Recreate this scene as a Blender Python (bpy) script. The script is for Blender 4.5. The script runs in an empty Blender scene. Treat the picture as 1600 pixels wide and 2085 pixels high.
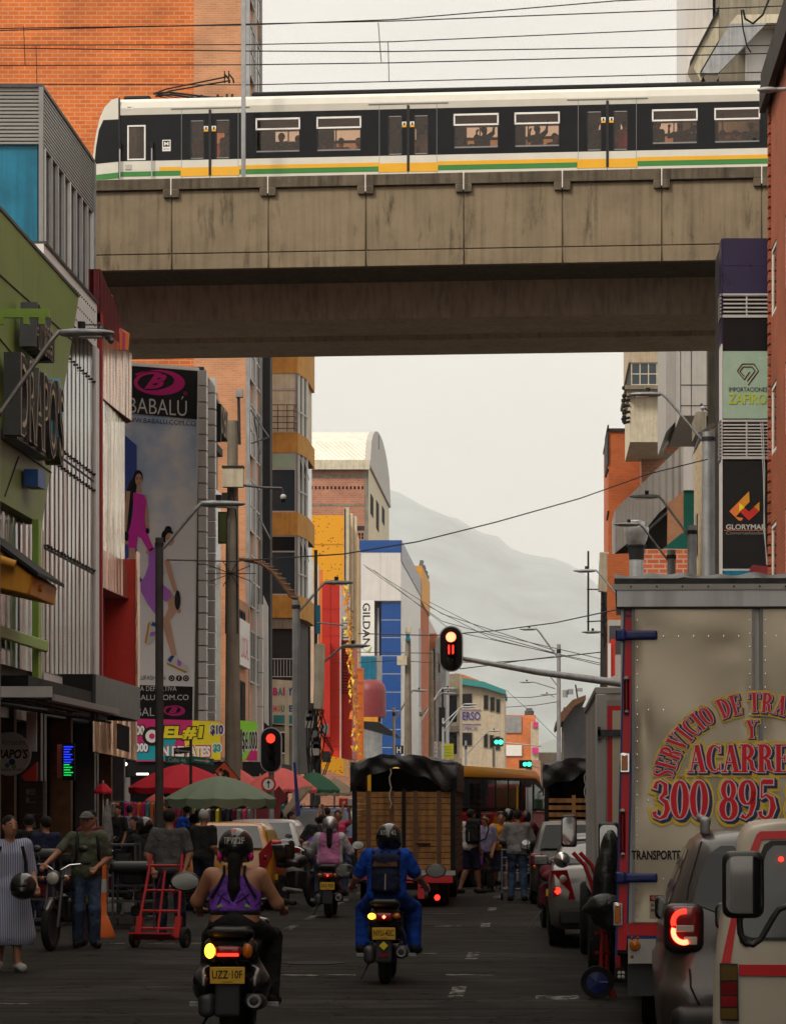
import bpy,bmesh,math,random
import numpy as np
from mathutils import Vector,Matrix,Euler
random.seed(7)
S=bpy.context.scene
COL=S.collection
PI=math.pi
R=math.radians
F=6000.0;VX=1090.0;VY=1640.0;CH=1.8
cam_d=bpy.data.cameras.new('camera');cam=bpy.data.objects.new('camera',cam_d);COL.objects.link(cam)
cam_d.sensor_fit='VERTICAL';cam_d.sensor_height=36.0;cam_d.sensor_width=36.0
cam_d.lens=36.0*F/2085.0
cam_d.shift_x=-(VX-800.0)/2085.0
cam_d.shift_y=(VY-1042.5)/2085.0
cam_d.clip_start=0.3;cam_d.clip_end=30000
cam.location=(0,0,CH);cam.rotation_euler=(R(90),0,0)
S.camera=cam
SUN_EL,SUN_AZ=44.0,221.0
w=bpy.data.worlds.new('World');S.world=w;w.use_nodes=True
nt=w.node_tree;N=nt.nodes;L=nt.links;N.clear()
out=N.new('ShaderNodeOutputWorld');bg=N.new('ShaderNodeBackground');L.new(bg.outputs[0],out.inputs[0])
sky=N.new('ShaderNodeTexSky');sky.sky_type='NISHITA';sky.sun_disc=False
sky.sun_elevation=R(SUN_EL);sky.sun_rotation=R(SUN_AZ);sky.dust_density=4;sky.air_density=1.0
tc=N.new('ShaderNodeTexCoord');mp=N.new('ShaderNodeMapping');mp.inputs['Scale'].default_value=(1,1,2.2)
L.new(tc.outputs['Generated'],mp.inputs[0])
nz=N.new('ShaderNodeTexNoise');nz.inputs['Scale'].default_value=6;nz.inputs['Detail'].default_value=7
nz.inputs['Roughness'].default_value=.5;L.new(mp.outputs[0],nz.inputs['Vector'])
cr=N.new('ShaderNodeValToRGB');L.new(nz.outputs['Fac'],cr.inputs[0])
cr.color_ramp.elements[0].position=.34;cr.color_ramp.elements[0].color=(8.1,7.45,6.7,1)
cr.color_ramp.elements[1].position=.66;cr.color_ramp.elements[1].color=(10.3,9.6,8.4,1)
mx=N.new('ShaderNodeMix');mx.data_type='RGBA';mx.inputs['Factor'].default_value=.95
L.new(sky.outputs[0],mx.inputs['A']);L.new(cr.outputs[0],mx.inputs['B'])
sx_=N.new('ShaderNodeSeparateXYZ');L.new(tc.outputs['Generated'],sx_.inputs[0])
ma=N.new('ShaderNodeMath');ma.operation='MULTIPLY_ADD';ma.use_clamp=False;ma.inputs[1].default_value=3.0;ma.inputs[2].default_value=.2;L.new(sx_.outputs[2],ma.inputs[0])
mb_=N.new('ShaderNodeMath');mb_.operation='MAXIMUM';mb_.inputs[1].default_value=1.0;L.new(ma.outputs[0],mb_.inputs[0])
mb2=N.new('ShaderNodeMath');mb2.operation='MINIMUM';mb2.inputs[1].default_value=1.9;L.new(mb_.outputs[0],mb2.inputs[0])
vs_=N.new('ShaderNodeVectorMath');vs_.operation='SCALE';L.new(mx.outputs['Result'],vs_.inputs[0]);L.new(mb2.outputs[0],vs_.inputs['Scale'])
L.new(vs_.outputs[0],bg.inputs[0]);bg.inputs[1].default_value=0.097
sd=bpy.data.lights.new('sun','SUN');sun=bpy.data.objects.new('sun',sd);COL.objects.link(sun)
sd.energy=2.3;sd.angle=R(11);sd.color=(1,.9,.76)
_d=Vector((math.sin(R(SUN_AZ))*math.cos(R(SUN_EL)),math.cos(R(SUN_AZ))*math.cos(R(SUN_EL)),math.sin(R(SUN_EL))))
sun.rotation_euler=_d.to_track_quat('Z','Y').to_euler()
S.view_settings.view_transform='Standard';S.view_settings.look='None'
S.view_settings.exposure=0.12;S.view_settings.gamma=1
S.render.engine='CYCLES'
S.cycles.max_bounces=6;S.cycles.diffuse_bounces=3;S.cycles.glossy_bounces=3;S.cycles.transparent_max_bounces=12
S.cycles.transmission_bounces=4;S.cycles.volume_bounces=1;S.cycles.caustics_reflective=False;S.cycles.caustics_refractive=False
S.cycles.use_denoising=True
MATS={}
def lin(c):
 return tuple(((v/255.0)/12.92 if v<=10 else((v/255.0+.055)/1.055)**2.4)for v in c)
def M(name,col,rough=.65,metal=0,var=.12,sc=2.5,streak=0,bump=0,bsc=40,emit=0,alpha=1,coat=0):
 if name in MATS:return MATS[name]
 m=bpy.data.materials.new(name);m.use_nodes=True;MATS[name]=m
 t=m.node_tree;n=t.nodes;l=t.links;b=n['Principled BSDF']
 b.inputs['Roughness'].default_value=rough;b.inputs['Metallic'].default_value=metal
 if coat:b.inputs['Coat Weight'].default_value=coat;b.inputs['Coat Roughness'].default_value=.06
 if rough>.6:b.inputs['Specular IOR Level'].default_value=.22
 c4=(*col[:3],1)
 b.inputs['Base Color'].default_value=c4
 m.diffuse_color=c4
 if emit:
  b.inputs['Emission Color'].default_value=c4;b.inputs['Emission Strength'].default_value=emit
  return m
 if alpha<1:b.inputs['Alpha'].default_value=alpha
 co=n.new('ShaderNodeTexCoord')
 if var:
  z=n.new('ShaderNodeTexNoise');z.inputs['Scale'].default_value=sc;z.inputs['Detail'].default_value=6
  z.inputs['Roughness'].default_value=.62
  l.new(co.outputs['Object'],z.inputs['Vector'])
  mr=n.new('ShaderNodeMapRange');mr.inputs[1].default_value=.3;mr.inputs[2].default_value=.7
  mr.inputs[3].default_value=1-var;mr.inputs[4].default_value=1+var
  l.new(z.outputs['Fac'],mr.inputs[0])
  f=mr.outputs[0]
  if streak:
   mp=n.new('ShaderNodeMapping');mp.inputs['Scale'].default_value=(5,5,.22)
   l.new(co.outputs['Object'],mp.inputs[0])
   z2=n.new('ShaderNodeTexNoise');z2.inputs['Scale'].default_value=1.6;z2.inputs['Detail'].default_value=5
   l.new(mp.outputs[0],z2.inputs['Vector'])
   m2=n.new('ShaderNodeMapRange');m2.inputs[1].default_value=.45;m2.inputs[2].default_value=.72
   m2.inputs[3].default_value=1;m2.inputs[4].default_value=1-streak
   l.new(z2.outputs['Fac'],m2.inputs[0])
   mu=n.new('ShaderNodeMath');mu.operation='MULTIPLY';l.new(f,mu.inputs[0]);l.new(m2.outputs[0],mu.inputs[1])
   f=mu.outputs[0]
  vm=n.new('ShaderNodeVectorMath');vm.operation='SCALE';vm.inputs[0].default_value=col[:3]
  l.new(f,vm.inputs['Scale']);l.new(vm.outputs[0],b.inputs['Base Color'])
  mr2=n.new('ShaderNodeMapRange');mr2.inputs[3].default_value=max(.03,rough-.1);mr2.inputs[4].default_value=min(1,rough+.1)
  l.new(z.outputs['Fac'],mr2.inputs[0]);l.new(mr2.outputs[0],b.inputs['Roughness'])
 if bump:
  z3=n.new('ShaderNodeTexNoise');z3.inputs['Scale'].default_value=bsc;z3.inputs['Detail'].default_value=4
  l.new(co.outputs['Object'],z3.inputs['Vector'])
  bp=n.new('ShaderNodeBump');bp.inputs['Strength'].default_value=min(1,bump);bp.inputs['Distance'].default_value=.02 if bump<=1 else .02*bump**2
  l.new(z3.outputs['Fac'],bp.inputs['Height']);l.new(bp.outputs[0],b.inputs['Normal'])
 return m
def brick(name,c1,c2,cm,bw=.25,bh=.09,mortar=.012,rough=.85,dirt=.25):
 if name in MATS:return MATS[name]
 m=bpy.data.materials.new(name);m.use_nodes=True;MATS[name]=m
 t=m.node_tree;n=t.nodes;l=t.links;b=n['Principled BSDF'];b.inputs['Roughness'].default_value=rough
 g=n.new('ShaderNodeNewGeometry');sp=n.new('ShaderNodeSeparateXYZ');l.new(g.outputs['Position'],sp.inputs[0])
 ad=n.new('ShaderNodeMath');l.new(sp.outputs[0],ad.inputs[0]);l.new(sp.outputs[1],ad.inputs[1])
 cb=n.new('ShaderNodeCombineXYZ');l.new(ad.outputs[0],cb.inputs[0]);l.new(sp.outputs[2],cb.inputs[1])
 k=n.new('ShaderNodeTexBrick');l.new(cb.outputs[0],k.inputs['Vector'])
 k.inputs['Scale'].default_value=1;k.inputs['Brick Width'].default_value=bw;k.inputs['Row Height'].default_value=bh
 k.inputs['Mortar Size'].default_value=mortar;k.inputs['Mortar Smooth'].default_value=.3
 k.inputs['Color1'].default_value=(*c1,1);k.inputs['Color2'].default_value=(*c2,1);k.inputs['Mortar'].default_value=(*cm,1)
 k.inputs['Bias'].default_value=-.2
 z=n.new('ShaderNodeTexNoise');z.inputs['Scale'].default_value=.7;z.inputs['Detail'].default_value=8;l.new(g.outputs['Position'],z.inputs['Vector'])
 mr=n.new('ShaderNodeMapRange');mr.inputs[1].default_value=.35;mr.inputs[2].default_value=.7
 mr.inputs[3].default_value=1.08;mr.inputs[4].default_value=1-dirt;l.new(z.outputs['Fac'],mr.inputs[0])
 vm=n.new('ShaderNodeVectorMath');vm.operation='SCALE';l.new(k.outputs['Color'],vm.inputs[0]);l.new(mr.outputs[0],vm.inputs['Scale'])
 l.new(vm.outputs[0],b.inputs['Base Color'])
 bp=n.new('ShaderNodeBump');bp.inputs['Strength'].default_value=.5;bp.inputs['Distance'].default_value=.01;bp.invert=True
 l.new(k.outputs['Fac'],bp.inputs['Height']);l.new(bp.outputs[0],b.inputs['Normal'])
 return m
def ribbed(name,col,axis='x',pitch=.15,rough=.3,metal=0,depth=.03,warp=0,var=.1,panel=0):
 if name in MATS:return MATS[name]
 m=bpy.data.materials.new(name);m.use_nodes=True;MATS[name]=m
 t=m.node_tree;n=t.nodes;l=t.links;b=n['Principled BSDF'];b.inputs['Roughness'].default_value=rough;b.inputs['Metallic'].default_value=metal
 g=n.new('ShaderNodeNewGeometry');sp=n.new('ShaderNodeSeparateXYZ');l.new(g.outputs['Position'],sp.inputs[0])
 if axis=='z':src=sp.outputs[2]
 else:
  ad=n.new('ShaderNodeMath');l.new(sp.outputs[0],ad.inputs[0]);l.new(sp.outputs[1],ad.inputs[1]);src=ad.outputs[0]
 z=n.new('ShaderNodeTexNoise');z.inputs['Scale'].default_value=.9;z.inputs['Detail'].default_value=3;l.new(g.outputs['Position'],z.inputs['Vector'])
 if panel:
  mp=n.new('ShaderNodeMapping');mp.inputs['Scale'].default_value=(1,1,.16);l.new(g.outputs['Position'],mp.inputs[0]);l.new(mp.outputs[0],z.inputs['Vector']);z.inputs['Scale'].default_value=panel;z.inputs['Detail'].default_value=5;var=.6  # stretched noise varies the colour to stand in for patchy reflections
 mu=n.new('ShaderNodeMath');mu.operation='MULTIPLY';mu.inputs[1].default_value=2*PI/pitch;l.new(src,mu.inputs[0])
 si=n.new('ShaderNodeMath');si.operation='SINE';l.new(mu.outputs[0],si.inputs[0])
 hh=n.new('ShaderNodeMath');hh.operation='MULTIPLY_ADD';hh.inputs[1].default_value=warp;l.new(z.outputs['Fac'],hh.inputs[0]);l.new(si.outputs[0],hh.inputs[2])
 bp=n.new('ShaderNodeBump');bp.inputs['Strength'].default_value=1;bp.inputs['Distance'].default_value=depth;l.new(hh.outputs[0],bp.inputs['Height'])
 l.new(bp.outputs[0],b.inputs['Normal'])
 mr=n.new('ShaderNodeMapRange');mr.inputs[1].default_value=.3;mr.inputs[2].default_value=.7;mr.inputs[3].default_value=1-var;mr.inputs[4].default_value=1+var
 l.new(z.outputs['Fac'],mr.inputs[0])
 vm=n.new('ShaderNodeVectorMath');vm.operation='SCALE';vm.inputs[0].default_value=col;l.new(mr.outputs[0],vm.inputs['Scale']);l.new(vm.outputs[0],b.inputs['Base Color'])
 return m
M('black',(.008,.008,.009),.65);M('dark',(.022,.022,.024),.65);M('void',(.006,.006,.007),.9,var=0)
M('grey',(.2,.2,.2),.55);M('lgrey',(.42,.41,.4),.5);M('white',(.75,.74,.71),.45,var=.06)
M('chrome',(.75,.75,.75),.12,1,var=.05);M('steel',(.42,.42,.43),.35,.85,var=.15,streak=.25)
M('galv',(.3,.31,.32),.5,.4,var=.2,streak=.3);M('darkmetal',(.06,.06,.065),.45,.5,var=.2)
M('rubber',(.012,.012,.012),.85,var=.3,sc=20,bump=.3);M('red',(.5,.012,.012),.4,var=.08)
M('skin',(.33,.15,.085),.55,var=.05);M('skind',(.2,.09,.05),.55,var=.05);M('hair',(.008,.006,.005),.75,var=.2,sc=30,bump=.6,bsc=120)
M('hairg',(.3,.29,.28),.7,var=.3,sc=30,bump=.6,bsc=120)
M('glassdark',(.01,.011,.013),.06,var=0);MATS['glassdark'].node_tree.nodes['Principled BSDF'].inputs['Specular IOR Level'].default_value=.28;M('glassblue',(.03,.045,.06),.05,var=0)
M('mirror',(.72,.74,.76),.03,1,var=0)
M('wood',(.34,.17,.06),.7,var=.45,sc=3.5,streak=.4,bump=.3);M('wooddark',(.1,.045,.02),.75,var=.4,sc=4)
M('concrete',(.22,.195,.15),.85,var=.22,sc=1.2,streak=.4,bump=.3,bsc=18)
M('pole',(.22,.195,.155),.8,var=.2,sc=2,streak=.3,bump=.2)
M('darkpole',(.06,.055,.05),.7,var=.3,sc=3,streak=.3)
M('denim',(.03,.05,.1),.85,var=.3,sc=6,bump=.3,bsc=60)
EM=lambda name,col,s:M(name,col,emit=s)
EM('glow_red',(1,.02,.01),4);EM('glow_redhot',(1,.09,.04),9);EM('glow_amber',(1,.33,.02),6);EM('glow_green',(.03,1,.35),3.5)
EM('glow_white',(1,.95,.85),4)
M('lens_red',(.25,.008,.01),.12,var=0);M('lens_amber',(.5,.13,.01),.15,var=0);M('lens_clear',(.45,.43,.4),.1,var=0)
ORG={}
def at(px,py,Y):return Vector(((px-VX)*Y/F,Y,CH+(VY-py)*Y/F))
def X_(px,Y):return(px-VX)*Y/F
def Z_(py,Y):return CH+(VY-py)*Y/F
def YX(px,X):return F*X/(px-VX)
def props(o,label=None,cat=None,group=None,kind=None):
 if label:o['label']=label
 if cat:o['category']=cat
 if group:o['group']=group
 if kind:o['kind']=kind
 return o
def thing(name,label,cat,loc,group=None,rz=None):
 """An Empty at the thing's base. rz given: children are built in local space; otherwise in world space."""
 o=bpy.data.objects.new(name,None);COL.objects.link(o);o.empty_display_size=.2
 o.location=loc
 if rz is not None:o.rotation_euler=(0,0,rz);ORG[o.name]=Vector((0,0,0))
 else:ORG[o.name]=Vector(loc)
 return props(o,label,cat,group)
def copy_tree(o,parent=None):
 c=o.copy();COL.objects.link(c);c.parent=parent;ORG[c.name]=ORG.get(o.name,Vector((0,0,0)))
 for ch in list(o.children):copy_tree(ch,c)
 return c
class MB:
 def __init__(s):s.v=[];s.f=[];s.m=[];s.ms=[];s.cur='grey';s.T=None
 def mi(s,m):
  m=m or s.cur
  if m not in s.ms:s.ms.append(m)
  return s.ms.index(m)
 def add(s,vs,fs,m=None):
  k=len(s.v);i=s.mi(m)
  s.v+=[(s.T@Vector(v))if s.T else Vector(v)for v in vs];s.f+=[tuple(k+a for a in f)for f in fs];s.m+=[i]*len(fs)
  return s
 def box(s,x0,x1,y0,y1,z0,z1,m=None):
  if x0>x1:x0,x1=x1,x0
  if y0>y1:y0,y1=y1,y0
  if z0>z1:z0,z1=z1,z0
  return s.add([(x0,y0,z0),(x1,y0,z0),(x1,y1,z0),(x0,y1,z0),(x0,y0,z1),(x1,y0,z1),(x1,y1,z1),(x0,y1,z1)],[(0,3,2,1),(4,5,6,7),(0,1,5,4),(1,2,6,5),(2,3,7,6),(3,0,4,7)],m)
 def prism(s,pts,d,m=None):
  """closed polygon of 3-D points extruded by vector d"""
  n=len(pts);d=Vector(d);a=[Vector(p)for p in pts];b=[p+d for p in a]
  nn=Vector((0,0,0))
  for i in range(n):nn+=a[i].cross(a[(i+1)%n])
  if nn.dot(d)>0:a,b=b,a
  return s.add(a+b,[tuple(range(n)),tuple(range(2*n-1,n-1,-1))]+[(i,i+n,(i+1)%n+n,(i+1)%n)for i in range(n)],m)
 def quad(s,*p,m=None):return s.add(p,[tuple(range(len(p)))],m)
 def tube(s,pts,r,n=8,m=None,cap=True):
  pts=[Vector(p)for p in pts];rs=r if isinstance(r,(list,tuple))else[r]*len(pts)
  vs=[];up=None
  for i,p in enumerate(pts):
   d=(pts[min(i+1,len(pts)-1)]-pts[max(i-1,0)]).normalized()
   if up is None:up=Vector((0,0,1))if abs(d.z)<.9 else Vector((1,0,0))
   a=d.cross(up).normalized();b=a.cross(d).normalized();up=b
   for k in range(n):
    t=2*PI*k/n;vs.append(p+(a*math.cos(t)+b*math.sin(t))*rs[i])
  fs=[]
  for i in range(len(pts)-1):
   for k in range(n):fs.append((i*n+k,i*n+(k+1)%n,(i+1)*n+(k+1)%n,(i+1)*n+k))
  if cap:fs+=[tuple(range(n-1,-1,-1)),tuple((len(pts)-1)*n+k for k in range(n))]
  return s.add(vs,fs,m)
 def lathe(s,prof,c=(0,0,0),ax='z',n=20,m=None,arc=2*PI,a0=0):
  """profile of (radius, height) turned about an axis through c"""
  vs=[];c=Vector(c);full=abs(arc-2*PI)<1e-6;cols=n if full else n+1
  for(r,h)in prof:
   for k in range(cols):
    t=a0+arc*k/n;x,y=r*math.cos(t),r*math.sin(t)
    vs.append(c+(Vector((x,y,h))if ax=='z' else Vector((h,x,y))if ax=='x' else Vector((y,h,x))))
  fs=[]
  for i in range(len(prof)-1):
   for k in range(n):fs.append((i*cols+k,i*cols+(k+1)%cols,(i+1)*cols+(k+1)%cols,(i+1)*cols+k))
  return s.add(vs,fs,m)
 def ball(s,c,r,n=12,m=None,sx=1,sy=1,sz=1):
  prof=[(r*math.sin(PI*i/(n//2)),-r*math.cos(PI*i/(n//2)))for i in range(n//2+1)]
  k=len(s.v);T=s.T;s.T=None
  s.lathe([(max(a,1e-4),b)for a,b in prof],(0,0,0),'z',n,m);s.T=T
  for i in range(k,len(s.v)):
   q=s.v[i];q=Vector((q.x*sx+c[0],q.y*sy+c[1],q.z*sz+c[2]));s.v[i]=T@q if T else q
  return s
 def grid(s,fn,nu,nv,m=None,cu=False):
  """fn(i/nu, j/nv) -> point"""
  vs=[fn(i/nu,j/nv)for i in range(nu+1)for j in range(nv+1)]
  return s.add(vs,[(i*(nv+1)+j,(i+1)*(nv+1)+j,(i+1)*(nv+1)+j+1,i*(nv+1)+j+1)for i in range(nu)for j in range(nv)],m)
 def text(s,t,O,U,V,w,h,m=None,d=.004,off=0,shear=0,fit='both',just='c',ex=0):
  """lettering set in a box of width w (along U) and height h (along V), centred on O"""
  key=(t,off,shear,ex>0)
  if key not in TXT:
   c=bpy.data.curves.new('t','FONT');c.body=t;c.offset=off;c.shear=shear;c.resolution_u=3;c.align_x='CENTER';c.space_line=.8;c.extrude=.5 if ex else 0
   ob=bpy.data.objects.new('t',c);COL.objects.link(ob)
   dg=bpy.context.evaluated_depsgraph_get();me=ob.evaluated_get(dg).to_mesh()
   TXT[key]=([v.co.copy()for v in me.vertices],[tuple(p.vertices)for p in me.polygons])
   ob.evaluated_get(dg).to_mesh_clear();bpy.data.objects.remove(ob);bpy.data.curves.remove(c)
  vs,fs=TXT[key]
  if not vs:return s
  x0=min(v.x for v in vs);x1=max(v.x for v in vs);y0=min(v.y for v in vs);y1=max(v.y for v in vs)
  sy=h/(y1-y0);sx=w/(x1-x0)
  if fit=='h':sx=sy
  U=Vector(U).normalized();V=Vector(V).normalized();Nn=U.cross(V);O=Vector(O)
  cx=(x0+x1)/2 if just=='c' else x0
  return s.add([O+U*((v.x-cx)*sx)+V*((v.y-(y0+y1)/2)*sy)+Nn*(d+(v.z+.5)*ex)for v in vs],fs,m)
 def build(s,name,parent=None,loc=None,bevel=0,smooth=False,label=None,cat=None,group=None,kind=None,seg=1):
  me=bpy.data.meshes.new(name)
  if parent is not None:org=ORG.get(parent.name,Vector((0,0,0)))
  else:org=Vector(loc)if loc is not None else Vector((0,0,0))
  me.from_pydata([tuple(v-org)for v in s.v],[],s.f)
  for m in s.ms:me.materials.append(MATS[m])
  me.polygons.foreach_set('material_index',s.m)
  if bevel:
   b=bmesh.new();b.from_mesh(me);bmesh.ops.remove_doubles(b,verts=b.verts,dist=1e-4)
   es=[e for e in b.edges if len(e.link_faces)==2 and e.calc_face_angle(0)>.5]
   bmesh.ops.bevel(b,geom=es,offset=bevel,segments=seg,profile=.6,affect='EDGES',clamp_overlap=True)
   b.to_mesh(me);b.free()
  me.update()
  if smooth or bevel:
   me.polygons.foreach_set('use_smooth',[True]*len(me.polygons))
   me.set_sharp_from_angle(angle=R(smooth if smooth>1 else 40))
  o=bpy.data.objects.new(name,me);COL.objects.link(o)
  if parent is not None:o.parent=parent;ORG[o.name]=org
  else:o.location=org;ORG[o.name]=org
  return props(o,label,cat,group,kind)
TXT={}
def _sd(P,q):
 k=q[0]
 if k=='c':
  a,b,r1,r2=np.array(q[1],float),np.array(q[2],float),q[3],q[4]
  ba=b-a;t=np.clip(((P-a)@ba)/max(ba@ba,1e-9),0,1)
  return np.linalg.norm(P-a-t[:,None]*ba,axis=1)-(r1+(r2-r1)*t)
 if k=='e':
  c,r=np.array(q[1],float),np.array(q[2],float);d=P-c
  if len(q)>3:d=d@np.array(Euler(q[3]).to_matrix())
  n1=np.linalg.norm(d/r,axis=1);n2=np.linalg.norm(d/r**2,axis=1)
  return n1*(n1-1)/np.maximum(n2,1e-6)
 if k=='b':
  c,h,rd=np.array(q[1],float),np.array(q[2],float),q[3];d=P-c
  if len(q)>4:d=d@np.array(Euler(q[4]).to_matrix())
  e=np.abs(d)-(h-rd)
  return np.linalg.norm(np.maximum(e,0),axis=1)+np.minimum(e.max(axis=1),0)-rd
def blob(prims,res=.015,k=.03,grow=0,cuts=(),keep=None):
 lo=np.full(3,1e9);hi=-lo
 for q in prims:
  if q[0]=='c':pts=[(q[1],q[3]),(q[2],q[4])]
  elif q[0]=='e':pts=[(q[1],max(q[2]))]
  else:pts=[(q[1],float(np.linalg.norm(q[2])))]
  for c,r in pts:lo=np.minimum(lo,np.array(c)-r);hi=np.maximum(hi,np.array(c)+r)
 pad=2.5*res+grow+k*.3;lo-=pad;hi+=pad
 n=np.ceil((hi-lo)/res).astype(int)+1
 ax=[lo[i]+res*np.arange(n[i])for i in range(3)]
 G=np.stack(np.meshgrid(*ax,indexing='ij'),-1).reshape(-1,3)
 D=np.full(len(G),1e3)
 for q in prims:
  if q[0]=='c':c=(np.array(q[1])+np.array(q[2]))/2;rr=np.linalg.norm(np.array(q[1])-np.array(q[2]))/2+max(q[3],q[4])
  elif q[0]=='e':c=np.array(q[1]);rr=max(q[2])
  else:c=np.array(q[1]);rr=np.linalg.norm(q[2])
  idx=np.nonzero(((G-c)**2).sum(1)<(rr+4*k+3*res+grow+.02)**2)[0]
  d=_sd(G[idx],q);D0=D[idx]
  h=np.maximum(k-np.abs(D0-d),0)/max(k,1e-6)
  D[idx]=np.minimum(D0,d)-h*h*k*.25
 D-=grow
 for q in cuts:D=np.maximum(D,-_sd(G,q))
 if keep is not None:D=np.maximum(D,keep(G))
 D=D.reshape(n);ins=D<0
 acc=np.zeros(tuple(n-1)+(3,));cnt=np.zeros(tuple(n-1))
 offs=[(i,j,l)for i in(0,1)for j in(0,1)for l in(0,1)]
 sl=lambda o:tuple(slice(o[a],n[a]-1+o[a])for a in range(3))
 for o in offs:
  for a in range(3):
   if o[a]:continue
   p=list(o);p[a]=1;d0=D[sl(o)];d1=D[sl(p)]
   cr_=(d0<0)!=(d1<0);t=np.where(cr_,d0/np.where(cr_,d0-d1,1),0)
   for b in range(3):acc[...,b]+=np.where(cr_,o[b]+(t if b==a else 0),0)
   cnt+=cr_
 act=cnt>0;ids=np.full(cnt.shape,-1);ids[act]=np.arange(act.sum())
 base=np.argwhere(act);V=lo+res*(base+acc[act]/cnt[act][:,None])
 Fc=[]
 for a in range(3):
  b,c=(a+1)%3,(a+2)%3
  s0=[slice(None)]*3;s1=[slice(None)]*3;s0[a]=slice(0,n[a]-1);s1[a]=slice(1,n[a])
  A=ins[tuple(s0)];B=ins[tuple(s1)];E=np.argwhere(A!=B)
  E=E[(E[:,b]>0)&(E[:,c]>0)&(E[:,b]<n[b]-1)&(E[:,c]<n[c]-1)]
  if not len(E):continue
  w_=A[tuple(E.T)]
  def g(db,dc):
   q=E.copy();q[:,b]+=db;q[:,c]+=dc;return ids[tuple(q.T)]
  Q=np.stack([g(-1,-1),g(0,-1),g(0,0),g(-1,0)],1)
  Q[~w_]=Q[~w_][:,::-1];Fc.append(Q)
 return V,(np.concatenate(Fc)if Fc else np.zeros((0,4),int))
def badd(mb,prims,m,res=.015,k=.03,grow=0,cuts=(),keep=None):
 V,Q=blob(prims,res,k,grow,cuts,keep)
 mb.add([Vector(v)for v in V],[tuple(int(i)for i in q)for q in Q],m);return mb
def plane(kind,c):
 """kind 'f': wall facing the camera at Y=c; 'l': left wall facing the street at X=c; 'r': right wall facing the street."""
 if kind=='f':return lambda u,v,d=0:Vector((u,c+d,v))
 if kind=='l':return lambda u,v,d=0:Vector((c-d,u,v))
 return lambda u,v,d=0:Vector((c+d,u,v))
def pbox(mb,P,u0,u1,v0,v1,d0,d1,m=None):
 a=P(u0,v0,d0);b=P(u1,v1,d1);return mb.box(a.x,b.x,a.y,b.y,a.z,b.z,m)
def wallp(mb,P,u0,u1,v0,v1,opens,th=.3,m=None):
 """solid wall panel with rectangular openings"""
 us=sorted({u0,u1,*[o[0]for o in opens],*[o[1]for o in opens]});vs=sorted({v0,v1,*[o[2]for o in opens],*[o[3]for o in opens]})
 us=[u for u in us if u0<=u<=u1];vs=[v for v in vs if v0<=v<=v1]
 for i in range(len(us)-1):
  j=0
  while j<len(vs)-1:
   cu=(us[i]+us[i+1])/2
   op=lambda jj:any(o[0]<cu<o[1]and o[2]<(vs[jj]+vs[jj+1])/2<o[3]for o in opens)
   if op(j):j+=1;continue
   k=j
   while k+1<len(vs)-1 and not op(k+1):k+=1
   pbox(mb,P,us[i],us[i+1],vs[j],vs[k+1],0,th,m);j=k+1
def win(root,P,u0,u1,v0,v1,nx=2,ny=1,fm='white',gm='glassdark',fw=.05,d=.1,name='window',sub=True):
 b=MB()
 pbox(b,P,u0,u1,v0,v0+fw,d,d+.06,fm);pbox(b,P,u0,u1,v1-fw,v1,d,d+.06,fm)
 for i in range(nx+1):
  u=u0+(u1-u0-fw)*i/nx;pbox(b,P,u,u+fw,v0+fw,v1-fw,d,d+.06,fm)
 for j in range(1,ny):
  v=v0+(v1-v0)*j/ny;pbox(b,P,u0+fw,u1-fw,v-fw/2,v+fw/2,d+.003,d+.057,fm)
 f=b.build(name,root)
 g=MB();pbox(g,P,u0+.01,u1-.01,v0+.01,v1-.01,d+.025,d+.035,gm);g.build('pane',f)
 return f
def terrain():
 b=MB();b.add([(-11000,-400,0),(11000,-400,0),(11000,19500,0),(-11000,19500,0)],[(0,1,2,3)],'ground_m')
 b.build('ground',kind='structure')
 b=MB();b.add([(-7.6,-60,.004),(4.0,-60,.004),(4.0,420,.004),(-7.6,420,.004)],[(0,1,2,3)],'asphalt')
 b.add([(-60,58,.002),(-7.6,58,.002),(-7.6,70,.002),(-60,70,.002)],[(0,1,2,3)],'asphalt')
 b.build('road',kind='structure')
 b=MB()
 for x0,x1,y0,y1 in((-11,-7.6,-60,57.5),(-11,-7.6,70.5,420),(4.0,6,-60,420)):b.box(x0,x1,y0,y1,-.05,.13,'paving')
 b.build('pavement',kind='structure',bevel=.03)
 b=MB()
 def dash(x0,x1,y0,y1):b.add([(x0,y0,.008),(x1,y0,.008),(x1,y1,.008),(x0,y1,.008)],[(0,1,2,3)],'roadpaint')
 for y in(20.5,27.6,34.4,43.4,50.2,57,64,71,78):dash(-.82,-.68,y,y+1.6)
 for y in(35.5,42.5,46.3,53,60):dash(-3.65,-3.53,y,y+1.7)
 for x0,x1,y0,y1 in((-2.9,-1.9,31.0,31.25),(-5.6,-4.3,38.2,38.4),(-.95,-.45,31.1,31.3),(-1.5,-1.0,43.7,43.9),(-5.4,-4.5,26.6,26.72),(-2.1,-1.2,35.6,35.75),(-6.2,-5.6,29.4,29.5),(.0,.4,27.2,27.8)):dash(x0,x1,y0,y1)
 b.build('road_markings',kind='structure')
 for i,(px,py)in enumerate(((640,1962),(905,1862))):
  Y=10800/(py-1640);b=MB();b.lathe([(.36,.004),(.36,.012),(.32,.014),(.001,.012)],(X_(px,Y),Y,0),'z',24,'rubber');b.build('manhole_cover',loc=(X_(px,Y),Y,.004),label=['round iron manhole cover between the two nearer scooters','round iron manhole cover behind the middle scooter rider'][i],cat='manhole cover')
M('ground_m',(.1,.095,.085),.9,var=.2,sc=.05)
M('paving',(.12,.115,.1),.9,var=.25,sc=2,bump=.3)
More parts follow.
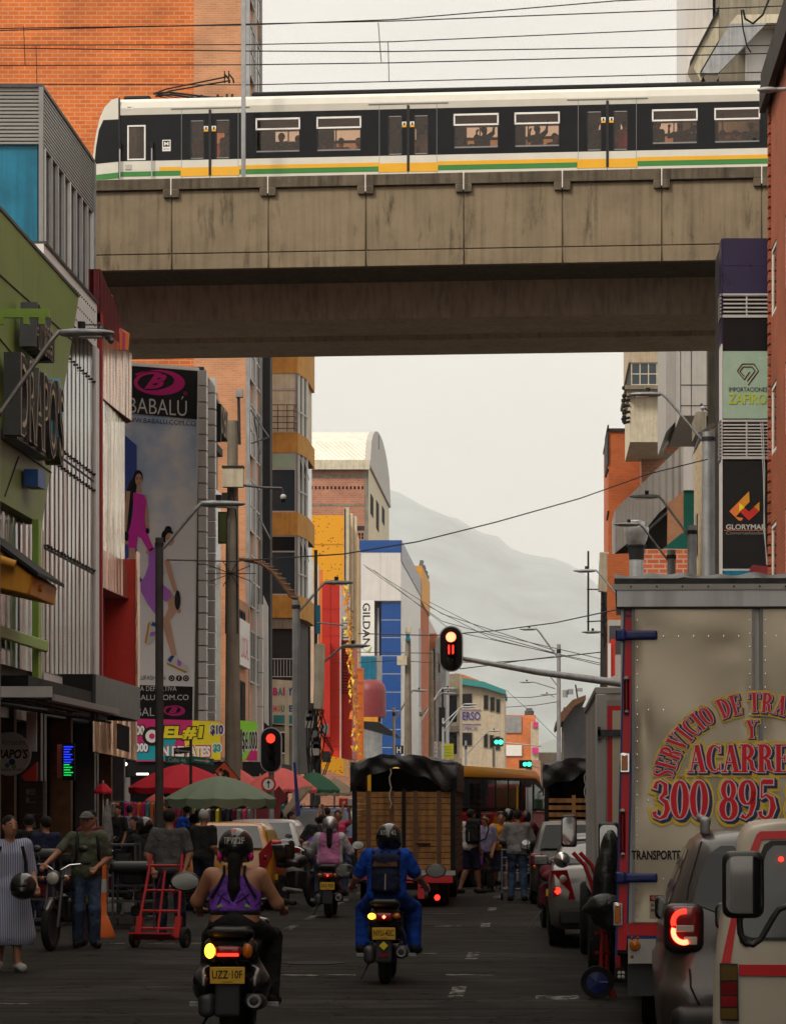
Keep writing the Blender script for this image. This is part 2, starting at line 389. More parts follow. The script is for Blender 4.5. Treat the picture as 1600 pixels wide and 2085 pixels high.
def asphalt():
 m=M('asphalt',(.026,.024,.0215),.95,var=.35,sc=.9,bump=.7,bsc=45)
 t=m.node_tree;n=t.nodes;l=t.links;b=n['Principled BSDF'];b.inputs['Specular IOR Level'].default_value=.05;co=n.new('ShaderNodeTexCoord')
 mp=n.new('ShaderNodeMapping');mp.inputs['Scale'].default_value=(.35,4,1);l.new(co.outputs['Object'],mp.inputs[0])
 z=n.new('ShaderNodeTexNoise');z.inputs['Scale'].default_value=1.1;z.inputs['Detail'].default_value=8;l.new(mp.outputs[0],z.inputs['Vector'])
 mr=n.new('ShaderNodeMapRange');mr.inputs[1].default_value=.35;mr.inputs[2].default_value=.7;mr.inputs[3].default_value=.7;mr.inputs[4].default_value=1.5;l.new(z.outputs['Fac'],mr.inputs[0])
 v=n.new('ShaderNodeVectorMath');v.operation='SCALE';src=b.inputs['Base Color'].links[0].from_socket
 l.new(src,v.inputs[0]);l.new(mr.outputs[0],v.inputs['Scale']);l.new(v.outputs[0],b.inputs['Base Color'])
 z=n.new('ShaderNodeTexNoise');z.inputs['Scale'].default_value=.55;z.inputs['Detail'].default_value=5;l.new(co.outputs['Object'],z.inputs['Vector'])
 s1=n.new('ShaderNodeMath');s1.operation='SUBTRACT';s1.inputs[1].default_value=.5;l.new(z.outputs['Fac'],s1.inputs[0]);s2=n.new('ShaderNodeMath');s2.operation='ABSOLUTE';l.new(s1.outputs[0],s2.inputs[0])
 r2=n.new('ShaderNodeMapRange');r2.inputs[1].default_value=0;r2.inputs[2].default_value=.007;r2.inputs[3].default_value=.3;r2.inputs[4].default_value=1;l.new(s2.outputs[0],r2.inputs[0])
 z=n.new('ShaderNodeTexNoise');z.inputs['Scale'].default_value=.35;z.inputs['Detail'].default_value=4;l.new(co.outputs['Object'],z.inputs['Vector'])
 r3=n.new('ShaderNodeMapRange');r3.inputs[1].default_value=.55;r3.inputs[2].default_value=.57;r3.inputs[3].default_value=1;r3.inputs[4].default_value=1.35;l.new(z.outputs['Fac'],r3.inputs[0]);m5=n.new('ShaderNodeMath');m5.operation='MULTIPLY';l.new(r2.outputs[0],m5.inputs[0]);l.new(r3.outputs[0],m5.inputs[1])
 v2=n.new('ShaderNodeVectorMath');v2.operation='SCALE';l.new(v.outputs[0],v2.inputs[0]);l.new(m5.outputs[0],v2.inputs['Scale']);l.new(v2.outputs[0],b.inputs['Base Color'])
 p=M('roadpaint',(.16,.155,.14),.85,var=.3,sc=5);t=p.node_tree;n=t.nodes;l=t.links
 co=n.new('ShaderNodeTexCoord');z=n.new('ShaderNodeTexNoise');z.inputs['Scale'].default_value=6;z.inputs['Detail'].default_value=8;l.new(co.outputs['Object'],z.inputs['Vector'])
 r=n.new('ShaderNodeMapRange');r.inputs[1].default_value=.42;r.inputs[2].default_value=.56;l.new(z.outputs['Fac'],r.inputs[0]);l.new(r.outputs[0],n['Principled BSDF'].inputs['Alpha'])
asphalt();terrain()
def mountains():
 M('hill',(.1,.13,.125),.95,var=.9,sc=.004);M('hill_near',(.06,.085,.05),.95,var=.5,sc=.02)
 def ridge(name,pr,Y0,Y1,m,rough,seed):
  YR=Y0+.8*(Y1-Y0);rng=random.Random(seed);ph=[(rng.uniform(0,6),rng.uniform(.6,1.4))for _ in range(12)]
  def h(px):
   for i in range(len(pr)-1):
    if pr[i][0]<=px<=pr[i+1][0]:
     t=(px-pr[i][0])/(pr[i+1][0]-pr[i][0]);t=t*t*(3-2*t)
     return(VY-(pr[i][1]*(1-t)+pr[i+1][1]*t))*YR/F
   return 0
  def fn(u,v):
   px=pr[0][0]+(pr[-1][0]-pr[0][0])*u;x=(px-VX)*YR/F
   y=Y0+(Y1-Y0)*v if v<=.8 else Y0+(Y1-Y0)*(.8+(v-.8)*4)
   k=math.sin(min(v/.8,1)*PI/2)**.9 if v<=.8 else max(0,1-(v-.8)*4)
   n=sum(math.sin(x*.001*f*(i+1)+y*.0007*(i+2)*f+p)/(i+1.5)for i,(p,f)in enumerate(ph))
   return Vector((x,y,max(-5,h(px)*k*(1+rough*n*(1-k*.8))-5*(1-k))))
  b=MB();b.grid(fn,150,40,m);return b.build(name,kind='structure',smooth=179)
 ridge('mountains',[(-1500,1500),(-400,1050),(300,860),(640,930),(790,1012),(850,1028),(905,1055),(1000,1100),(1065,1142),(1130,1152),(1180,1178),(1210,1205),(1300,1290),(1700,1420),(2600,1600)],10000,18000,'hill',.10,3)
 ridge('hills',[(200,1640),(700,1500),(1000,1560),(1060,1535),(1110,1508),(1150,1500),(1200,1440),(1260,1380),(1500,1250),(1900,1150),(2600,1640)],7000,9000,'hill_near',.25,9)
mountains()
VA=math.atan2(-1.75,18.4);VO=Vector((-11.0,80.3,0))
VT=Matrix.Translation(VO)@Matrix.Rotation(VA,4,'Z')
def conc_stain():
 m=M('viaduct_concrete',(.215,.17,.112),.85,var=.18,sc=.9,streak=.25,bump=.25,bsc=14)
 t=m.node_tree;n=t.nodes;l=t.links;b=n['Principled BSDF'];g=n.new('ShaderNodeNewGeometry')
 mp=n.new('ShaderNodeMapping');mp.inputs['Scale'].default_value=(2.6,2.6,.5);l.new(g.outputs['Position'],mp.inputs[0])
 z=n.new('ShaderNodeTexNoise');z.inputs['Scale'].default_value=1.3;z.inputs['Detail'].default_value=9;z.inputs['Roughness'].default_value=.75;l.new(mp.outputs[0],z.inputs['Vector'])
 r=n.new('ShaderNodeMapRange');r.inputs[1].default_value=.54;r.inputs[2].default_value=.74;r.inputs[3].default_value=1;r.inputs[4].default_value=.22;l.new(z.outputs['Fac'],r.inputs[0])
 v=n.new('ShaderNodeVectorMath');v.operation='SCALE';src=b.inputs['Base Color'].links[0].from_socket;l.new(src,v.inputs[0]);l.new(r.outputs[0],v.inputs['Scale'])
 mp2=n.new('ShaderNodeMapping');mp2.inputs['Scale'].default_value=(9,9,.9);l.new(g.outputs['Position'],mp2.inputs[0])
 z2=n.new('ShaderNodeTexNoise');z2.inputs['Scale'].default_value=1.1;z2.inputs['Detail'].default_value=3;l.new(mp2.outputs[0],z2.inputs['Vector'])
 r2=n.new('ShaderNodeMapRange');r2.inputs[1].default_value=.74;r2.inputs[2].default_value=.78;l.new(z2.outputs['Fac'],r2.inputs[0])
 mx=n.new('ShaderNodeMix');mx.data_type='RGBA';l.new(r2.outputs[0],mx.inputs['Factor']);l.new(v.outputs[0],mx.inputs['A']);mx.inputs['B'].default_value=(.11,.035,.012,1)
 l.new(mx.outputs['Result'],b.inputs['Base Color'])
conc_stain()
M('girder_bounce_lit',(.46,.4,.31),.85,var=.15,sc=1,streak=.3,bump=.2,bsc=14);M('cap_concrete',(.11,.09,.065),.9,var=.3,sc=2,streak=.5,bump=.3,bsc=14)  # girder concrete lightened: its colour stands in for bounced light
ztop,zmid,zbot=18.5,13.0,16.3
def vz(py,yl=0):return 1.8+(1640-py)*(80.4+yl)/F
def viaduct():
 root=thing('railway_viaduct','stained concrete elevated railway viaduct spanning the street','viaduct',VO)
 def vb():b=MB();b.T=VT;return b
 Zt=18.72;Zs=9.0;Z1=vz(368);Zl=vz(520);Z0=vz(552)
 b=vb();x0,x1=-22,34
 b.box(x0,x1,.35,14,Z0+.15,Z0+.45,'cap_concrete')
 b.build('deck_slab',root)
 zg0=1.8+(1640-656)*83.8/F;b=vb()
 b.prism([(x0,3.3,Z0+.15),(x0,3.5,zg0),(x0,6.4,zg0),(x0,6.5,zg0+.25),(x0,7.3,zg0+.25),(x0,7.4,zg0),(x0,10.3,zg0),(x0,10.6,Z0+.15)],(x1-x0,0,0),'girder_bounce_lit')
 b.build('girder',root)
 pw=2.665;k=0;off=(275-190)/76.0
 x=off-9*pw
 while x<x1-3:
  g=.018;b=vb()
  b.box(x+g,x+pw-g,.0,.22,Zl+.012,Z1-.32,'viaduct_concrete');b.box(x+g,x+pw-g,.0,.22,Z0,Zl-.012,'viaduct_concrete')
  b.box(x,x+pw,.03,.4,Z0+.01,Z1-.1,'cap_concrete')
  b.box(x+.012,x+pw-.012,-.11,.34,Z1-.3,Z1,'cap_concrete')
  for a in(x+.012,x+pw-.22):b.box(a,a+.2,-.108,.1,Z1-.52,Z1-.301,'cap_concrete')
  b.build('parapet_panel',root,bevel=.012);x+=pw
 b=vb()
 b.box(x0,x1,13.6,13.95,Z0,Z1-.1,'viaduct_concrete');b.build('far_parapet',root)
 b=vb();xx=off-9*pw
 while xx<x1-3:b.box(xx-.012,xx+.012,-.118,-.112,Z1-.46,Z1+.01,'white');xx+=pw
 b.build('joint_strip',root)
 for xx in(-17,26):
  b=vb();b.lathe([(1.1,0),(1.1,zg0-1.2),(2.2,zg0)],(xx,7,0),'z',24,'viaduct_concrete');b.build('pier',root,smooth=50)
 for yy in(1.6,3.0,8.2,9.6):
  b=vb();b.box(x0,x1,yy,yy+.09,Z0+.45,Z0+.6,'darkmetal');b.build('rail',root)
 return Z0+.6
ZR=viaduct()
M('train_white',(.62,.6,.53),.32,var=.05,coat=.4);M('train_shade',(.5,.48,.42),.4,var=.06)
M('train_band',(.009,.0095,.012),.2,var=.1);MATS['train_band'].node_tree.nodes['Principled BSDF'].inputs['Specular IOR Level'].default_value=.2;M('train_green',(.03,.2,.035),.35,var=.05);M('train_yellow',(.75,.38,.01),.35,var=.05)
def tinted():
 m=bpy.data.materials.new('tint_glass');m.use_nodes=True;MATS['tint_glass']=m;t=m.node_tree;n=t.nodes;l=t.links;n.clear()
 o=n.new('ShaderNodeOutputMaterial');a=n.new('ShaderNodeBsdfTransparent');a.inputs[0].default_value=(.78,.62,.5,1)
 g=n.new('ShaderNodeBsdfGlossy');g.inputs['Roughness'].default_value=.03;mx=n.new('ShaderNodeMixShader');mx.inputs[0].default_value=.06
 l.new(a.outputs[0],mx.inputs[1]);l.new(g.outputs[0],mx.inputs[2]);l.new(mx.outputs[0],o.inputs[0])
 m=bpy.data.materials.new('clear_glass');m.use_nodes=True;MATS['clear_glass']=m;t=m.node_tree;n=t.nodes;l=t.links;n.clear()
 o=n.new('ShaderNodeOutputMaterial');a=n.new('ShaderNodeBsdfTransparent');a.inputs[0].default_value=(.45,.5,.5,1)
 g=n.new('ShaderNodeBsdfGlossy');g.inputs['Roughness'].default_value=.03;mx=n.new('ShaderNodeMixShader');mx.inputs[0].default_value=.12
 l.new(a.outputs[0],mx.inputs[1]);l.new(g.outputs[0],mx.inputs[2]);l.new(mx.outputs[0],o.inputs[0])
tinted()
def train():
 ty=1.3
 TS=75.9*1.0
 def lx(px):
  d=Vector(((px-VX)/F,1,0));n=Vector((-math.sin(VA),math.cos(VA),0));p0=VT@Vector((0,ty,0))
  t=n.dot(p0)/n.dot(d);q=d*t;return(VT.inverted()@q).x
 def lz(py,px=190):
  d=Vector(((px-VX)/F,1,0));n=Vector((-math.sin(VA),math.cos(VA),0));p0=VT@Vector((0,ty,0));t=n.dot(p0)/n.dot(d)
  return CH+(VY-py)*t/F
 root=thing('metro_train','white metro train with black window band and green and yellow stripes on the viaduct','train',VT@Vector((lx(185),2.7,ZR)))
 def vb():b=MB();b.T=VT;return b
 zt=lz(200);zs=lz(236);zb=lz(330);z0=ZR+.25;W=2.9;xe=26.0
 zshoulder=lz(222)
 xn=lx(190)
 holes=[];doors=[];wins=[]
 for dc in(428,831,1236,1641):doors.append(lx(dc))
 for wc in(566,690,969,1093,1373,1500,1780):wins.append(lx(wc))
 H=[(c-.6,c+.6,lz(316),lz(250))for c in wins]
 D=[(c+s*.36-.19,c+s*.36+.19,lz(327),lz(252))for c in doors for s in(-1,1)]
 cabw=(lx(260),lx(297),lz(328),lz(257))
 xb=lx(243)
 for side in(0,1):
  P=(lambda u,v,d=0:Vector((u,ty+d,v)))if side==0 else(lambda u,v,d=0:Vector((u,ty+W-d,v)))
  b=vb()
  wallp(b,P,xb,xe,zb,zs if side==0 else lz(222),(H+D+[cabw])if side==0 else[(a,c,v0,lz(226))for a,c,v0,v1 in H+D],.07,'train_band')
  b.build('window_band',root)
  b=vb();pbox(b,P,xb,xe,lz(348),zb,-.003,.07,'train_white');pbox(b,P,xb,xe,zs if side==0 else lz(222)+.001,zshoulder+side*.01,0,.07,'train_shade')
  pbox(b,P,xb,xe,z0,lz(348),0,.07,'train_white')
  b.build('side_panel',root)
  b=vb()
  segs=[(lx(325),doors[0]-.82)]+[(doors[i]+.82,doors[i+1]-.82)for i in range(3)]+[(doors[3]+.82,xe)]
  for i,(a,c)in enumerate(segs):pbox(b,P,a,c,lz(351),lz(343),-.008,-.003,'train_yellow')
  for i,(a,c)in enumerate([(xb,doors[0]-.82)]+segs[1:]):pbox(b,P,a,c,lz(361),lz(351)-.003,-.008,-.003,'train_green')
  for dx in doors:pbox(b,P,dx-.82,dx+.82,lz(363),lz(345),-.0085,-.0035,'train_yellow')
  b.build('livery_stripe',root)
  for i,c in enumerate(wins):
   f=MB();f.T=VT;a0,a1,v0,v1=H[i]
   pbox(f,P,a0-.02,a1+.02,v1-.03,v1+.02,-.012,.02,'white');pbox(f,P,a0-.02,a1+.02,lz(271)-.02,lz(271)+.025,-.012,.02,'white')
   for u in(a0-.02,a1-.02):pbox(f,P,u,u+.04,lz(271),v1,-.012,.02,'white');pbox(f,P,u+.01,u+.03,v0,lz(271),-.008,.02,'dark')
   pbox(f,P,a0,a1,v0-.02,v0+.02,-.008,.02,'grey')
   w_=f.build('window',root);g=vb();pbox(g,P,a0,a1,v0,v1,.02,.025,'tint_glass');g.build('pane',w_)
  for c in doors:
   for s in(-1,1):
    f=vb();u0=c if s>0 else c-.8
    for a in(u0+.0,u0+.79):pbox(f,P,a-.006,a+.006,z0,lz(226),-.006,.0,'grey')
    o0=c+s*.36
    for a in(o0-.2,o0+.17):pbox(f,P,a,a+.03,lz(328),lz(251),-.009,.02,'dark')
    pbox(f,P,o0-.17,o0+.17,lz(328),lz(326),-.009,.02,'grey');pbox(f,P,o0-.17,o0+.17,lz(252),lz(250),-.009,.02,'grey')
    d_=f.build('door',root)
    g=vb();pbox(g,P,o0-.19,o0+.19,lz(327),lz(252),.02,.025,'tint_glass');g.build('pane',d_)
    g=vb();q=c+s*.11;pbox(g,P,q-.06,q+.06,lz(268),lz(262),-.012,-.007,'white');pbox(g,P,q-.06,q+.06,lz(273),lz(268)-.002,-.012,-.007,'train_yellow')
    pbox(g,P,q-.02,q+.025,lz(269),lz(264),-.015,-.0125,'black');g.build('door_sticker',d_)
   f=vb();pbox(f,P,c-.035,c+.035,lz(362),lz(229),-.02,.01,'dark');pbox(f,P,c-1.1,c+1.1,lz(226),lz(224.5),-.02,.0,'grey');f.build('door_seal',root)
  f=vb();a0,a1,v0,v1=cabw
  for u in(a0,a1-.04):pbox(f,P,u,u+.04,v0,v1,-.012,.03,'white')
  pbox(f,P,a0+.04,a1-.04,v1-.04,v1,-.012,.03,'white');pbox(f,P,a0+.04,a1-.04,v0,v0+.04,-.012,.03,'white')
  w_=f.build('window',root);g=vb();pbox(g,P,a0,a1,v0,v1,.03,.035,'tint_glass');g.build('pane',w_)
 for px,p0,p1 in((246,305,366),(311,305,366)):
  b=vb();u=lx(px);b.tube([(u,ty-.08,lz(p1)),(u,ty-.08,lz(p0))],.022,8,'steel');b.box(u-.04,u+.04,ty-.1,ty-.001,lz(p0)-.02,lz(p0)+.16,'black');b.build('handrail',root,smooth=40)
 b=vb();b.box(lx(242),lx(245),ty-.02,ty-.002,lz(365),lz(200),'dark');b.box(lx(256),lx(268),ty-.02,ty-.002,lz(347),lz(337),'lgrey');b.build('cab_pipe',root)
 b=vb();b.box(lx(331),lx(348),ty-.006,ty-.001,lz(311),lz(288),'white');b.box(lx(333),lx(346),ty-.009,ty-.0065,lz(302),lz(290),'black')
 b.text('M',VT@Vector((lx(339.5),ty,lz(296)))if False else Vector((lx(339.5),ty,lz(296))),(1,0,0),(0,0,1),.13,.1,'white',d=.012,off=.03)
 b.text('METRO',Vector((lx(339.5),ty,lz(307))),(1,0,0),(0,0,1),.18,.04,'black',d=.009)
 b.build('operator_badge',root)
 b=vb();b.box(lx(257),lx(271),ty-.006,ty-.001,lz(224),lz(217),'white');b.box(lx(260),lx(268),ty-.009,ty-.0065,lz(221.5),lz(219.5),'grey');b.build('number_plate',root)
 b=vb();prof=[(0,zshoulder),(.03,zt-.12),(.16,zt-.02),(.5,zt+.06),(1.45,zt+.1),(2.4,zt+.06),(2.74,zt-.02),(2.87,zt-.12),(2.9,zshoulder)]
 b.prism([(xb,ty+a,z)for a,z in prof],(xe-xb,0,0),'train_white');b.build('roof',root,smooth=30)
 b=vb();b.box(lx(507),xe,ty+.35,ty+2.5,zt+.03,zt+.16,'black');b.box(lx(243),lx(298),ty+.5,ty+2.3,zt+.06,zt+.17,'dark');b.build('roof_equipment',root,bevel=.04)
 sec=[]
 pts=[(lx(243),200,330),(lx(228),204,330),(lx(214),218,331),(lx(204),240,332),(lx(196),275,333),(lx(190),320,334),(lx(187.5),366,366)]
 b=vb()
 def nose(u,v):
  k=v*(len(pts)-1);i=min(int(k),len(pts)-2);t=k-i
  x=pts[i][0]*(1-t)+pts[i+1][0]*t;z=lz(pts[i][1]*(1-t)+pts[i+1][1]*t)
  s=(u-.5)*2;y=ty+W/2+s*(W/2-.0);x+=abs(s)**4*0-(1-abs(s)**3)*.18
  return Vector((x,y,z))
 b.grid(nose,16,24,'train_white')
 poly=[(lx(243),z0)]+[(lx(187),z0)]+[(p[0],lz(p[1]))for p in reversed(pts[:-1])]
 for s in(0,1):
  y=ty+s*W
  b.prism([(p[0],y-(0 if s else-.0),p[1])for p in poly],(0,.06 if s==0 else-.06,0),'train_white')
 b.build('nose',root,smooth=35)
 b=vb()
 band=[(lx(243),330),(lx(193),334),(lx(196),300),(lx(202),265),(lx(211),245),(lx(243),244)]
 b.prism([(x,ty-.006,lz(p))for x,p in band],(0,.004,0),'train_band');b.prism([(x,ty-.006,lz(p))for x,p in[(lx(243),352),(lx(243),364),(lx(188),368),(lx(188),357)]],(0,.004,0),'train_green');b.build('cab_band',root)
 b=vb();b.box(xn+1.3,xe,ty+.1,ty+W-.1,z0,lz(316)-.95,'grey');b.box(xn+1.3,xe,ty+.07,ty+W-.07,zs+.1,zs+.13,'lgrey');b.box(lx(318),lx(321),ty+.1,ty+W-.1,z0,zs,'dark')
 b.box(xn+1.2,xn+1.3,ty+.1,ty+W-.1,z0,zs,'dark');b.box(xe-.1,xe,ty,ty+W,z0,zt,'dark');b.build('interior_shell',root)
 for i in range(12):
  b=vb();x=lx(470)+i*1.35;b.tube([(x,ty+W/2,z0+.3),(x,ty+W/2,zs)],.02,6,'steel');b.build('grab_pole',root)
 b=vb();b.tube([(lx(500),ty+.7,lz(290)),(xe,ty+.7,lz(290))],.018,6,'dark');b.tube([(lx(500),ty+2.2,lz(290)),(xe,ty+2.2,lz(290))],.018,6,'dark');b.build('grab_rail',root)
 pg=vb();yc=ty+1.45
 A=[(lx(425),zt+.22),(lx(291),lz(170)),(lx(445),lz(140))]
 for dy in(-.22,.22):
  pg.tube([(A[0][0],yc+dy,A[0][1]),(A[1][0]+.45,yc+dy*.6,A[1][1]+.03),(A[1][0],yc+dy*.6,A[1][1])],.03,8,'black')
  pg.tube([(A[1][0],yc+dy*.6,A[1][1]),(A[1][0]+.4,yc+dy*.6,A[1][1]+.13),(A[2][0],yc+dy,A[2][1]+.0)],.022,8,'black')
  pg.tube([(A[1][0]+.02,yc+dy*.6,A[1][1]),(lx(362),yc+dy,zt+.2)],.014,6,'black')
 for dx in(-.06,.06):
  pg.tube([(A[2][0]+dx,yc-.3,A[2][1]-.02),(A[2][0]+dx,yc-.2,A[2][1]+.06),(A[2][0]+dx,yc+.3,A[2][1]+.06),(A[2][0]+dx,yc+.4,A[2][1]-.02)],.025,6,'black')
  pg.tube([(A[2][0]+dx,yc-.3,A[2][1]+.14),(A[2][0]+dx,yc-.3,A[2][1]-.2)],.018,6,'black')
 pg.box(lx(370),lx(440),yc-.5,yc+.5,zt+.1,zt+.2,'black')
 for q in(375,395,428,447,458):pg.tube([(lx(q),yc-.4,zt+.05),(lx(q),yc-.4,zt+.28)],.035,6,'dark')
 pg.build('pantograph',root,smooth=40)
 return ty,W,z0,zs,lx,lz,wins,doors
TRN=train()
def catenary():
 def wp(px,py,yl):
  d=Vector(((px-VX)/F,1,0));n=Vector((-math.sin(VA),math.cos(VA),0));p0=VT@Vector((0,yl,0));t=n.dot(p0)/n.dot(d)
  return Vector((d.x*t,t,CH+(VY-py)*t/F))
 rows=[((-150,60),(500,51),(800,40),(1250,2),(1750,-20),2.6),((-150,66),(500,49),(800,43),(1600,12),(1750,8),2.9),((-150,92),(500,91),(800,85),(1600,50),(1750,44),9),((-150,96),(500,104),(800,105),(1600,92),(1750,90),2.75),((-150,134),(500,132),(800,128),(1600,108),(1750,104),2.75),((-150,171),(500,173),(800,166),(1600,146),(1750,142),9.1)]
 for i,r in enumerate(rows):
  b=MB();pts=[wp(p[0],p[1],r[5])for p in r[:5]]
  b.tube(pts,.017,5,'black')
  o=b.build('overhead_wire',loc=pts[0],label=['highest overhead railway wire rising to the upper right','second overhead railway wire from the top','third overhead railway wire from the top','fourth overhead railway wire from the top','fifth overhead railway wire from the top','lowest overhead railway wire just above the train roof'][i],cat='wire',group='overhead wires above the railway')
 for j,(a,c,y)in enumerate((((770,46),(776,126),2.7),((790,86),(792,165),9),((49,54),(52,133),2.7),((74,94),(76,173),9))):
  b=MB();b.tube([wp(*a,y),wp(*c,y)],.012,5,'black')
  o=b.build('wire_dropper',loc=wp(*c,y),label=['thin vertical dropper between overhead wires, upper of the two in the sky','thin vertical dropper between overhead wires, lower of the two in the sky','thin vertical dropper against the orange brick, nearest the left edge','thin vertical dropper against the orange brick, right of another'][j],cat='wire',group='wire droppers')
 b=MB();p=wp(496,366,.25);b.box(p.x-.055,p.x+.055,p.y-.06,p.y+.06,p.z-.6,p.z+6.5,'galv')
 b.build('catenary_mast',loc=p,label='tall grey steel mast standing in front of the train',cat='mast')
catenary()
# ================================================================ BUILDINGS, LEFT SIDE
def bth(name,label,cat,x,y,group=None,z=0):return thing(name,label,cat,(x,y,z),group)
brick('brick_orange',(.62,.14,.022),(.5,.1,.018),(.55,.27,.12),.42,.16,.022)
brick('brick_salmon',(.56,.25,.12),(.46,.19,.09),(.5,.3,.18),.27,.085,.014)
brick('brick_red',(.5,.15,.06),(.38,.1,.045),(.3,.25,.2),.35,.16,.03)
brick('brick_dark',(.07,.035,.02),(.05,.025,.018),(.03,.025,.02),.3,.12,.02)
brick('brick_right',(.36,.08,.025),(.3,.06,.02),(.1,.05,.03),.26,.1,.013)
brick('brick_rust',(.42,.11,.03),(.36,.085,.025),(.3,.09,.035),.24,.08,.008)
M('green_paint',(.15,.205,.04),.5,var=.12,sc=1,streak=.2);M('green_bright',(.22,.36,.05),.5);M('yellow_paint',(.5,.25,.055),.75,var=.2,sc=2,streak=.25)
M('blue_panel',(.0,.14,.24),.35,var=.2,sc=1.2,streak=.3);M('blue_paint',(.001,.055,.24),.45,var=.06);M('red_paint',(.46,.018,.008),.5,var=.08)
M('darkred',(.28,.008,.01),.5,var=.1);M('cream',(.55,.5,.38),.75,var=.15,streak=.25);M('beige',(.45,.37,.27),.8,var=.15,streak=.25)
M('white_clad',(.6,.58,.57),.5,var=.06,sc=1,streak=.12);M('grey_clad',(.34,.32,.3),.55,var=.06,streak=.15);M('purple_panel',(.018,.012,.05),.3,var=.1)
M('mustard',(.6,.26,.01),.6,var=.15,streak=.2);M('brownglass',(.05,.03,.02),.15);M('teal',(.02,.2,.2),.5);M('tealglass',(.01,.1,.08),.08)
M('pale_green',(.3,.42,.33),.25,var=.08);M('banner_white',(.7,.7,.68),.6,var=.05);M('orange_paint',(.65,.17,.02),.6,var=.1)
M('magenta',(.55,.01,.16),.5,var=.08);M('cyan_b',(.0,.3,.36),.5,var=.08);M('yellow_b',(.75,.62,.01),.5,var=.08);M('lime_b',(.25,.62,.04),.5,var=.08)
M('inkblue',(.01,.01,.2),.5,var=0);M('pinkish',(.6,.12,.12),.6);M('maroon',(.16,.01,.015),.5,var=.15)
ribbed('ribs_mirror',(.085,.078,.068),'x',.62,.12,.85,.003,12,panel=.8);ribbed('ribs_copper',(.7,.42,.28),'x',.5,.2,.85,.004,18,panel=1.7)
ribbed('ribs_gold',(.85,.72,.52),'x',.6,.14,.9,.004,24,panel=1.8);ribbed('louvre',(.26,.25,.24),'z',.09,.5,.3,.05);ribbed('ribs_white',(.62,.6,.58),'x',.3,.45,.1,.03)
ribbed('ribs_grey',(.36,.34,.32),'x',.3,.5,.1,.03);ribbed('roof_tin',(.6,.58,.5),'x',.4,.5,.2,.03);ribbed('ribs_maroon',(.13,.01,.015),'x',.25,.3,.2,.05)
def shopfront(root,P,u0,u1,v1,n=3,fr='darkmetal',th=.3):
 """dark open ground floor: piers, a lintel, roller-shutter boxes, a deep interior"""
 b=MB();w=(u1-u0)/n
 for i in range(n+1):u=min(max(u0+i*w-.15,u0),u1-.3);pbox(b,P,u,u+.3,.13,v1-.5,.02,.5,'wooddark' if i%2 else fr)
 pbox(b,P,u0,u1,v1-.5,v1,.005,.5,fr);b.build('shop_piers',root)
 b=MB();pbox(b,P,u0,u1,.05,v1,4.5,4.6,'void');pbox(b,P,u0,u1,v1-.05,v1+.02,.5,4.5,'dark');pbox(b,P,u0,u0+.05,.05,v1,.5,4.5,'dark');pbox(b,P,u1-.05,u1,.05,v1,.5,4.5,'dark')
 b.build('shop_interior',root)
 for i in range(n):
  b=MB();pbox(b,P,u0+i*w+.16,u0+(i+1)*w-.16,v1-.75,v1-.5,.12,.4,'galv');b.build('shutter_box',root)
XL=-11.0
PL=plane('l',XL)
def block(root,x0,x1,y0,y1,z0,z1,m,name='wall'):
 b=MB();b.box(x0,x1,y0,y1,z0,z1,m);return b.build(name,root)
def fp(px,py,X):Y=YX(px,X);return Vector((X,Y,Z_(py,Y)))
def near_rows():  # out-of-view buildings added beside the camera, made tall to darken the street
 for(nm,lab,kind,X,y0,y1,h,mt,fl)in(('building','unseen plain cream building beyond the left edge, made tall to shade the street','l',XL,-30,20,30,'cream',9),('building','unseen grey building before the green one, made tall to shade the street','l',XL,20.1,51.9,24,'grey_clad',7),('building','unseen long beige building beyond the right edge, made tall to shade the street','r',5.8,-30,22,30,'beige',9)):
  P=plane(kind,X);r=bth(nm,lab,'building',X,(y0+y1)/2);b=MB();op=[]
  n=int((y1-y0)/4)
  for f in range(1,fl):
   for i in range(n):u=y0+(i+.2)*(y1-y0)/n;op.append((u,u+2.2,f*3.2+1.2,f*3.2+2.7))
  wallp(b,P,y0,y1,3.6,h,op,.3,mt);pbox(b,P,y0,y1,h,h+.3,-.15,.6,mt);b.build('wall',r)
  b=MB();pbox(b,P,y0,y1,0,h-.1,5.0,5.3,mt);pbox(b,P,y0,y0+.3,0,h-.1,.3,5,mt);pbox(b,P,y1-.3,y1,0,h-.1,.3,5,mt);pbox(b,P,y0,y1,h-.4,h-.1,.3,5,mt);b.build('side_walls',r)
  for o in op:win(r,P,*o)
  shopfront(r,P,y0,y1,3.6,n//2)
near_rows()
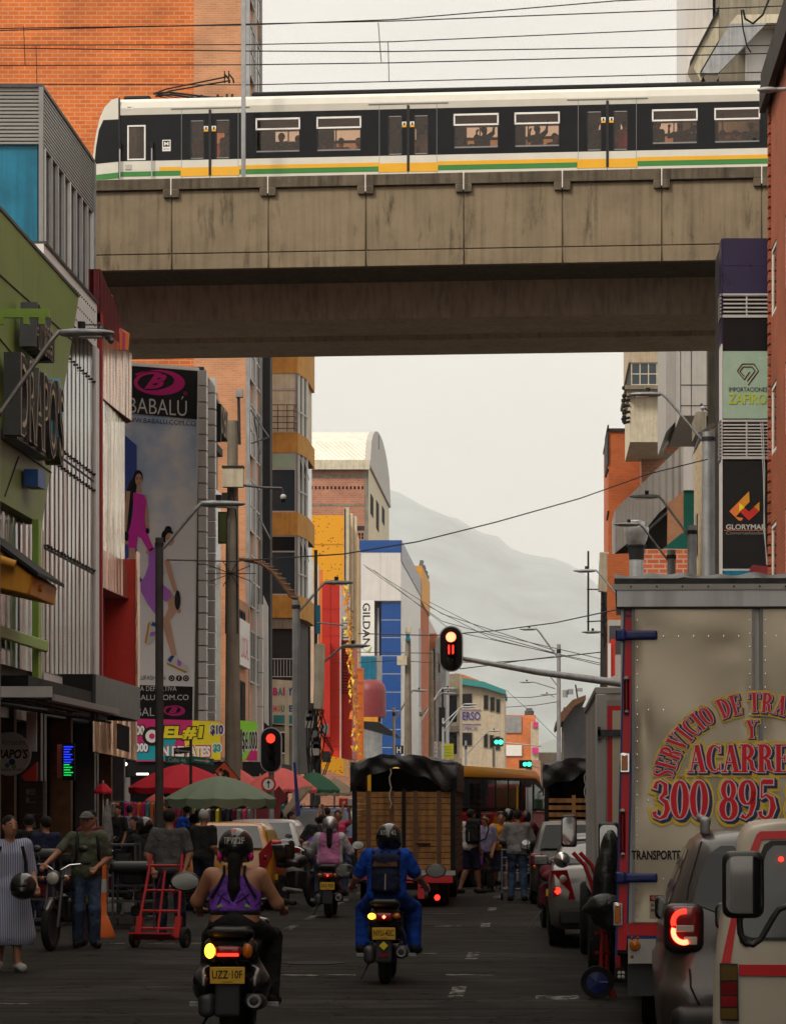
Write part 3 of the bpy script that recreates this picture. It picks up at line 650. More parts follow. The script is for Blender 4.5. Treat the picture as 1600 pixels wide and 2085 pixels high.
def green_building():
 r=bth('green_building','olive green shop building with slanted facade and big dark shop letters at left edge','building',XL,62)
 b=MB();X=-10.72
 poly=[fp(160,605,X),fp(160,613,X),fp(86,1068,X),Vector((X,52,fp(86,1068,X).z)),Vector((X,52,fp(160,605,X).z))]
 b.prism(poly,(-.25,0,0),'green_paint');b.build('facade_panel',r)
 zt=fp(160,605,X).z
 b=MB();b.box(X-.3,X+.03,52,fp(160,605,X).y+.05,zt,zt+.07,'darkmetal');b.build('roof_trim',r)
 b=MB()
 for p0,p1 in(((0,560),(155,700)),((0,690),(128,845)),((0,890),(104,962)),((38,930),(10,1010))):
  a,c=fp(*p0,X),fp(*p1,X);b.tube([a+Vector((.004,0,0)),c+Vector((.004,0,0))],.022,5,'black')
 b.build('panel_joint',r)
 block(r,-19,-11.35,52,70.6,4.0,zt-.1,'grey_clad')
 zb=fp(86,1068,X).z
 b=MB();b.box(X-.24,X-.2,52,65.5,4.7,zb,'ribs_mirror');b.build('mirror_cladding',r)
 b=MB();y=YX(78,-10.66);b.box(-10.74,-10.6,y-.28,y+.1,4.3,zb,'green_bright');b.build('post',r)
 b=MB();z=Z_(1308,62);b.box(-10.6,-10.52,54,y+.5,z-.13,z+.13,'green_bright');b.build('rail',r,bevel=.03)
 b=MB();z=Z_(656,58);b.box(-10.7,-9.4,57.0,57.12,z-.07,z+.1,'green_bright')
 for q in(-10.4,-9.9,-9.6):b.box(q,q+.12,57.0,57.1,z-.2,z-.07,'green_bright')
 b.build('sign_bracket',r)
 for t,p0,p1,h,m,nm in(('Almacén',(28,640),(68,715),.95,'darkmetal','small_letters'),('DRAPO\'S',(-4,735),(88,860),1.75,'darkmetal','large_letters')):
  a=fp((p0[0]+p1[0])/2,(p0[1]+p1[1])/2+0,X);w=fp(p1[0],800,X).y-fp(p0[0],800,X).y
  if nm=='large_letters':a=fp(44,835,X)
  b=MB();b.text(t,a,(0,1,0),(0,0,1),w,h,m,d=.12,off=.02,ex=.34);b.text(t,a,(0,1,0),(0,0,1),w,h,'beige',d=.466,off=.02);b.text(t,a,(0,1,0),(0,0,1),w*.975,h*.96,'black',d=.472,off=-.012);b.build(nm,r)
 b=MB();p=[fp(q[0],q[1],X)for q in((70,800),(84,770),(94,800),(92,870),(78,905),(62,900),(60,870),(74,850))];b.prism([v+Vector((.4,0,0))for v in p],(-.3,0,0),'blue_panel');b.build('blue_emblem',r)
 b=MB();b.prism([v+Vector((.3,0,0))for v in(fp(68,890,X),fp(82,880,X),fp(76,925,X),fp(66,915,X))],(-.2,0,0),'maroon');b.prism([v+Vector((.35,0,0))for v in(fp(0,872,X),fp(72,915,X),fp(72,938,X),fp(0,893,X))],(-.3,0,0),'darkmetal')
 b.build('lower_sign_bar',r);b=MB();b.prism([v+Vector((.35,0,0))for v in(fp(44,955,X),fp(60,960,X),fp(60,997,X),fp(44,990,X))],(-.3,0,0),'blue_paint');b.build('blue_letter',r)
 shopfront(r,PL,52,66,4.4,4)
 y=61.5;c=at(20,1535,y);s=bth('round_sign','round white shop sign with green and black lettering hanging under the dark awning','sign',c.x,y,z=c.z-.45)
 b=MB();b.lathe([(.001,-.03),(.44,-.03),(.46,0),(.44,.03),(.001,.03)],c,'y',32,'banner_white');b.build('disc',s,smooth=40)
 b=MB();b.text('Almacén',c+Vector((.08,-.031,.25)),(1,0,0),(0,0,1),.5,.13,'green_paint',d=.004);b.text('DRAPO\'S',c+Vector((0,-.031,0)),(1,0,0),(0,0,1),.78,.2,'black',d=.004,off=.03,shear=.2);b.text('identifica tu estilo',c+Vector((.05,-.031,-.32)),(1,0,0),(0,0,1),.5,.07,'black',d=.004);b.build('lettering',s)
 b=MB();b.lathe([(.001,-.036),(.07,-.036),(.07,-.03)],c+Vector((.06,0,-.17)),'y',16,'blue_paint');b.lathe([(.001,-.036),(.05,-.036),(.05,-.03)],c+Vector((-.04,0,-.24)),'y',16,'teal');b.lathe([(.001,-.036),(.05,-.036),(.05,-.03)],c+Vector((.1,0,-.27)),'y',16,'green_bright');b.build('emblem',s)
 b=MB();b.box(c.x-1.0,c.x+.1,y-.02,y+.02,c.z+.46,c.z+.5,'dark');b.build('bracket',s)
green_building()
def mustard_awning():
 r=bth('mustard_canopy','mustard yellow box canopy with a dark roof and a pipe at the left edge','canopy',-10.4,56,z=6)
 Y=57.0;b=MB();X1=X_(66,Y)
 b.prism([at(-60,1075,Y),at(55,1165,Y),at(66,1172,Y),at(60,1212,Y),at(-60,1185,Y)],(0,3,0),'mustard');b.build('body',r,bevel=.03)
 b=MB();b.prism([at(-60,1062,Y-.1),at(78,1165,Y-.1),at(78,1172,Y-.1),at(-60,1072,Y-.1)],(0,3.2,0),'black');b.build('roof',r)
 b=MB();b.tube([at(58,1188,Y+1),at(88,1200,Y+1)],.07,10,'mustard');b.build('pipe',r,smooth=40);b=MB();b.tube([at(-30,1130,Y-.15),at(32,1150,Y-.15)],.09,10,'mustard');b.build('pipe',r,smooth=40)
mustard_awning()
def white_building():
 r=bth('white_mirror_building','white perforated and mirror ribbed building between the green and red ones','building',XL,70)
 Z=Z_(620,74);y1=YX(198,XL);y0=60
 b=MB();wallp(b,PL,66,y1,4.6,Z,[(y0,y1-.7,4.8,Z_(705,73.5))],.25,'white_clad');b.build('wall',r)
 b=MB();pbox(b,PL,66,y1,Z,Z+.06,-.05,.3,'darkmetal');b.build('roof_trim',r)
 b=MB();Zm=Z_(712,74);pbox(b,PL,y0,y1-.62,4.8,Zm,-.012,-.002,'ribs_mirror');b.build('mirror_cladding',r)
 b=MB()
 for i in range(13):y=66.1+i*.62;pbox(b,PL,y,y+.035,4.8,Zm,-.018,-.0125,'black')
 for z in(Zm-3.4,Zm-5.7):pbox(b,PL,66,y1-.63,z,z+.05,-.022,-.0185,'black')
 b.build('panel_joint',r)
 for z in(Zm-.9,Zm-3.2,Zm-3.6,Zm-5.6):
  for i in range(16):b=MB();b.ball((XL+.04,66.3+i*.47,z),.035,6,'dark');b.build('bolt',r)
 for i in range(12):
  for j in range(3):b=MB();b.ball((XL+.005,70.3+i*.3,Z-.25-j*.35),.025,6,'dark');b.build('bolt',r)
 b=MB();pbox(b,PL,y1-.6,y1,4.6,Zm,-.06,-.003,'white_clad');b.build('corner_pier',r)
 b=MB();b.tube([(XL+.4,71.5,Zm+.25),(XL+.4,73.6,Zm+.25)],.03,6,'darkmetal')
 for i in range(4):b.tube([(XL,71.7+i*.6,Zm+.25),(XL+.45,71.7+i*.6,Zm+.25)],.02,6,'darkmetal');b.ball((XL+.42,71.7+i*.6,Zm+.15),.09,8,'darkmetal')
 b.build('lamp_rail',r)
 block(r,-19,XL-.26,70.7,y1,4.6,Z-.05,'grey_clad')
 shopfront(r,PL,66.2,y1,4.6,2)
white_building()
def glass_building():
 X=-11.65;y0=YX(84,X);y1=YX(190,X)
 r=bth('glass_building','grey louvred building with teal blue end wall and dark side glazing behind the green one','building',X,y0+2)
 zt=Z_(178,y0);zl=Z_(293,y0);zb=9.5
 b=MB();b.box(-20,X+.02,y0,y1,zl,zt,'louvre');b.build('louvre_band',r)
 b=MB();b.box(-20.02,X+.05,y0-.04,y1+.02,zt,zt+.08,'darkmetal');b.box(X-.04,X+.06,y0-.06,y0+.06,zb,zt,'grey');b.box(X-.04,X+.08,y1-.1,y1+.04,zb,zt,'galv');b.build('edge_trim',r)
 b=MB();b.box(-20,X-.1,y0+.1,y1-.1,zb,zl-.01,'blue_panel');b.build('blue_wall',r)
 b=MB()
 b.box(X-.09,X-.06,y0+.1,y1-.1,zb,zl-.01,'glassblue');b.build('glazing',r)
 for i in range(9):
  b=MB();y=y0+.5+i*(y1-y0-.6)/8;b.box(X-.05,X+.03,y-.05,y+.05,zb,zl,'lgrey' if i%4 else 'white');b.build('mullion',r)
glass_building()
def red_building():
 y0=YX(200,XL);r=bth('red_building','red and copper ribbed building with bulging bands, its red recess above the dark canopy','building',XL,77)
 y1=79.3
 b=MB();b.box(-19,XL-.5,y0,y1,4.6,13.9,'darkred');b.box(XL-.5,XL+.1,y0,y0+.2,4.4,14.2,'darkred');b.build('wall',r)
 def bulge(z0,z1,m,name,amp,under=None):
  b=MB();n=10;pts=[]
  for i in range(n+1):
   t=i/n;pts.append(Vector((XL+.02+amp*t**1.6,y0+.35+(y1-y0-.35)*t,z0)))
  pts+=[Vector((XL+amp-.15,y1+.35,z0)),Vector((XL-.5,y1+.35,z0)),Vector((XL-.5,y0+.35,z0))]
  b.prism(pts,(0,0,z1-z0),m)
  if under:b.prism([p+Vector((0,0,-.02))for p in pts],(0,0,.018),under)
  return b.build(name,r)
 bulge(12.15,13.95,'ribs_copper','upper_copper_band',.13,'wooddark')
 b=MB();b.prism([(XL+.06,y0,13.97),(XL+.06,y1,13.97),(XL+.06,y1,14.1),(XL+.06,(y0+y1)/2,14.9),(XL+.06,y0,15.3)],(-.3,0,0),'ribs_maroon');b.build('maroon_parapet',r)
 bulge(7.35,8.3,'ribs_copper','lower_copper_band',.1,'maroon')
 b=MB();b.box(XL-.45,XL+.0,y0+.36,y1-.3,8.3,12.12,'ribs_gold');b.build('gold_cladding',r)
 b=MB();b.box(XL-.6,XL+.3,y1-.35,y1,4.6,8.4,'red_paint');b.build('red_pier',r)
 b=MB();b.box(XL+.305,XL+.36,y1-.4,y1,4.6,8.6,'ribs_copper');b.build('copper_edge',r)
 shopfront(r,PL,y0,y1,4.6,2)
 p=at(236,690,77.5);d=bth('cloth_ornament','orange and purple pleated cloth ornament hanging from the copper parapet','ornament',p.x,p.y,z=p.z-.3)
 b=MB()
 for i in range(9):
  t=(i-4)/4;c='orange_paint' if i%2==0 else 'magenta'
  b.prism([p+Vector((t*.06,0,.32)),p+Vector((t*.3-.04,-.02,.15)),p+Vector((t*.24,-.02,-.28)),p+Vector((t*.24+.08,0,-.3)),p+Vector((t*.3+.06,0,.15))],(0,.06+.02*(i%3),0),c)
 b.build('pleats',d)
 b=MB();b.ball(p+Vector((-.4,0,1.15)),.16,8,'mustard',sx=1.3,sy=.5,sz=.5);b.ball(p+Vector((-.2,0,1.12)),.12,8,'mustard',sx=1.2,sy=.5,sz=.5);b.build('bow',d)
red_building()
def awnings():
 r=bth('dark_canopy','black flat canopy with grey fascia over the pavement below the red recess','canopy',-10.6,72,z=4)
 b=MB();b.box(XL,-10.32,60,76.4,4.15,4.45,'black');b.build('slab',r)
 b=MB();b.box(-10.31,-10.24,68.7,76.4,4.0,4.86,'darkmetal');b.box(XL,-10.31,76.4,76.48,4.0,4.7,'darkmetal');b.box(XL,-10.31,68.6,68.7,4.0,4.86,'black');b.build('fascia',r)
 r=bth('lattice_awning','wide translucent awning on a dark lattice frame over the left pavement','awning',-9.6,58,z=3)
 b=MB();n=12
 for i in range(n):y=54+i*.75;b.tube([(-10.95,y,3.85),(-8.95,y,3.55)],.025,5,'darkmetal');b.tube([(-10.95,y,3.85),(-8.95,y,3.75)],.025,5,'darkmetal')
 for k in range(5):x=-10.9+k*.49;b.tube([(x,54,3.85-k*.03),(x,62.4,3.85-k*.03)],.025,5,'darkmetal')
 b.build('frame',r)
 b=MB()
 for k in range(14):y=54+k*.6;b.prism([(-11,y,3.95),(-8.85,y,3.8),(-8.85,y,3.83),(-11,y,3.98)],(0,.56,0),'lgrey' if k<1 else 'darkmetal')
 b.build('sheets',r);b=MB();b.box(-11,-8.84,53.9,53.98,3.78,3.98,'lgrey');b.box(-8.86,-8.8,54,62.4,3.72,3.84,'grey');b.build('gutter',r)
 r=bth('copper_sign_box','reddish copper ribbed box with a dark screen hanging under the black canopy','sign',-10.5,76,z=3)
 b=MB();b.prism([at(190,1465,72),at(280,1470,75),at(280,1548,75),at(190,1530,72)],(-.2,.6,0),'ribs_copper');b.build('box',r)
 b=MB();a=at(238,1472,73.2);b.prism([a,at(263,1480,73.6),at(263,1532,73.6),at(238,1524,73.2)],(0,.1,0),'black');b.build('screen',r)
 r=bth('led_board','dark programmable board with blue and green glowing text lines','sign',-10.2,63,z=2.4)
 c=at(143,1551,63);b=MB();b.box(c.x-.16,c.x+.1,63,63.08,c.z-.4,c.z+.4,'black');b.build('panel',r)
 b=MB()
 for i in range(12):
  z=c.z+.32-i*.055;m='led_blue' if i<7 else 'led_green';w=.2-(i*37%5)*.02
  b.box(c.x-.13,c.x-.13+w,62.985,62.995,z-.012,z+.012,m)
 b.build('text_rows',r)
 b=MB();p=at(128,1550,63.2);b.box(p.x-.1,p.x+.06,63.1,63.2,p.z-.36,p.z+.36,'pinkish');b.build('pink_poster',loc=p-Vector((0,0,.36)),label='narrow pink poster just left of the glowing board',cat='poster')
 b=MB();p=at(60,1575,64);b.prism([at(45,1580,64),at(76,1552,64),at(76,1592,64),at(52,1590,64)],(0,.05,0),'red_paint');b.build('red_poster',loc=p,label='small red and white poster behind the round shop sign',cat='poster')
 b=MB();p=at(65,1480,64);b.box(p.x-.11,p.x+.11,64,64.05,Z_(1530,64),Z_(1450,64),'lgrey');b.build('hanging_board',loc=(p.x,64,Z_(1530,64)),label='pale hanging panel above the red poster under the awning',cat='board')
 b=MB();y=61;x0,x1=X_(40,y),X_(88,y);b.box(x0,x1,y,y+.4,.13,Z_(1590,y),'brick_dark')
 o=b.build('dark_brick_pier',loc=((x0+x1)/2,y,.13),label='dark brick pier with vertical letters behind the woman in the striped dress',cat='pier')
 b=MB()
 for i,ch in enumerate('EL TIGRE'):
  if ch!=' ':b.text(ch,((x0+x1)/2,y-.001,Z_(1612+i*17,y)),(1,0,0),(0,0,1),.2,.11,'grey',d=.004,off=.02)
 b.build('lettering',o)
 ORG[o.name]=Vector(((x0+x1)/2,y,.13))
 for i,(px,py,lab)in enumerate(((252,1556,'lit white spotlight under the red building'),(290,1576,'lit white strip light in the shop behind the red umbrella'))):
  p=at(px,py,82);b=MB()
  if i:b.box(p.x-.16,p.x+.16,p.y,p.y+.1,p.z-.025,p.z+.025,'glow_white')
  else:b.ball(p,.09,10,'glow_white',sx=1.2,sz=.7)
  b.build('shop_lamp',loc=p,label=lab,cat='lamp')
EM('led_blue',(.02,.05,1),1.2);EM('led_green',(.02,.9,.15),.7)
awnings()
def art(b,pts,Y,m,k,th=.004):
 b.prism([at(x,y,Y)-Vector((0,.004*k,0))for x,y in pts],(0,-.003,0),m)
M('bb_sky',(.5,.52,.58),.6,var=.0);M('bb_blue',(.04,.08,.42),.6,var=.05);M('bb_mag',(.8,.015,.5),.6,var=.1,sc=3);M('bb_purp',(.5,.15,.72),.6,var=.1,sc=3);M('bb_skin',(.66,.38,.26),.6,var=.06);M('bb_pink',(.6,.0,.2),.6,var=0)
def bbsky():
 m=MATS['bb_sky'];t=m.node_tree;n=t.nodes;l=t.links;g=n.new('ShaderNodeTexCoord');z=n.new('ShaderNodeTexNoise');z.inputs['Scale'].default_value=.7;z.inputs['Detail'].default_value=6
 l.new(g.outputs['Object'],z.inputs['Vector']);sp=n.new('ShaderNodeSeparateXYZ');l.new(g.outputs['Object'],sp.inputs[0])
 mr=n.new('ShaderNodeMapRange');mr.inputs[1].default_value=2;mr.inputs[2].default_value=10;mr.inputs[3].default_value=-.3;mr.inputs[4].default_value=.12;l.new(sp.outputs[2],mr.inputs[0])
 ad=n.new('ShaderNodeMath');l.new(z.outputs['Fac'],ad.inputs[0]);l.new(mr.outputs[0],ad.inputs[1])
 r=n.new('ShaderNodeValToRGB');r.color_ramp.elements[0].position=.4;r.color_ramp.elements[0].color=(.88,.86,.88,1);r.color_ramp.elements[1].position=.72;r.color_ramp.elements[1].color=(.3,.5,.82,1)
 l.new(ad.outputs[0],r.inputs[0]);l.new(r.outputs[0],n['Principled BSDF'].inputs['Base Color'])
bbsky()
def billboard():
 Y=96.4;r=bth('billboard','tall sportswear billboard with two printed women, black header and blue sky','billboard',-12.2,Y,z=4.6)
 b=MB();b.prism([at(225,737,Y),at(404,752,Y),at(392.5,1466,Y),at(225,1466,Y)],(0,.1,0),'bb_sky');b.build('printed_sheet',r)
 b=MB();b.prism([at(225,734,Y-.03),at(404,748,Y-.03),at(407,754,Y-.03),at(395,1466,Y-.03),at(392,1466,Y-.03),at(403,755,Y-.03),at(225,741,Y-.03)],(0,.14,0),'white');b.build('sheet_border',r)
 b=MB();Y-=.01
 art(b,[(225,742),(403,756),(402,854),(225,838)],Y,'black',1)
 b.build('printed_header',r);b=MB();art(b,[(225,1393),(394,1398),(393,1466),(225,1466)],Y,'black',1)
 b.build('printed_footer',r);b=MB();art(b,[(225,870),(248,880),(279,907),(279,1124),(225,1160)],Y,'bb_blue',1)
 art(b,[(279,1190),(282,1170),(291,1182),(279,1184)],Y,'bb_blue',1);b.build('printed_blue_wall',r)
 b=MB();U,V=(1,0,-.06),(0,0,1)
 def tx(t,px,py,w,h,m,**k):b.text(t,at(px,py,Y)-Vector((0,.006,0)),U if py<900 else(1,0,0),V,w*Y/F,h*Y/F,m,**k)
 tx('BABALÚ',322,824,118,40,'banner_white',off=-.006);tx('WWW.BABALU.COM.CO',323,858,152,10,'black');tx('®',378,801,8,8,'bb_pink')
 tx('BABALUFASHION',297,1380,80,9,'dark');tx('ROPA DEPORTIVA',312,1402,96,10,'banner_white');tx('BABALU.COM.CO',322,1420,125,11,'banner_white');tx('BABALÚ',290,1447,80,22,'banner_white',off=-.006)
 b.build('lettering',r)
 b=MB()
 def emblem(cx,cy,s):
  O=[];I=[]
  for i in range(25):
   a=R(150-i*12.5);O.append((cx+52*s*math.cos(a),cy-26*s*math.sin(a)+6*s*math.cos(a)*.2));I.append((cx-6*s+(52-14*abs(math.sin((i/24)*PI))-1)*s*math.cos(a),cy-4*s-(26-10*abs(math.sin((i/24)*PI))-.8)*s*math.sin(a)))
  for i in range(24):art(b,[O[i],O[i+1],I[i+1],I[i]],Y,'bb_pink',2)
  O=[];I=[]
  for i in range(21):
   a=R(60+i*11);O.append((cx-14*s+38*s*math.cos(a),cy-22*s*math.sin(a)));I.append((cx-14*s+30*s*math.cos(a),cy-17*s*math.sin(a)))
  for i in range(20):art(b,[O[i],O[i+1],I[i+1],I[i]],Y,'bb_pink',3)
  b.text('B',at(cx-8*s,cy-2*s,Y)-Vector((0,.012,0)),(1,0,0),(0,0,1),46*s*Y/F,30*s*Y/F,'bb_pink',d=.004,off=.05,shear=.5)
 emblem(325,779,1);b.build('printed_emblem',r);b=MB();emblem(356,1447,.42);b.build('printed_emblem',r)
 for i,px in enumerate((350,365,379)):
  b.__init__();b.lathe([(.001,0),(.1,0),(.1,.004)],at(px,1381,Y)-Vector((0,.008,0)),'y',20,'black');b.lathe([(.04,0),(.055,0)],at(px,1381,Y)-Vector((0,.012,0)),'y',16,'white')if i!=1 else b.text('f',at(px,1381,Y)-Vector((0,.009,0)),(1,0,0),V,.06,.13,'white');b.build('round_icon',r)
 b=MB()
 def limb(pts,ws,m,k):
  n=len(pts)
  Ls=[];Rs=[]
  for i in range(n):
   d=Vector((pts[min(i+1,n-1)][0]-pts[max(i-1,0)][0],pts[min(i+1,n-1)][1]-pts[max(i-1,0)][1])).normalized()
   Ls.append((pts[i][0]-d.y*ws[i],pts[i][1]+d.x*ws[i]));Rs.append((pts[i][0]+d.y*ws[i],pts[i][1]-d.x*ws[i]))
  for i in range(n-1):art(b,[Ls[i],Ls[i+1],Rs[i+1],Rs[i]],Y,m,k)
 def disc(x,y,rx,ry,m,k):art(b,[(x+rx*math.cos(i*PI/10),y+ry*math.sin(i*PI/10))for i in range(20)],Y,m,k)
 limb([(284,962),(272,985),(262,1020),(258,1060),(262,1082)],[5,8,10,9,4],'black',2)
 limb([(262,1000),(258,1040),(255,1082),(258,1105)],[4,4.5,3.5,3],'bb_skin',3);limb([(294,1008),(299,1040),(301,1078)],[4,4,3],'bb_skin',3)
 disc(282,972,9.5,15,'black',3);disc(283,977,7,12.5,'bb_skin',4);limb([(283,988),(284,1004)],[3.5,6],'bb_skin',4)
 disc(280,975,1.8,1,'black',5);disc(286.5,975,1.8,1,'black',5);disc(283.5,984,2.2,1,'magenta',5);limb([(277.5,972.4),(282,971.6)],[.5,.5],'black',5);limb([(285,971.6),(289,972.4)],[.5,.5],'black',5)
 art(b,[(272,1003),(293,1007),(299,1022),(296,1045),(295,1062),(300,1084),(306,1100),(314,1118),(304,1124),(288,1096),(281,1092),(279,1116),(261,1116),(262,1085),(268,1062),(272,1040),(272,1020)],Y,'bb_mag',5)
 limb([(270,1116),(268,1150)],[7,5],'bb_skin',4);limb([(309,1119),(300,1128)],[6,5],'bb_skin',4);disc(258,1092,5,10,'black',6);disc(301,1081,4,6,'black',6);disc(259,1104,4,5,'bb_skin',5)
 disc(343,1078,7,7,'black',4);disc(342,1092,13,15,'black',3);disc(346,1098,9,13,'bb_skin',4);disc(343,1097,1.8,1,'black',5);disc(350,1099,1.6,1,'black',5);limb([(342,1105),(348,1106)],[1,1],'banner_white',5)
 limb([(313,1118),(322,1150),(330,1170)],[7,5,5],'bb_skin',4);limb([(340,1140),(346,1165),(358,1205)],[5,5,4],'bb_skin',4);disc(362,1222,6,20,'black',5);disc(365,1244,4,5,'bb_skin',4)
 art(b,[(306,1118),(320,1112),(333,1128),(330,1150),(326,1172),(332,1190),(346,1202),(350,1216),(338,1226),(326,1214),(326,1240),(316,1250),(300,1228),(288,1205),(287,1188),(296,1172),(303,1150),(303,1135)],Y,'bb_purp',5)
 limb([(338,1206),(350,1222),(352,1240),(340,1262)],[10,9,9,6],'bb_skin',4);limb([(322,1246),(328,1270),(314,1282)],[6,6,4],'bb_skin',4)
 limb([(336,1256),(344,1290),(355,1335)],[9,7,5],'bb_skin',3)
 for cx,cy,a in((309,1288,100),(362,1352,25)):
  c_,s_=math.cos(R(a)),math.sin(R(a));q=lambda x,y:(cx+x*c_-y*s_,cy+x*s_+y*c_)
  art(b,[q(-24,2),q(-22,-8),q(-12,-14),q(0,-9),q(20,-4),q(26,3),q(24,8),q(-20,8)],Y,'banner_white',6);art(b,[q(-22,1),q(-19,-10),q(-12,-13),q(-14,4)],Y,'blue_paint',7);art(b,[q(-4,-9),q(6,-7),q(8,2),q(0,2)],Y,'bb_purp',7);art(b,[q(-22,6),q(25,6),q(22,10),q(-18,10)],Y,'mustard',7)
 b.build('printed_women',r)
 r=bth('concrete_shop_building','grey concrete shop building carrying the billboard, with sign letters on its side','building',XL,99)
 y0=96.55;y1=YX(447,XL)-.5;zt=Z_(752,96.4)
 b=MB();b.box(-19,XL+.0,y0,y1,3.6,zt,'concrete');b.build('wall',r)
 b=MB();b.prism([(XL+.15,y0-.05,zt),(XL+.15,y1,zt-.6),(XL+.15,y1,zt-.5),(XL+.15,y0-.05,zt+.1)],(-8,0,0),'darkmetal');b.build('roof_trim',r)
 for k,(px,d)in enumerate(((404,.0),(424,.0))):
  x0=X_(394 if k==0 else 425,y0);b=MB();n=22;hh=(zt-4.4)/n
  for i in range(n):b.box(XL+.002+k*.1,XL+.26+k*.1,y0-.3+k*1.7,y0+.12+k*1.7,4.4+i*hh,4.4+(i+1)*hh-.05,'white_clad')
  b.build('tiled_pier',r)
 b=MB();b.box(XL,XL+.1,y0+.4,y1,4.4,Z_(985,99),'brownglass');b.build('brown_glazing',r)
 b=MB();b.text('JOYERIA',(XL+.1,99.6,Z_(868,99.4)),(0,1,0),(0,0,1),2.4,1.3,'black',d=.1,off=.04,ex=.3);b.text('JOYERIA',(XL+.1,99.6,Z_(868,99.4)),(0,1,0),(0,0,1),2.4,1.3,'beige',d=.405,off=-.005);b.box(XL+.02,XL+.3,98.3,100.9,Z_(905,99.4)-.25,Z_(905,99.4),'black');b.build('side_letters',r)
 b=MB();p0=at(424,1042,98);b.box(XL+.45,XL+1.0,98,98.1,Z_(1107,98),Z_(1042,98),'darkmetal');b.box(XL+.5,XL+.95,97.98,98,Z_(1103,98),Z_(1046,98),'green_paint');b.build('hanging_sign',r)
 shopfront(r,PL,y0,y1,3.6,2);b=MB();P=plane('f',y0-.2);pbox(b,P,-19,XL-.1,.05,3.6,.0,.1,'void');b.build('dark_front',r)
billboard()
def banners():
 Y=91.0;M('bn_white',(.75,.73,.7),.6,var=0)
 r=bth('price_banner','wide magenta, cyan and yellow sale banner with EL # 1 lettering','banner',X_(365,Y),Y,z=Z_(1550,Y))
 b=MB();g=lambda px,py:at(px,py,Y)
 b.prism([g(277,1463),g(451,1468),g(451,1549),g(277,1551)],(0,.03,0),'magenta');b.build('cloth',r)
 b=MB();art(b,[(277,1548),(277,1524),(320,1496),(362,1492),(350,1548)],Y,'cyan_b',1);art(b,[(392,1467),(450,1469),(450,1547),(380,1548),(376,1505),(392,1500)],Y,'yellow_b',2);b.build('colour_fields',r)
 b=MB();U,V=(1,0,0),(0,0,1);sc=Y/F
 def tx(t,px,py,w,h,m,m2,off=.05,**k):
  b.text(t,g(px,py)-Vector((0,.012,0)),U,V,(w+5)*sc,(h+5)*sc,m2,d=.002,off=off+.04,**k);b.text(t,g(px,py)-Vector((0,.017,0)),U,V,w*sc,h*sc,m,d=.002,off=off,**k)
 tx('EL#1',374,1492,82,27,'yellow_b','black',shear=.1);tx('EN REMATES',375,1530,108,22,'bn_white','magenta');tx('$10',442,1487,26,22,'inkblue','bn_white');tx('$3',442,1524,16,18,'cyan_b','bn_white');tx('00',286,1487,18,20,'bn_white','black');tx('000',289,1522,26,18,'bn_white','inkblue')
 b.lathe([(.001,0),(.3,0),(.3,.004)],g(310,1499)-Vector((0,.02,0)),'y',20,'black');b.lathe([(.001,0),(.2,0),(.2,.004)],g(310,1499)-Vector((0,.026,0)),'y',20,'bn_white');b.lathe([(.001,0),(.09,0),(.09,.004)],g(310,1499)-Vector((0,.032,0)),'y',16,'magenta')
 b.build('lettering',r)
 Y2=89;r=bth('price_banner','small green and magenta banner reading 6.000 beside the concrete post','banner',X_(505,Y2),Y2,z=Z_(1550,Y2))
 g=lambda px,py:at(px,py,Y2)
 b=MB();b.prism([g(481,1466),g(524,1470),g(524,1550),g(481,1546)],(0,.03,0),'lime_b');b.prism([g(470,1484),g(480.5,1486),g(480.5,1545),g(470,1543)],(0,.03,0),'yellow_b');b.build('cloth',r)
 b=MB();art(b,[(481,1467),(487,1467),(492,1546),(484,1546)],Y2,'magenta',1);art(b,[(500,1548),(524,1500),(524,1549)],Y2,'magenta',1)
 b.text('$6.000',g(509,1510)-Vector((0,.012,0)),U,V,34*Y2/F,50*Y2/F,'bn_white',d=.002,off=.07);b.text('$6.000',g(509,1510)-Vector((0,.017,0)),U,V,31*Y2/F,44*Y2/F,'black',d=.002,off=.02);b.build('lettering',r)
 r=bth('shop_canopy','long black fascia over the market shops below the sale banners','canopy',-9.8,90,z=2.4)
 b=MB();b.box(-12.6,-7.9,91.2,96,2.95,3.1,'black');b.box(-12.6,-7.9,91.1,91.2,2.7,3.15,'black');b.build('slab',r)
 b=MB();p=at(246,1612,84);b.box(p.x-.27,p.x+.27,84,84.04,Z_(1634,84),Z_(1583,84),'lgrey')
 for i in range(6):
  for j in range(4):
   if(i+j)%2:b.box(p.x-.12+j*.06,p.x-.06+j*.06,83.99,83.998,Z_(1630,84)+i*.08,Z_(1630,84)+i*.08+.08,'darkred')
 b.ball((p.x,84,Z_(1592,84)),.06,8,'brick_rust',sy=.15);o=b.build('shirt_poster',loc=(p.x,84,Z_(1634,84)),label='grey poster printed with a red checked garment under the shops',cat='poster')
banners()
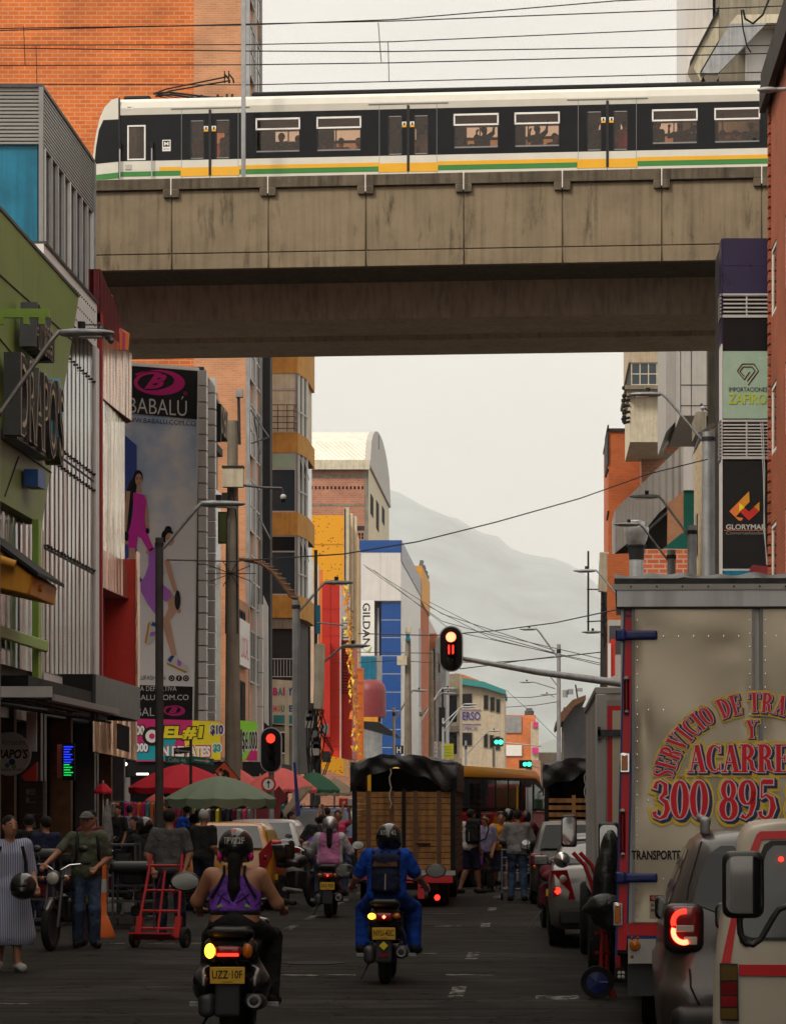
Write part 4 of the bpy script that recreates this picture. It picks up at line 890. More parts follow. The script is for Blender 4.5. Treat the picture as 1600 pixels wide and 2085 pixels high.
# ================================================================ BUILDINGS FURTHER DOWN THE LEFT
def tower():
 r=bth('brick_tower','very tall orange and salmon brick tower behind the train and billboard','building',-13,113)
 xs=X_(395,112);b=MB();b.box(-34,xs,112,117.3,3.5,44,'brick_orange');b.build('orange_wall',r)
 b=MB();b.box(xs,XL,111.99,117.3,3.5,44,'brick_salmon');b.build('salmon_wall',r)
 for i in range(13):
  z=6.5+i*2.9
  for y in(112.6,114.8):win(r,PL,y,y+1.8,z,z+2.0,2,2,'lgrey','glassdark',.06,-.13)
 b=MB();b.box(XL,XL+.14,112,112.2,3.5,44,'galv');b.box(XL,XL+.16,114.5,114.7,3.5,44,'white_clad');b.box(XL,XL+.14,117.1,117.3,3.5,44,'galv');b.build('side_strip',r)
 b=MB()
 for(a,c)in(((503,835),(540,890)),((540,890),(504,903)),((516,1045),(543,1098)),((510,850),(522,925))):
  b.tube([at(*a,112.5)+Vector((.15,0,0)),at(*c,112.2)+Vector((.15,0,0))],.03,5,'darkmetal')
 b.build('open_sash',r)
 b=MB();b.box(XL,XL+.12,105.2,111.9,3.4,9.4,'brick_salmon');b.build('lower_wall',r)
 for j,(z0,z1)in enumerate(((7.0,9.0),(4.6,6.4))):
  win(r,PL,106.5,110,z0,z1,3,1,'dark','void',.06,-.18)
 b=MB();b.box(XL+.13,XL+.3,106.8,110.5,Z_(1345,108)-.2,Z_(1290,108)+.5,'banner_white');b.text('LOCAL',(XL+.3,108.6,Z_(1318,108)),(0,1,0),(0,0,1),2.8,.8,'pinkish',d=.006);b.build('white_sign',r)
 shopfront(r,PL,103,118,3.5,4)
 r=bth('curved_lattice_canopy','brown curved slatted metal canopy sticking out from the brick tower','canopy',-10.4,111,z=8)
 for k in range(7):
  b=MB();y=109.5+k*.55;pts=[]
  for i in range(13):
   a=i/12;pts.append((XL+a*1.9,y,Z_(1138+(a**2.3)*78,y)-k*.02))
  b.tube(pts,.05,5,'wooddark');b.build('rib',r)
 b=MB()
 for i in range(0,13):
  a=i/12;p0=(XL+a*1.9,109.4,Z_(1138+a**2.3*78,109.5));p1=(XL+a*1.9,113,Z_(1138+a**2.3*78,113));b.tube([p0,p1],.035,5,'wooddark')
 b.build('slats',r)
 b=MB();b.box(-11.3,-10.58,117.6,118.6,3,26,'dark');b.build('black_clad_pillar',loc=(-11,118,0),label='tall black clad pillar between brick tower and yellow bay window building',cat='pillar')
 r=bth('grey_clad_pillar','pale grey panelled pillar with a narrow white banner below the black one','pillar',-10.9,108.5)
 b=MB();x0,x1=X_(512,116),X_(534,116)
 for i in range(5):b.box(x0,x1,116,116.6,3.0+i*1.35,4.32+i*1.35,'white_clad')
 b.build('panels',r)
 b=MB();b.prism([at(536,1212,116),at(546,1235,116),at(547,1478,116),at(538,1470,116)],(0,.12,0),'banner_white');b.build('banner',r)
tower()
def yellow_bay():
 r=bth('yellow_bay_building','mustard yellow apartment building with projecting bay windows between two black strips','building',-10.6,127)
 Y=125.0;plan=[(-11.6,Y),(-10.12,Y),(-9.86,127.2),(-9.86,131),(-11.6,131)]
 def band(p0,p1,m,nm,out=0):
  b=MB();z0,z1=Z_(p1,Y),Z_(p0,Y);pl=[(x+(out if x>-11 else 0),y-(out if y<126 else 0),z0)for x,y in plan]
  b.prism([Vector(p)for p in pl],(0,0,z1-z0),m);return b.build(nm,r)
 for p0,p1 in((640,760),(881,922),(1043,1090),(1212,1258)):band(p0,p1,'yellow_paint','yellow_band',.05)
 for p0,p1 in((760,881),(922,1043),(1090,1212)):
  z0,z1=Z_(p1,Y),Z_(p0,Y);b=MB()
  b.prism([Vector((x-.08 if x>-11 else x,y+.05,z0+.004))for x,y in plan],(0,0,z1-z0-.008),'glassdark' if p0>900 else 'cream');core=b.build('bay_glazing',r)
  P=plane('f',Y);win(r,P,-11.35,-10.14,z0,z1,1,1,'lgrey','glassblue' if p0>900 else 'cream',.06,-.02)
  b=MB();pbox(b,P,-11.35,-10.14,z1-.72,z1-.66,-.03,.04,'lgrey');pbox(b,P,-11.35,-10.2,z1-.65,z1-.06,-.025,.02,'pale_green' if p0==922 else 'cream' if p0<900 else 'glassdark');b.build('transom',r)
  n=5;b=MB()
  for i in range(n+1):
   t=i/n;x=-10.12+.26*t;y=Y+2.2*t;b.box(x-.03,x+.05,y-.05,y+.05,z0,z1,'white' if i%2 else 'grey')
  b.build('mullions',r)
  b=MB();b.prism([(-10.08,Y,z0+.9),(-9.83,Y+2.2,z0+.9),(-9.83,Y+2.2,z0+.96),(-10.08,Y,z0+.96)],(.02,0,0),'lgrey');b.build('sill_rail',r)
  for i in(1,3):
   if p0>900:
    t=i/n;b=MB();x=-10.1+.26*t;y=Y+2.2*t;b.prism([(x+.02,y,z1-.1),(x+.02,y+.4,z1-.1),(x+.22,y+.4,z1-1.0),(x+.22,y,z1-1.0)],(.02,0,0),'grey');b.build('open_sash',r)
 b=MB();z=Z_(880,Y)
 for k in range(5):b.tube([(-11.3,Y-.3,z+.12+k*.25),(-10.2,Y-.3,z+.12+k*.25),(-10.12,Y-.05,z+.12+k*.25)],.02,5,'wooddark')
 for x in(-11.3,-10.9,-10.5,-10.2):b.tube([(x,Y-.3,z),(x,Y-.3,z+1.2-.08)],.02,5,'wooddark')
 b.build('balcony_rail',r)
 b=MB();b.box(-11.55,-10.1,Y+.2,131,3.2,Z_(1258,Y),'dark');b.box(-11.4,-10.15,Y+.02,Y+.2,Z_(1280,Y),Z_(1258,Y),'concrete');b.build('recess',r)
 b=MB();z=Z_(1383,Y)
 for k in range(2):b.tube([(-11.3,Y-.2,z+.1+k*.75),(-10.35,Y-.2,z+.1+k*.75),(-10.15,Y,z+.1+k*.75)],.02,5,'lgrey')
 for i in range(9):b.tube([(-11.3+i*.13,Y-.2,z+.1),(-11.3+i*.13,Y-.2,z+.85)],.012,4,'lgrey')
 b.build('lower_balcony_rail',r)
 b=MB();b.prism([at(554,1383,Y-.3),at(597,1386,Y-.3),at(597,1478,Y-.3),at(554,1474,Y-.3)],(0,.1,0),'cream');s=b.build('baby_sign',r)
 b=MB();o=at(576,1408,Y-.31);W=42*Y/F
 for i,(ch,m)in enumerate(zip('BABY',('magenta','teal','magenta','blue_paint'))):b.text(ch,o+Vector((-W*.36+i*W*.24,0,0)),(1,0,0),(0,0,1),W*.22,.34,m,off=.04)
 for i,(ch,m)in enumerate(zip('HOUSE',('magenta','mustard','teal','red_paint','blue_paint'))):b.text(ch,o+Vector((-W*.38+i*W*.19,0,-.72)),(1,0,0),(0,0,1),W*.16,.28,m,off=.04)
 b.box(o.x-.4,o.x+.4,Y-.312,Y-.308,o.z-1.35,o.z-1.0,'teal');b.build('sign_lettering',s)
 b=MB();b.box(-11.5,-10.16,Y-.2,Y+.2,3.2,Z_(1480,Y),'concrete');b.build('lower_wall',r);win(r,plane('f',Y-.2),-11.0,-10.55,Z_(1535,Y),Z_(1490,Y),2,1,'white','void',.05,-.07)
 shopfront(r,PL,119,131.5,3.2,4)
 b=MB();b.box(-10.42,-10.17,133,133.4,3,25,'dark');b.build('black_strip',loc=(-10.3,133,3),label='narrow black vertical strip on the right of the yellow bay building',cat='strip')
yellow_bay()
def fbox(px0,px1,py0,py1,Y,dy,m,b=None):
 b=b or MB();return b.box(X_(px0,Y),X_(px1,Y),Y,Y+dy,Z_(py1,Y),Z_(py0,Y),m)
def mid_left():
 def perf():
  m=M('yellow_perf',(.72,.34,.01),.5,var=.08);t=m.node_tree;n=t.nodes;l=t.links;b=n['Principled BSDF'];g=n.new('ShaderNodeNewGeometry')
  mp=n.new('ShaderNodeMapping');mp.inputs['Scale'].default_value=(1,1,1.8);l.new(g.outputs['Position'],mp.inputs[0])
  v=n.new('ShaderNodeTexVoronoi');v.inputs['Scale'].default_value=4;v.inputs['Randomness'].default_value=.8;l.new(mp.outputs[0],v.inputs['Vector'])
  z=n.new('ShaderNodeTexNoise');z.inputs['Scale'].default_value=.9;l.new(g.outputs['Position'],z.inputs['Vector'])
  a=n.new('ShaderNodeMath');a.operation='MULTIPLY';l.new(z.outputs['Fac'],a.inputs[0]);a.inputs[1].default_value=.5
  c=n.new('ShaderNodeMath');c.operation='LESS_THAN';l.new(v.outputs['Distance'],c.inputs[0]);l.new(a.outputs[0],c.inputs[1])
  mx=n.new('ShaderNodeMix');mx.data_type='RGBA';l.new(c.outputs[0],mx.inputs['Factor']);mx.inputs['A'].default_value=(.72,.34,.01,1);mx.inputs['B'].default_value=(.25,.09,.005,1);l.new(mx.outputs['Result'],b.inputs['Base Color'])
 perf()
 r=bth('yellow_shop_building','bright yellow perforated facade with cream vertical fins behind the red building','building',-11.3,166)
 fbox(628,701,1049,1560,165,14,'yellow_perf').build('perforated_wall',r)
 fbox(628,701,1107,1109,164.98,.02,'mustard').build('seam',r)
 for i,(a,c,t,y)in enumerate(((700,710,1033,164.6),(711,718,1045,168),(719,726,1051,171.5))):
  b=MB();fbox(a,c,t,1560,y,.6,'cream',b);b.build('fin',r)
  fbox(c-9 if i==0 else c-7,c-7 if i==0 else c-6,t+2,1560,y-.05,.05,'black').build('fin_dark_strip',r)  # narrow black strip on the front of each fin
 for i,(a,c,t,y)in enumerate(((632,641,1138,155),(642,649,1150,156),(650,656,1160,157))):
  b=MB();fbox(a,c,t,1560,y,.5,'cream' if i<2 else 'orange_paint',b);b.build('low_fin',r)
 r=bth('grey_side_building','narrow dark grey building end right of the cream fins','building',-10,182)
 fbox(724,732,1118,1560,182,1.5,'galv').build('wall',r)
 for z in(1190,1260,1320,1400):fbox(727,731,z,z+40,181.95,.04,'glassdark').build('window',r)
 r=bth('red_sign_building','bright red panelled corner building with white side strip and ladder','building',-10.3,152)
 Y=150.0;x1=X_(692,Y)
 b=MB();b.box(X_(656,Y),x1,Y,Y+8,4,Z_(1185,Y),'red_paint');b.box(X_(652,Y-.5),X_(672,Y-.5),Y-.5,Y,Z_(1500,Y),Z_(1310,Y),'red_paint');b.build('wall',r)
 b=MB()
 for py in(1240,1295,1350,1405,1460,1520):b.box(X_(656,Y),x1+.01,Y-.006,Y,Z_(py,Y)-.02,Z_(py,Y)+.02,'darkred')
 b.box(X_(672,Y),X_(672,Y)+.05,Y-.008,Y,4,Z_(1185,Y),'darkred');b.build('panel_joint',r)
 b=MB();b.box(x1,x1+.02,Y+.5,158,Z_(1300,Y),Z_(1190,Y),'white_clad');b.box(x1,x1+.04,Y,Y+.5,Z_(1545,Y),Z_(1190,Y),'white_clad');b.build('white_strip',r)
 b=MB();b.box(x1+.02,x1+.5,Y+2.0,Y+6.5,4.2,Z_(1300,Y),'red_paint');b.build('side_wing',r)
 b=MB()
 for i in range(26):z=Z_(1410,Y)+i*.15;b.box(x1+.02,x1+.34,Y+1.4,Y+1.5,z,z+.04,'black')
 b.box(x1+.02,x1+.06,Y+1.38,Y+1.52,Z_(1410,Y),Z_(1278,Y),'black');b.build('ladder',r)
 r2=bth('flag_garland','long yellow and orange garland of fabric flags hanging down the red building','garland',-9.6,147.5,z=4)
 b=MB();rng=random.Random(4)
 for i in range(190):
  t=i/190;px=704+24*t+rng.uniform(-3-6*t,3+7*t);py=1185+350*t;p=at(px,py,147.5+rng.uniform(-.3,.3));s=rng.uniform(.1,.22)
  a=rng.uniform(0,6);b.prism([p,p+Vector((s*math.cos(a),.05,s*math.sin(a))),p+Vector((s*math.cos(a+1.2),-.05,s*math.sin(a+1.2)-.1))],(0,.01,0),rng.choice(['mustard','orange_paint','yellow_b','mustard']))
 b.tube([at(704,1180,147.5),at(716,1350,147.5),at(729,1540,147.5)],.03,5,'mustard');b.build('flags',r2)
 r=bth('orange_panel_sign','tall orange panel sign behind the flag garland','sign',-8.9,160,z=4)
 fbox(712,740,1360,1548,160,.3,'orange_paint').build('panel',r);b=MB()
 for py in(1362,1388,1410,1440):fbox(714,738,py,py+2,159.97,.02,'pinkish',b)
 b.build('line_marks',r)
 r=bth('yellow_market_canopy','yellow perforated box canopy over the shops below the red building','canopy',-10,146,z=3)
 b=MB();b.prism([at(655,1535,146),at(700,1545,146),at(700,1580,146),at(655,1565,146)],(0,4,0),'yellow_perf');b.build('box',r)
 r=bth('hanging_poster','blue-grey vertical sign panel left of the lamp pole by the red building','sign',-9,120,z=3)
 fbox(580,588,1400,1560,115,.1,'cream').build('panel',r)
 r=bth('shop_wall_banner','white vertical banner with dark rotated lettering between red and blue buildings','banner',-11.5,205,z=14)
 fbox(729,762,1222,1335,205,.15,'banner_white').build('cloth',r)
 b=MB();o=at(746,1272,204.99);b.text('GILDAN',o,(0,0,-1),(1,0,0),88*205/F,15*205/F,'black',off=.01);b.build('lettering',r)
 b=MB();b.prism([at(734,1318,204.98),at(752,1330,204.98),at(757,1316,204.98),at(748,1326,204.98)],(0,-.01,0),'green_bright');b.build('leaf_mark',r)
 r=bth('brown_awning_building','blue-grey block with a brown rounded awning next to the blue building','building',-11.3,207)
 fbox(731,776,1335,1560,207,1.2,'galv').build('wall',r);fbox(733,765,1337,1386,206.9,.1,'blue_panel').build('blue_panel',r)
 b=MB();b.lathe([(.001,1.25),(.6,1.2),(.95,.9),(1.05,.4),(1.05,-1.4)],(X_(755,205),205,Z_(1420,205)),'z',24,'maroon');b.build('round_awning',r,smooth=40)
 fbox(738,775,1386,1470,204.8,.1,'wooddark').build('awning_front',r)
 b=MB();b.prism([at(735,1468,200),at(770,1470,200),at(812,1498,200),at(812,1502,200),at(735,1482,200)],(0,3,0),'black');fbox(738,768,1460,1475,201,1,'mustard',b);b.build('street_canopy',r)
 r=bth('blue_building','corner building with bright blue column, pale grey cladding and blue top stripe','building',-11,220)
 Y=215.0;xc=X_(816,Y);y1=YX(856,xc)
 b=MB();b.box(-13.4,xc,Y,y1,Z_(1223,Y),Z_(1125,Y),'white_clad');b.build('upper_cladding',r)
 b=MB();b.box(-13.4,xc+.02,Y-.02,y1,Z_(1125,Y)+.003,Z_(1100,Y),'blue_paint');b.build('top_stripe',r)
 b=MB();b.box(xc+.02,xc+.06,Y-.02,y1,Z_(1125,Y)-.6,Z_(1100,Y)+.02,'purple_panel');b.build('side_stripe',r)
 b=MB();b.box(X_(733,Y),X_(776,Y),Y+1.5,y1,0,Z_(1223,Y),'darkmetal');b.box(X_(776,Y),xc-.02,Y+.2,y1,0,Z_(1223,Y)-.01,'blue_paint');b.build('lower_wall',r)
 b=MB();b.box(xc-.02,xc+.02,Y+.5,y1,4,Z_(1223,Y)-.01,'ribs_white');b.box(xc+.021,xc+.04,y1-3.5,y1-1.8,5,Z_(1223,Y),'blue_paint');b.build('side_cladding',r)
 b=MB()
 for py in(1225,1262,1298,1335,1372,1409,1447,1485,1522):b.box(X_(776,Y),xc-.01,Y+.19,Y+.2,Z_(py,Y)-.02,Z_(py,Y)+.02,'lgrey')
 b.box(X_(774,Y),X_(774,Y)+.04,Y-.01,Y-.003,Z_(1223,Y),Z_(1100,Y),'lgrey');b.build('panel_joint',r)
 b=MB();b.box(X_(766,Y),X_(770,Y),Y+1.3,Y+1.5,4,Z_(1235,Y),'lgrey');b.build('downpipe',r)
 b=MB();fbox(804,821,1518,1535,208,.2,'black',b);b.text('H',at(812,1527,207.99),(1,0,0),(0,0,1),.3,.45,'white',off=.03);b.build('hotel_sign',loc=at(812,1535,208),label='small black square sign with a white letter H below the blue column',cat='sign')
 r=bth('tall_brown_building','narrow brown brick building with mustard top right of the blue building','building',xc,262)
 y2=YX(873,xc)
 b=MB();b.box(-14,xc,y1+.1,y2,0,Z_(1230,255),'brick_rust');b.build('wall',r);b=MB();b.box(-14,xc+.1,y1+.1,y2,Z_(1230,255),Z_(1158,255),'mustard');b.build('top_band',r)
 b=MB();rng=random.Random(2)
 for i in range(14):p=Vector((xc-.2,y1+1+i*1.1,Z_(1158,255)));b.prism([p,p+Vector((.1,.3,.5*rng.random()+.1)),p+Vector((0,.6,0))],(.3,0,0),'darkmetal')
 b.build('roof_plants',r,kind='stuff')
 r=bth('vaulted_building','red brick building with a cream metal barrel roof and grey curved gable','building',-16,255)
 Y=250.0;x1=X_(750,Y);y2=YX(792,x1);zw=Z_(950,Y)
 b=MB();b.box(-24,x1-.02,Y,y2,0,zw,'brick_red');b.box(-24,x1-.021,Y-.03,Y,Z_(973,Y),Z_(967,Y),'concrete');b.box(-24,x1-.021,Y-.03,Y,Z_(1030,Y),Z_(1026,Y),'concrete');b.box(X_(742,Y),x1,Y-.04,Y,0,zw,'concrete');b.build('brick_wall',r)
 b=MB()
 for i in range(24):b.box(-22+i*.33,-21.84+i*.33,Y-.02,Y,Z_(996,Y),Z_(990,Y),'void')
 for j in range(2):
  for i in range(4):b.box(X_(724,Y)+i*.25,X_(724,Y)+.16+i*.25,Y-.02,Y,Z_(1098,Y)+j*.3,Z_(1092,Y)+j*.3,'void')
 b.box(X_(722,Y),X_(748,Y),Y-.03,Y,Z_(1080,Y),Z_(1071,Y),'dark');b.build('vent_bricks',r)
 b=MB();b.box(x1-.02,x1,Y,y2,0,zw,'cream');b.build('side_wall',r)
 n=14;prof=[(Y-.4+(y2-Y+.8)*i/n,zw+5.2*math.sin(PI*min(1,(i/n)*1.0)**.85))for i in range(n+1)]
 prof=[(y,zw+4.6*math.sqrt(max(0,1-(2*i/n-1)**2))*(1 if True else 0))for i,(y,z)in enumerate(prof)]
 b=MB();b.prism([(-24,y,z)for y,z in prof],(24+x1-.3,0,0),'roof_tin');b.build('barrel_roof',r,smooth=30)
 b=MB();b.prism([(x1-.29,y,z+.1)for y,z in prof],(.45,0,0),'grey_clad');b.build('gable',r)
 b=MB();b.box(-24,x1+.15,Y-.6,Y-.35,zw-.3,zw+.5,'cream');b.build('eaves_band',r)
 for py0,py1,y in((1005,1045,Y+3),(1018,1075,Y+12),(1030,1062,Y+22)):
  b=MB();b.box(x1,x1+.05,y,y+4,Z_(py1,y),Z_(py0,y),'void');b.build('window',r)
 for px in(656,771):b=MB();p=at(px,915,Y+5);b.tube([p,p+Vector((0,0,1.2))],.03,5,'dark');b.build('roof_antenna',r)
 def small(nm,lab,px0,px1,py0,Y,m,wins=(),cat='building',gable=0):
  r=bth(nm,lab,cat,X_((px0+px1)/2,Y),Y)
  b=MB();fbox(px0,px1,py0,1660,Y,10,m,b)
  if gable:b.prism([at(px0,py0,Y),at(px0,py0-gable,Y),at(px1,py0,Y)],(0,10,0),m)
  b.build('wall',r)
  for(a,c,d,e)in wins:
   f=fbox(a-.7,c+.7,d-.7,e+.7,Y-.05,.05,'lgrey').build('window',r);fbox(a,c,d,e,Y-.08,.04,'glassdark').build('pane',f)
  return r
 small('white_gable_house','pale gabled building end just right of the tall brown one',872,906,1320,290,'white_clad',gable=62)
 small('brown_brick_house','brown brick building with a cream sign column behind the hanging traffic light',874,888,1290,284,'brick_rust',[(881,885,1320,1385)])
 small('dark_grey_house','dark grey narrow building left of the beige corner block',886,908,1300,280,'galv',[(892,896,1330,1370),(899,903,1400,1440)])
 r=small('balcony_building','weathered concrete building with stacked balconies under the hanging traffic light',904,936,1372,300,'beige',[(908,930,1412,1470),(908,930,1492,1535)])
 for py in(1402,1478):fbox(906,934,py,py+12,297,3,'concrete').build('balcony',r)
 b=MB();fbox(884,890,1510,1560,262,.3,'banner_white',b)
 for i,ch in enumerate('CAMI'):b.text(ch,at(887,1517+i*9,261.99),(1,0,0),(0,0,1),.18,.26,'black')
 b.build('vertical_sign',loc=at(887,1560,262),label='narrow white vertical sign with dark letters above the tarp truck',cat='sign')
 b=MB();fbox(898,923,1514,1545,255,.3,'yellow_b',b)
 for i in range(4):fbox(902,919,1519+i*6,1521+i*6,254.97,.02,'lime_b',b)
 b.build('yellow_sign',loc=at(910,1545,255),label='bright yellow green sign board above the tarp truck cab',cat='sign')
 fbox(893,906,1440,1510,262,.3,'black').build('black_sign',loc=at(899,1510,262),label='tall black vertical sign board on the dark grey building',cat='sign')
 Y=330.0;r=bth('beige_corner_block','beige three-storey corner block with teal eaves and blue wall lettering','building',X_(980,Y),Y)
 b=MB();b.prism([at(930,1660,Y),at(1027,1660,Y),at(1026,1412,Y),at(985,1398,Y),at(930,1392,Y)],(0,20,0),'beige');b.build('wall',r)
 b=MB();b.prism([at(929,1378,Y-1),at(985,1388,Y-1),at(1029,1405,Y-1),at(1029,1414,Y-1),at(985,1400,Y-1),at(929,1392,Y-1)],(0,22,0),'teal');b.build('eaves',r)
 b=MB();b.prism([at(926,1392,Y+8),at(926,1370,Y+8),at(945,1374,Y+8),at(975,1385,Y+8),at(975,1392,Y+8)],(0,6,0),'brick_orange');b.build('tiled_roof',r)
 for a,c,d,e in((935,960,1413,1437),(985,993,1416,1444),(998,1006,1420,1447),(1010,1017,1424,1450),(931,960,1492,1517),(985,992,1495,1521),(997,1004,1497,1522),(1009,1017,1500,1526)):
  f=fbox(a-1,c+1,d-1,e+1.6,Y-.1,.1,'concrete').build('window',r);fbox(a,c,d,e,Y-.14,.05,'glassdark').build('pane',f)
 b=MB();W=Y/F;b.text('VERSO',at(954,1458,Y)-Vector((0,.12,0)),(1,0,0),(0,0,1),47*W,17*W,'inkblue',off=.015);b.text('COMERCIAL',at(955,1483,Y)-Vector((0,.12,0)),(1,0,0),(0,0,1),36*W,9*W,'inkblue')
 for py in(1445,1474):fbox(931,979,py,py+1.4,Y-.12,.02,'inkblue',b)
 b.build('wall_lettering',r)
 Y=380.0;r=bth('orange_brick_house','small orange brick house with white panel and rooftop tank at the street end','building',X_(1058,Y),Y)
 b=MB();fbox(1022,1090,1456,1660,Y,14,'brick_orange',b);fbox(1080,1096,1470,1660,Y-2,10,'beige',b);b.build('wall',r)
 fbox(1027,1061,1458,1492,Y-.2,.2,'steel').build('metal_panel',r);fbox(1022,1062,1517,1539,Y-.25,.2,'banner_white').build('white_panel',r);fbox(1085,1094,1470,1481,Y-2.3,.3,'magenta').build('magenta_sign',r);fbox(1083,1096,1522,1534,Y-2.5,.3,'magenta').build('magenta_awning',r)
 b=MB();c=at(1077,1462,Y+3);b.lathe([(.001,1.3),(.4,1.25),(.42,1.05),(.62,.9),(.62,.2),(.5,0)],c,'z',16,'darkmetal');b.build('water_tank',r,smooth=40)
 small('low_grey_house','low dark house closing the end of the street',1095,1150,1532,395,'concrete')
 small('red_shop_house','small reddish shop house behind the bus roof',1058,1100,1548,372,'brick_red',[(1070,1082,1555,1570)])
mid_left()
# ================================================================ RIGHT SIDE
XR=5.8;PR=plane('r',XR)
def right_side():
 r=bth('brick_building','tall rust brick building with narrow windows along the right picture edge','building',XR,60)
 ops=[]
 for i in range(12):
  for z in(7.0,10.4,13.8):y=26+i*4.1;ops.append((y,y+1.6,z,z+1.7))
 b=MB();wallp(b,PR,22.1,73,4,19.6,ops,.3,'brick_right');b.box(XR+.3,XR+8,72.7,73,.1,19.6,'brick_right');b.box(XR-.22,XR+4,22.1,73.2,19.6,19.95,'black');b.box(XR-.25,XR-.1,22.1,73.2,19.0,19.6,'black');b.build('wall',r)
 b=MB();b.box(XR+4,XR+4.2,22.1,73,0,19,'brick_right');b.box(XR+.3,XR+4,22.1,22.4,0,19,'brick_right');b.build('back_walls',r)
 for o in ops:win(r,PR,*o,1,1,'white','glassdark',.1,.02)
 b=MB();n=60
 for i in range(n):b.box(XR-.06,XR,72.7,73.05,4.1+i*.26,4.1+i*.26+.2,'brick_right')
 b.build('quoin',r);shopfront(r,PR,22.1,73,4,10)
 Y=74.0;x0,x1=X_(1470,Y),X_(1568,Y)
 r=bth('sign_tower','projecting stack of shop sign boxes with louvres, dark glass and green and black signs','sign',(x0+x1)/2,Y,z=4)
 Zq=lambda py:Z_(py,Y)
 b=MB();b.box(x0-.03,x0,Y+.01,Y+.9,Zq(1170),Zq(700),'white_clad');b.box(x0-.03,x0,Y+.01,Y+.9,Zq(700),Zq(485),'purple_panel');b.box(x0,x1,Y+.3,Y+3,Zq(1175),Zq(486),'dark');b.build('core',r)
 for nm,p0,p1,m in(('purple_sign',485,541,'purple_panel'),('purple_sign',541.7,597,'purple_panel'),('dark_glass',649,714,'glassdark'),('green_sign',715,852,'pale_green'),('black_sign',937,1157,'black')):
  b=MB();b.box(x0+.01,x1,Y,Y+.28,Zq(p1),Zq(p0),m);o=b.build(nm,r)
  if nm=='green_sign':
   b=MB();s=Y/F;g=lambda px,py:at(px,py,Y)-Vector((0,.01,0));U,V=(1,0,0),(0,0,1)
   b.text('IMPORTACIONES',g(1522,793),U,V,78*s,9*s,'black');b.text('ZAFIRO',g(1521,812),U,V,78*s,22*s,'olive_l',off=.02)
   for a,c in(((1500,755),(1510,741)),((1510,741),(1534,741)),((1534,741),(1543,755)),((1500,755),(1514,773)),((1514,773),(1525,757)),((1543,755),(1522,784)),((1505,756),(1512,747)),((1512,747),(1530,747)),((1505,756),(1514,766)),((1530,747),(1536,755)),((1536,755),(1520,776))):b.tube([g(*a),g(*c)],.012,4,'wooddark')
   b.build('lettering',o)
  if nm=='black_sign':
   b=MB();b.text('GLORYMAR',g(1518,1073),U,V,82*s,11*s,'lgrey',off=.03);b.text('Comercializadora',g(1518,1085),U,V,82*s,6.5*s,'grey',shear=.2);b.box(g(1473,0).x,g(1560,0).x,Y-.006,Y-.002,Zq(1080.4),Zq(1079.4),'orange_paint');b.build('lettering',o)
   b=MB()
   for k,(pts,m)in enumerate((([(1484,1041),(1524,1000),(1525,1022),(1497,1052),(1512,1055),(1509,1060),(1503,1060)],'orange_paint'),([(1504,1024),(1524,1042),(1545,1022),(1545,1041),(1524,1060),(1504,1041)],'red_paint'),([(1504,1024),(1515,1033),(1504,1042)],'yellow_b'),([(1524,1000),(1525,1022),(1513,1033),(1508,1017)],'mustard'),([(1545,1022),(1545,1041),(1534,1032)],'mustard'))):art(b,pts,Y,m,k+1)
   b.build('flame_mark',o)
 for p0,p1,n in((598,647,6),(855,935,12)):
  b=MB();b.box(x0,x1,Y+.1,Y+.2,Zq(p1),Zq(p0),'black')
  for i in range(n):z=Zq(p0)-(i+.5)*(Zq(p0)-Zq(p1))/n;b.box(x0+.02,x1-.02,Y-.02,Y+.08,z-.018,z+.018,'lgrey')
  b.box(x0,x1,Y-.04,Y,Zq(p1),Zq(p1)+.07,'lgrey');b.box(x0,x1,Y-.04,Y,Zq(p0)-.05,Zq(p0),'lgrey');b.box((x0+x1)/2-.02,(x0+x1)/2+.02,Y-.03,Y,Zq(p1),Zq(p0),'lgrey')
  b.box(x0-.06,x0-.03,Y,Y+.9,Zq(p1),Zq(p0),'louvre');b.build('louvre_grille',r)
 b=MB()
 for a in((1548,1553,1556,1560),(1552,1556,1554,1562)):b.tube([at(a[0],860,Y-.1),at(a[1],960,Y-.1),at(a[2],1080,Y-.1),at(a[3],1150,Y-.1)],.012,5,'lgrey')
 b.build('loose_cables',r)
 b=MB();b.box(x0,x1,Y,Y+.3,Zq(1162),Zq(1158),'lgrey');b.prism([at(1464,1178,Y-.5),at(1475,1162,Y-.5),at(1530,1162,Y-.5),at(1524,1178,Y-.5)],(0,.6,0),'blue_panel');b.prism([at(1522,1178,Y-1),at(1532,1150,Y-1),at(1568,1154,Y-1),at(1568,1178,Y-1)],(0,1,0),'maroon');b.build('small_awnings',r)
 r=bth('rough_stone_building','narrow rough cream stone facade with dark window slots beside the tall lamp post','building',5.6,96)
 M('rough_stone',(.42,.34,.22),.9,var=.5,sc=6,bump=1,bsc=9)
 X=5.55;b=MB();y0,y1=YX(1462,X),YX(1412,X)
 b.prism([(X,y0,0),(X,y1,0),(X,y1,Z_(925,y1)),(X,(y0+y1)/2,Z_(880,(y0+y1)/2)),(X,y0,Z_(868,y0))],(8,0,0),'rough_stone');b.build('wall',r)
 for k in range(4):
  for y in(y0+2.5,y0+6.5,y1-2.5):b=MB();b.box(X-.03,X,y,y+1,3.8+k*2.2,5.2+k*2.2,'glassdark');b.build('window',r)
 b=MB();b.prism([at(1408,930,104),at(1425,880,104),at(1448,862,104),at(1463,862,104),at(1463,868,104),at(1450,869,104),at(1428,888,104)],(0,1,0),'darkmetal');b.build('curved_eave',r)
 b=MB();fbox(1417,1437,838,880,106,3,'concrete',b);b.build('chimney',r)
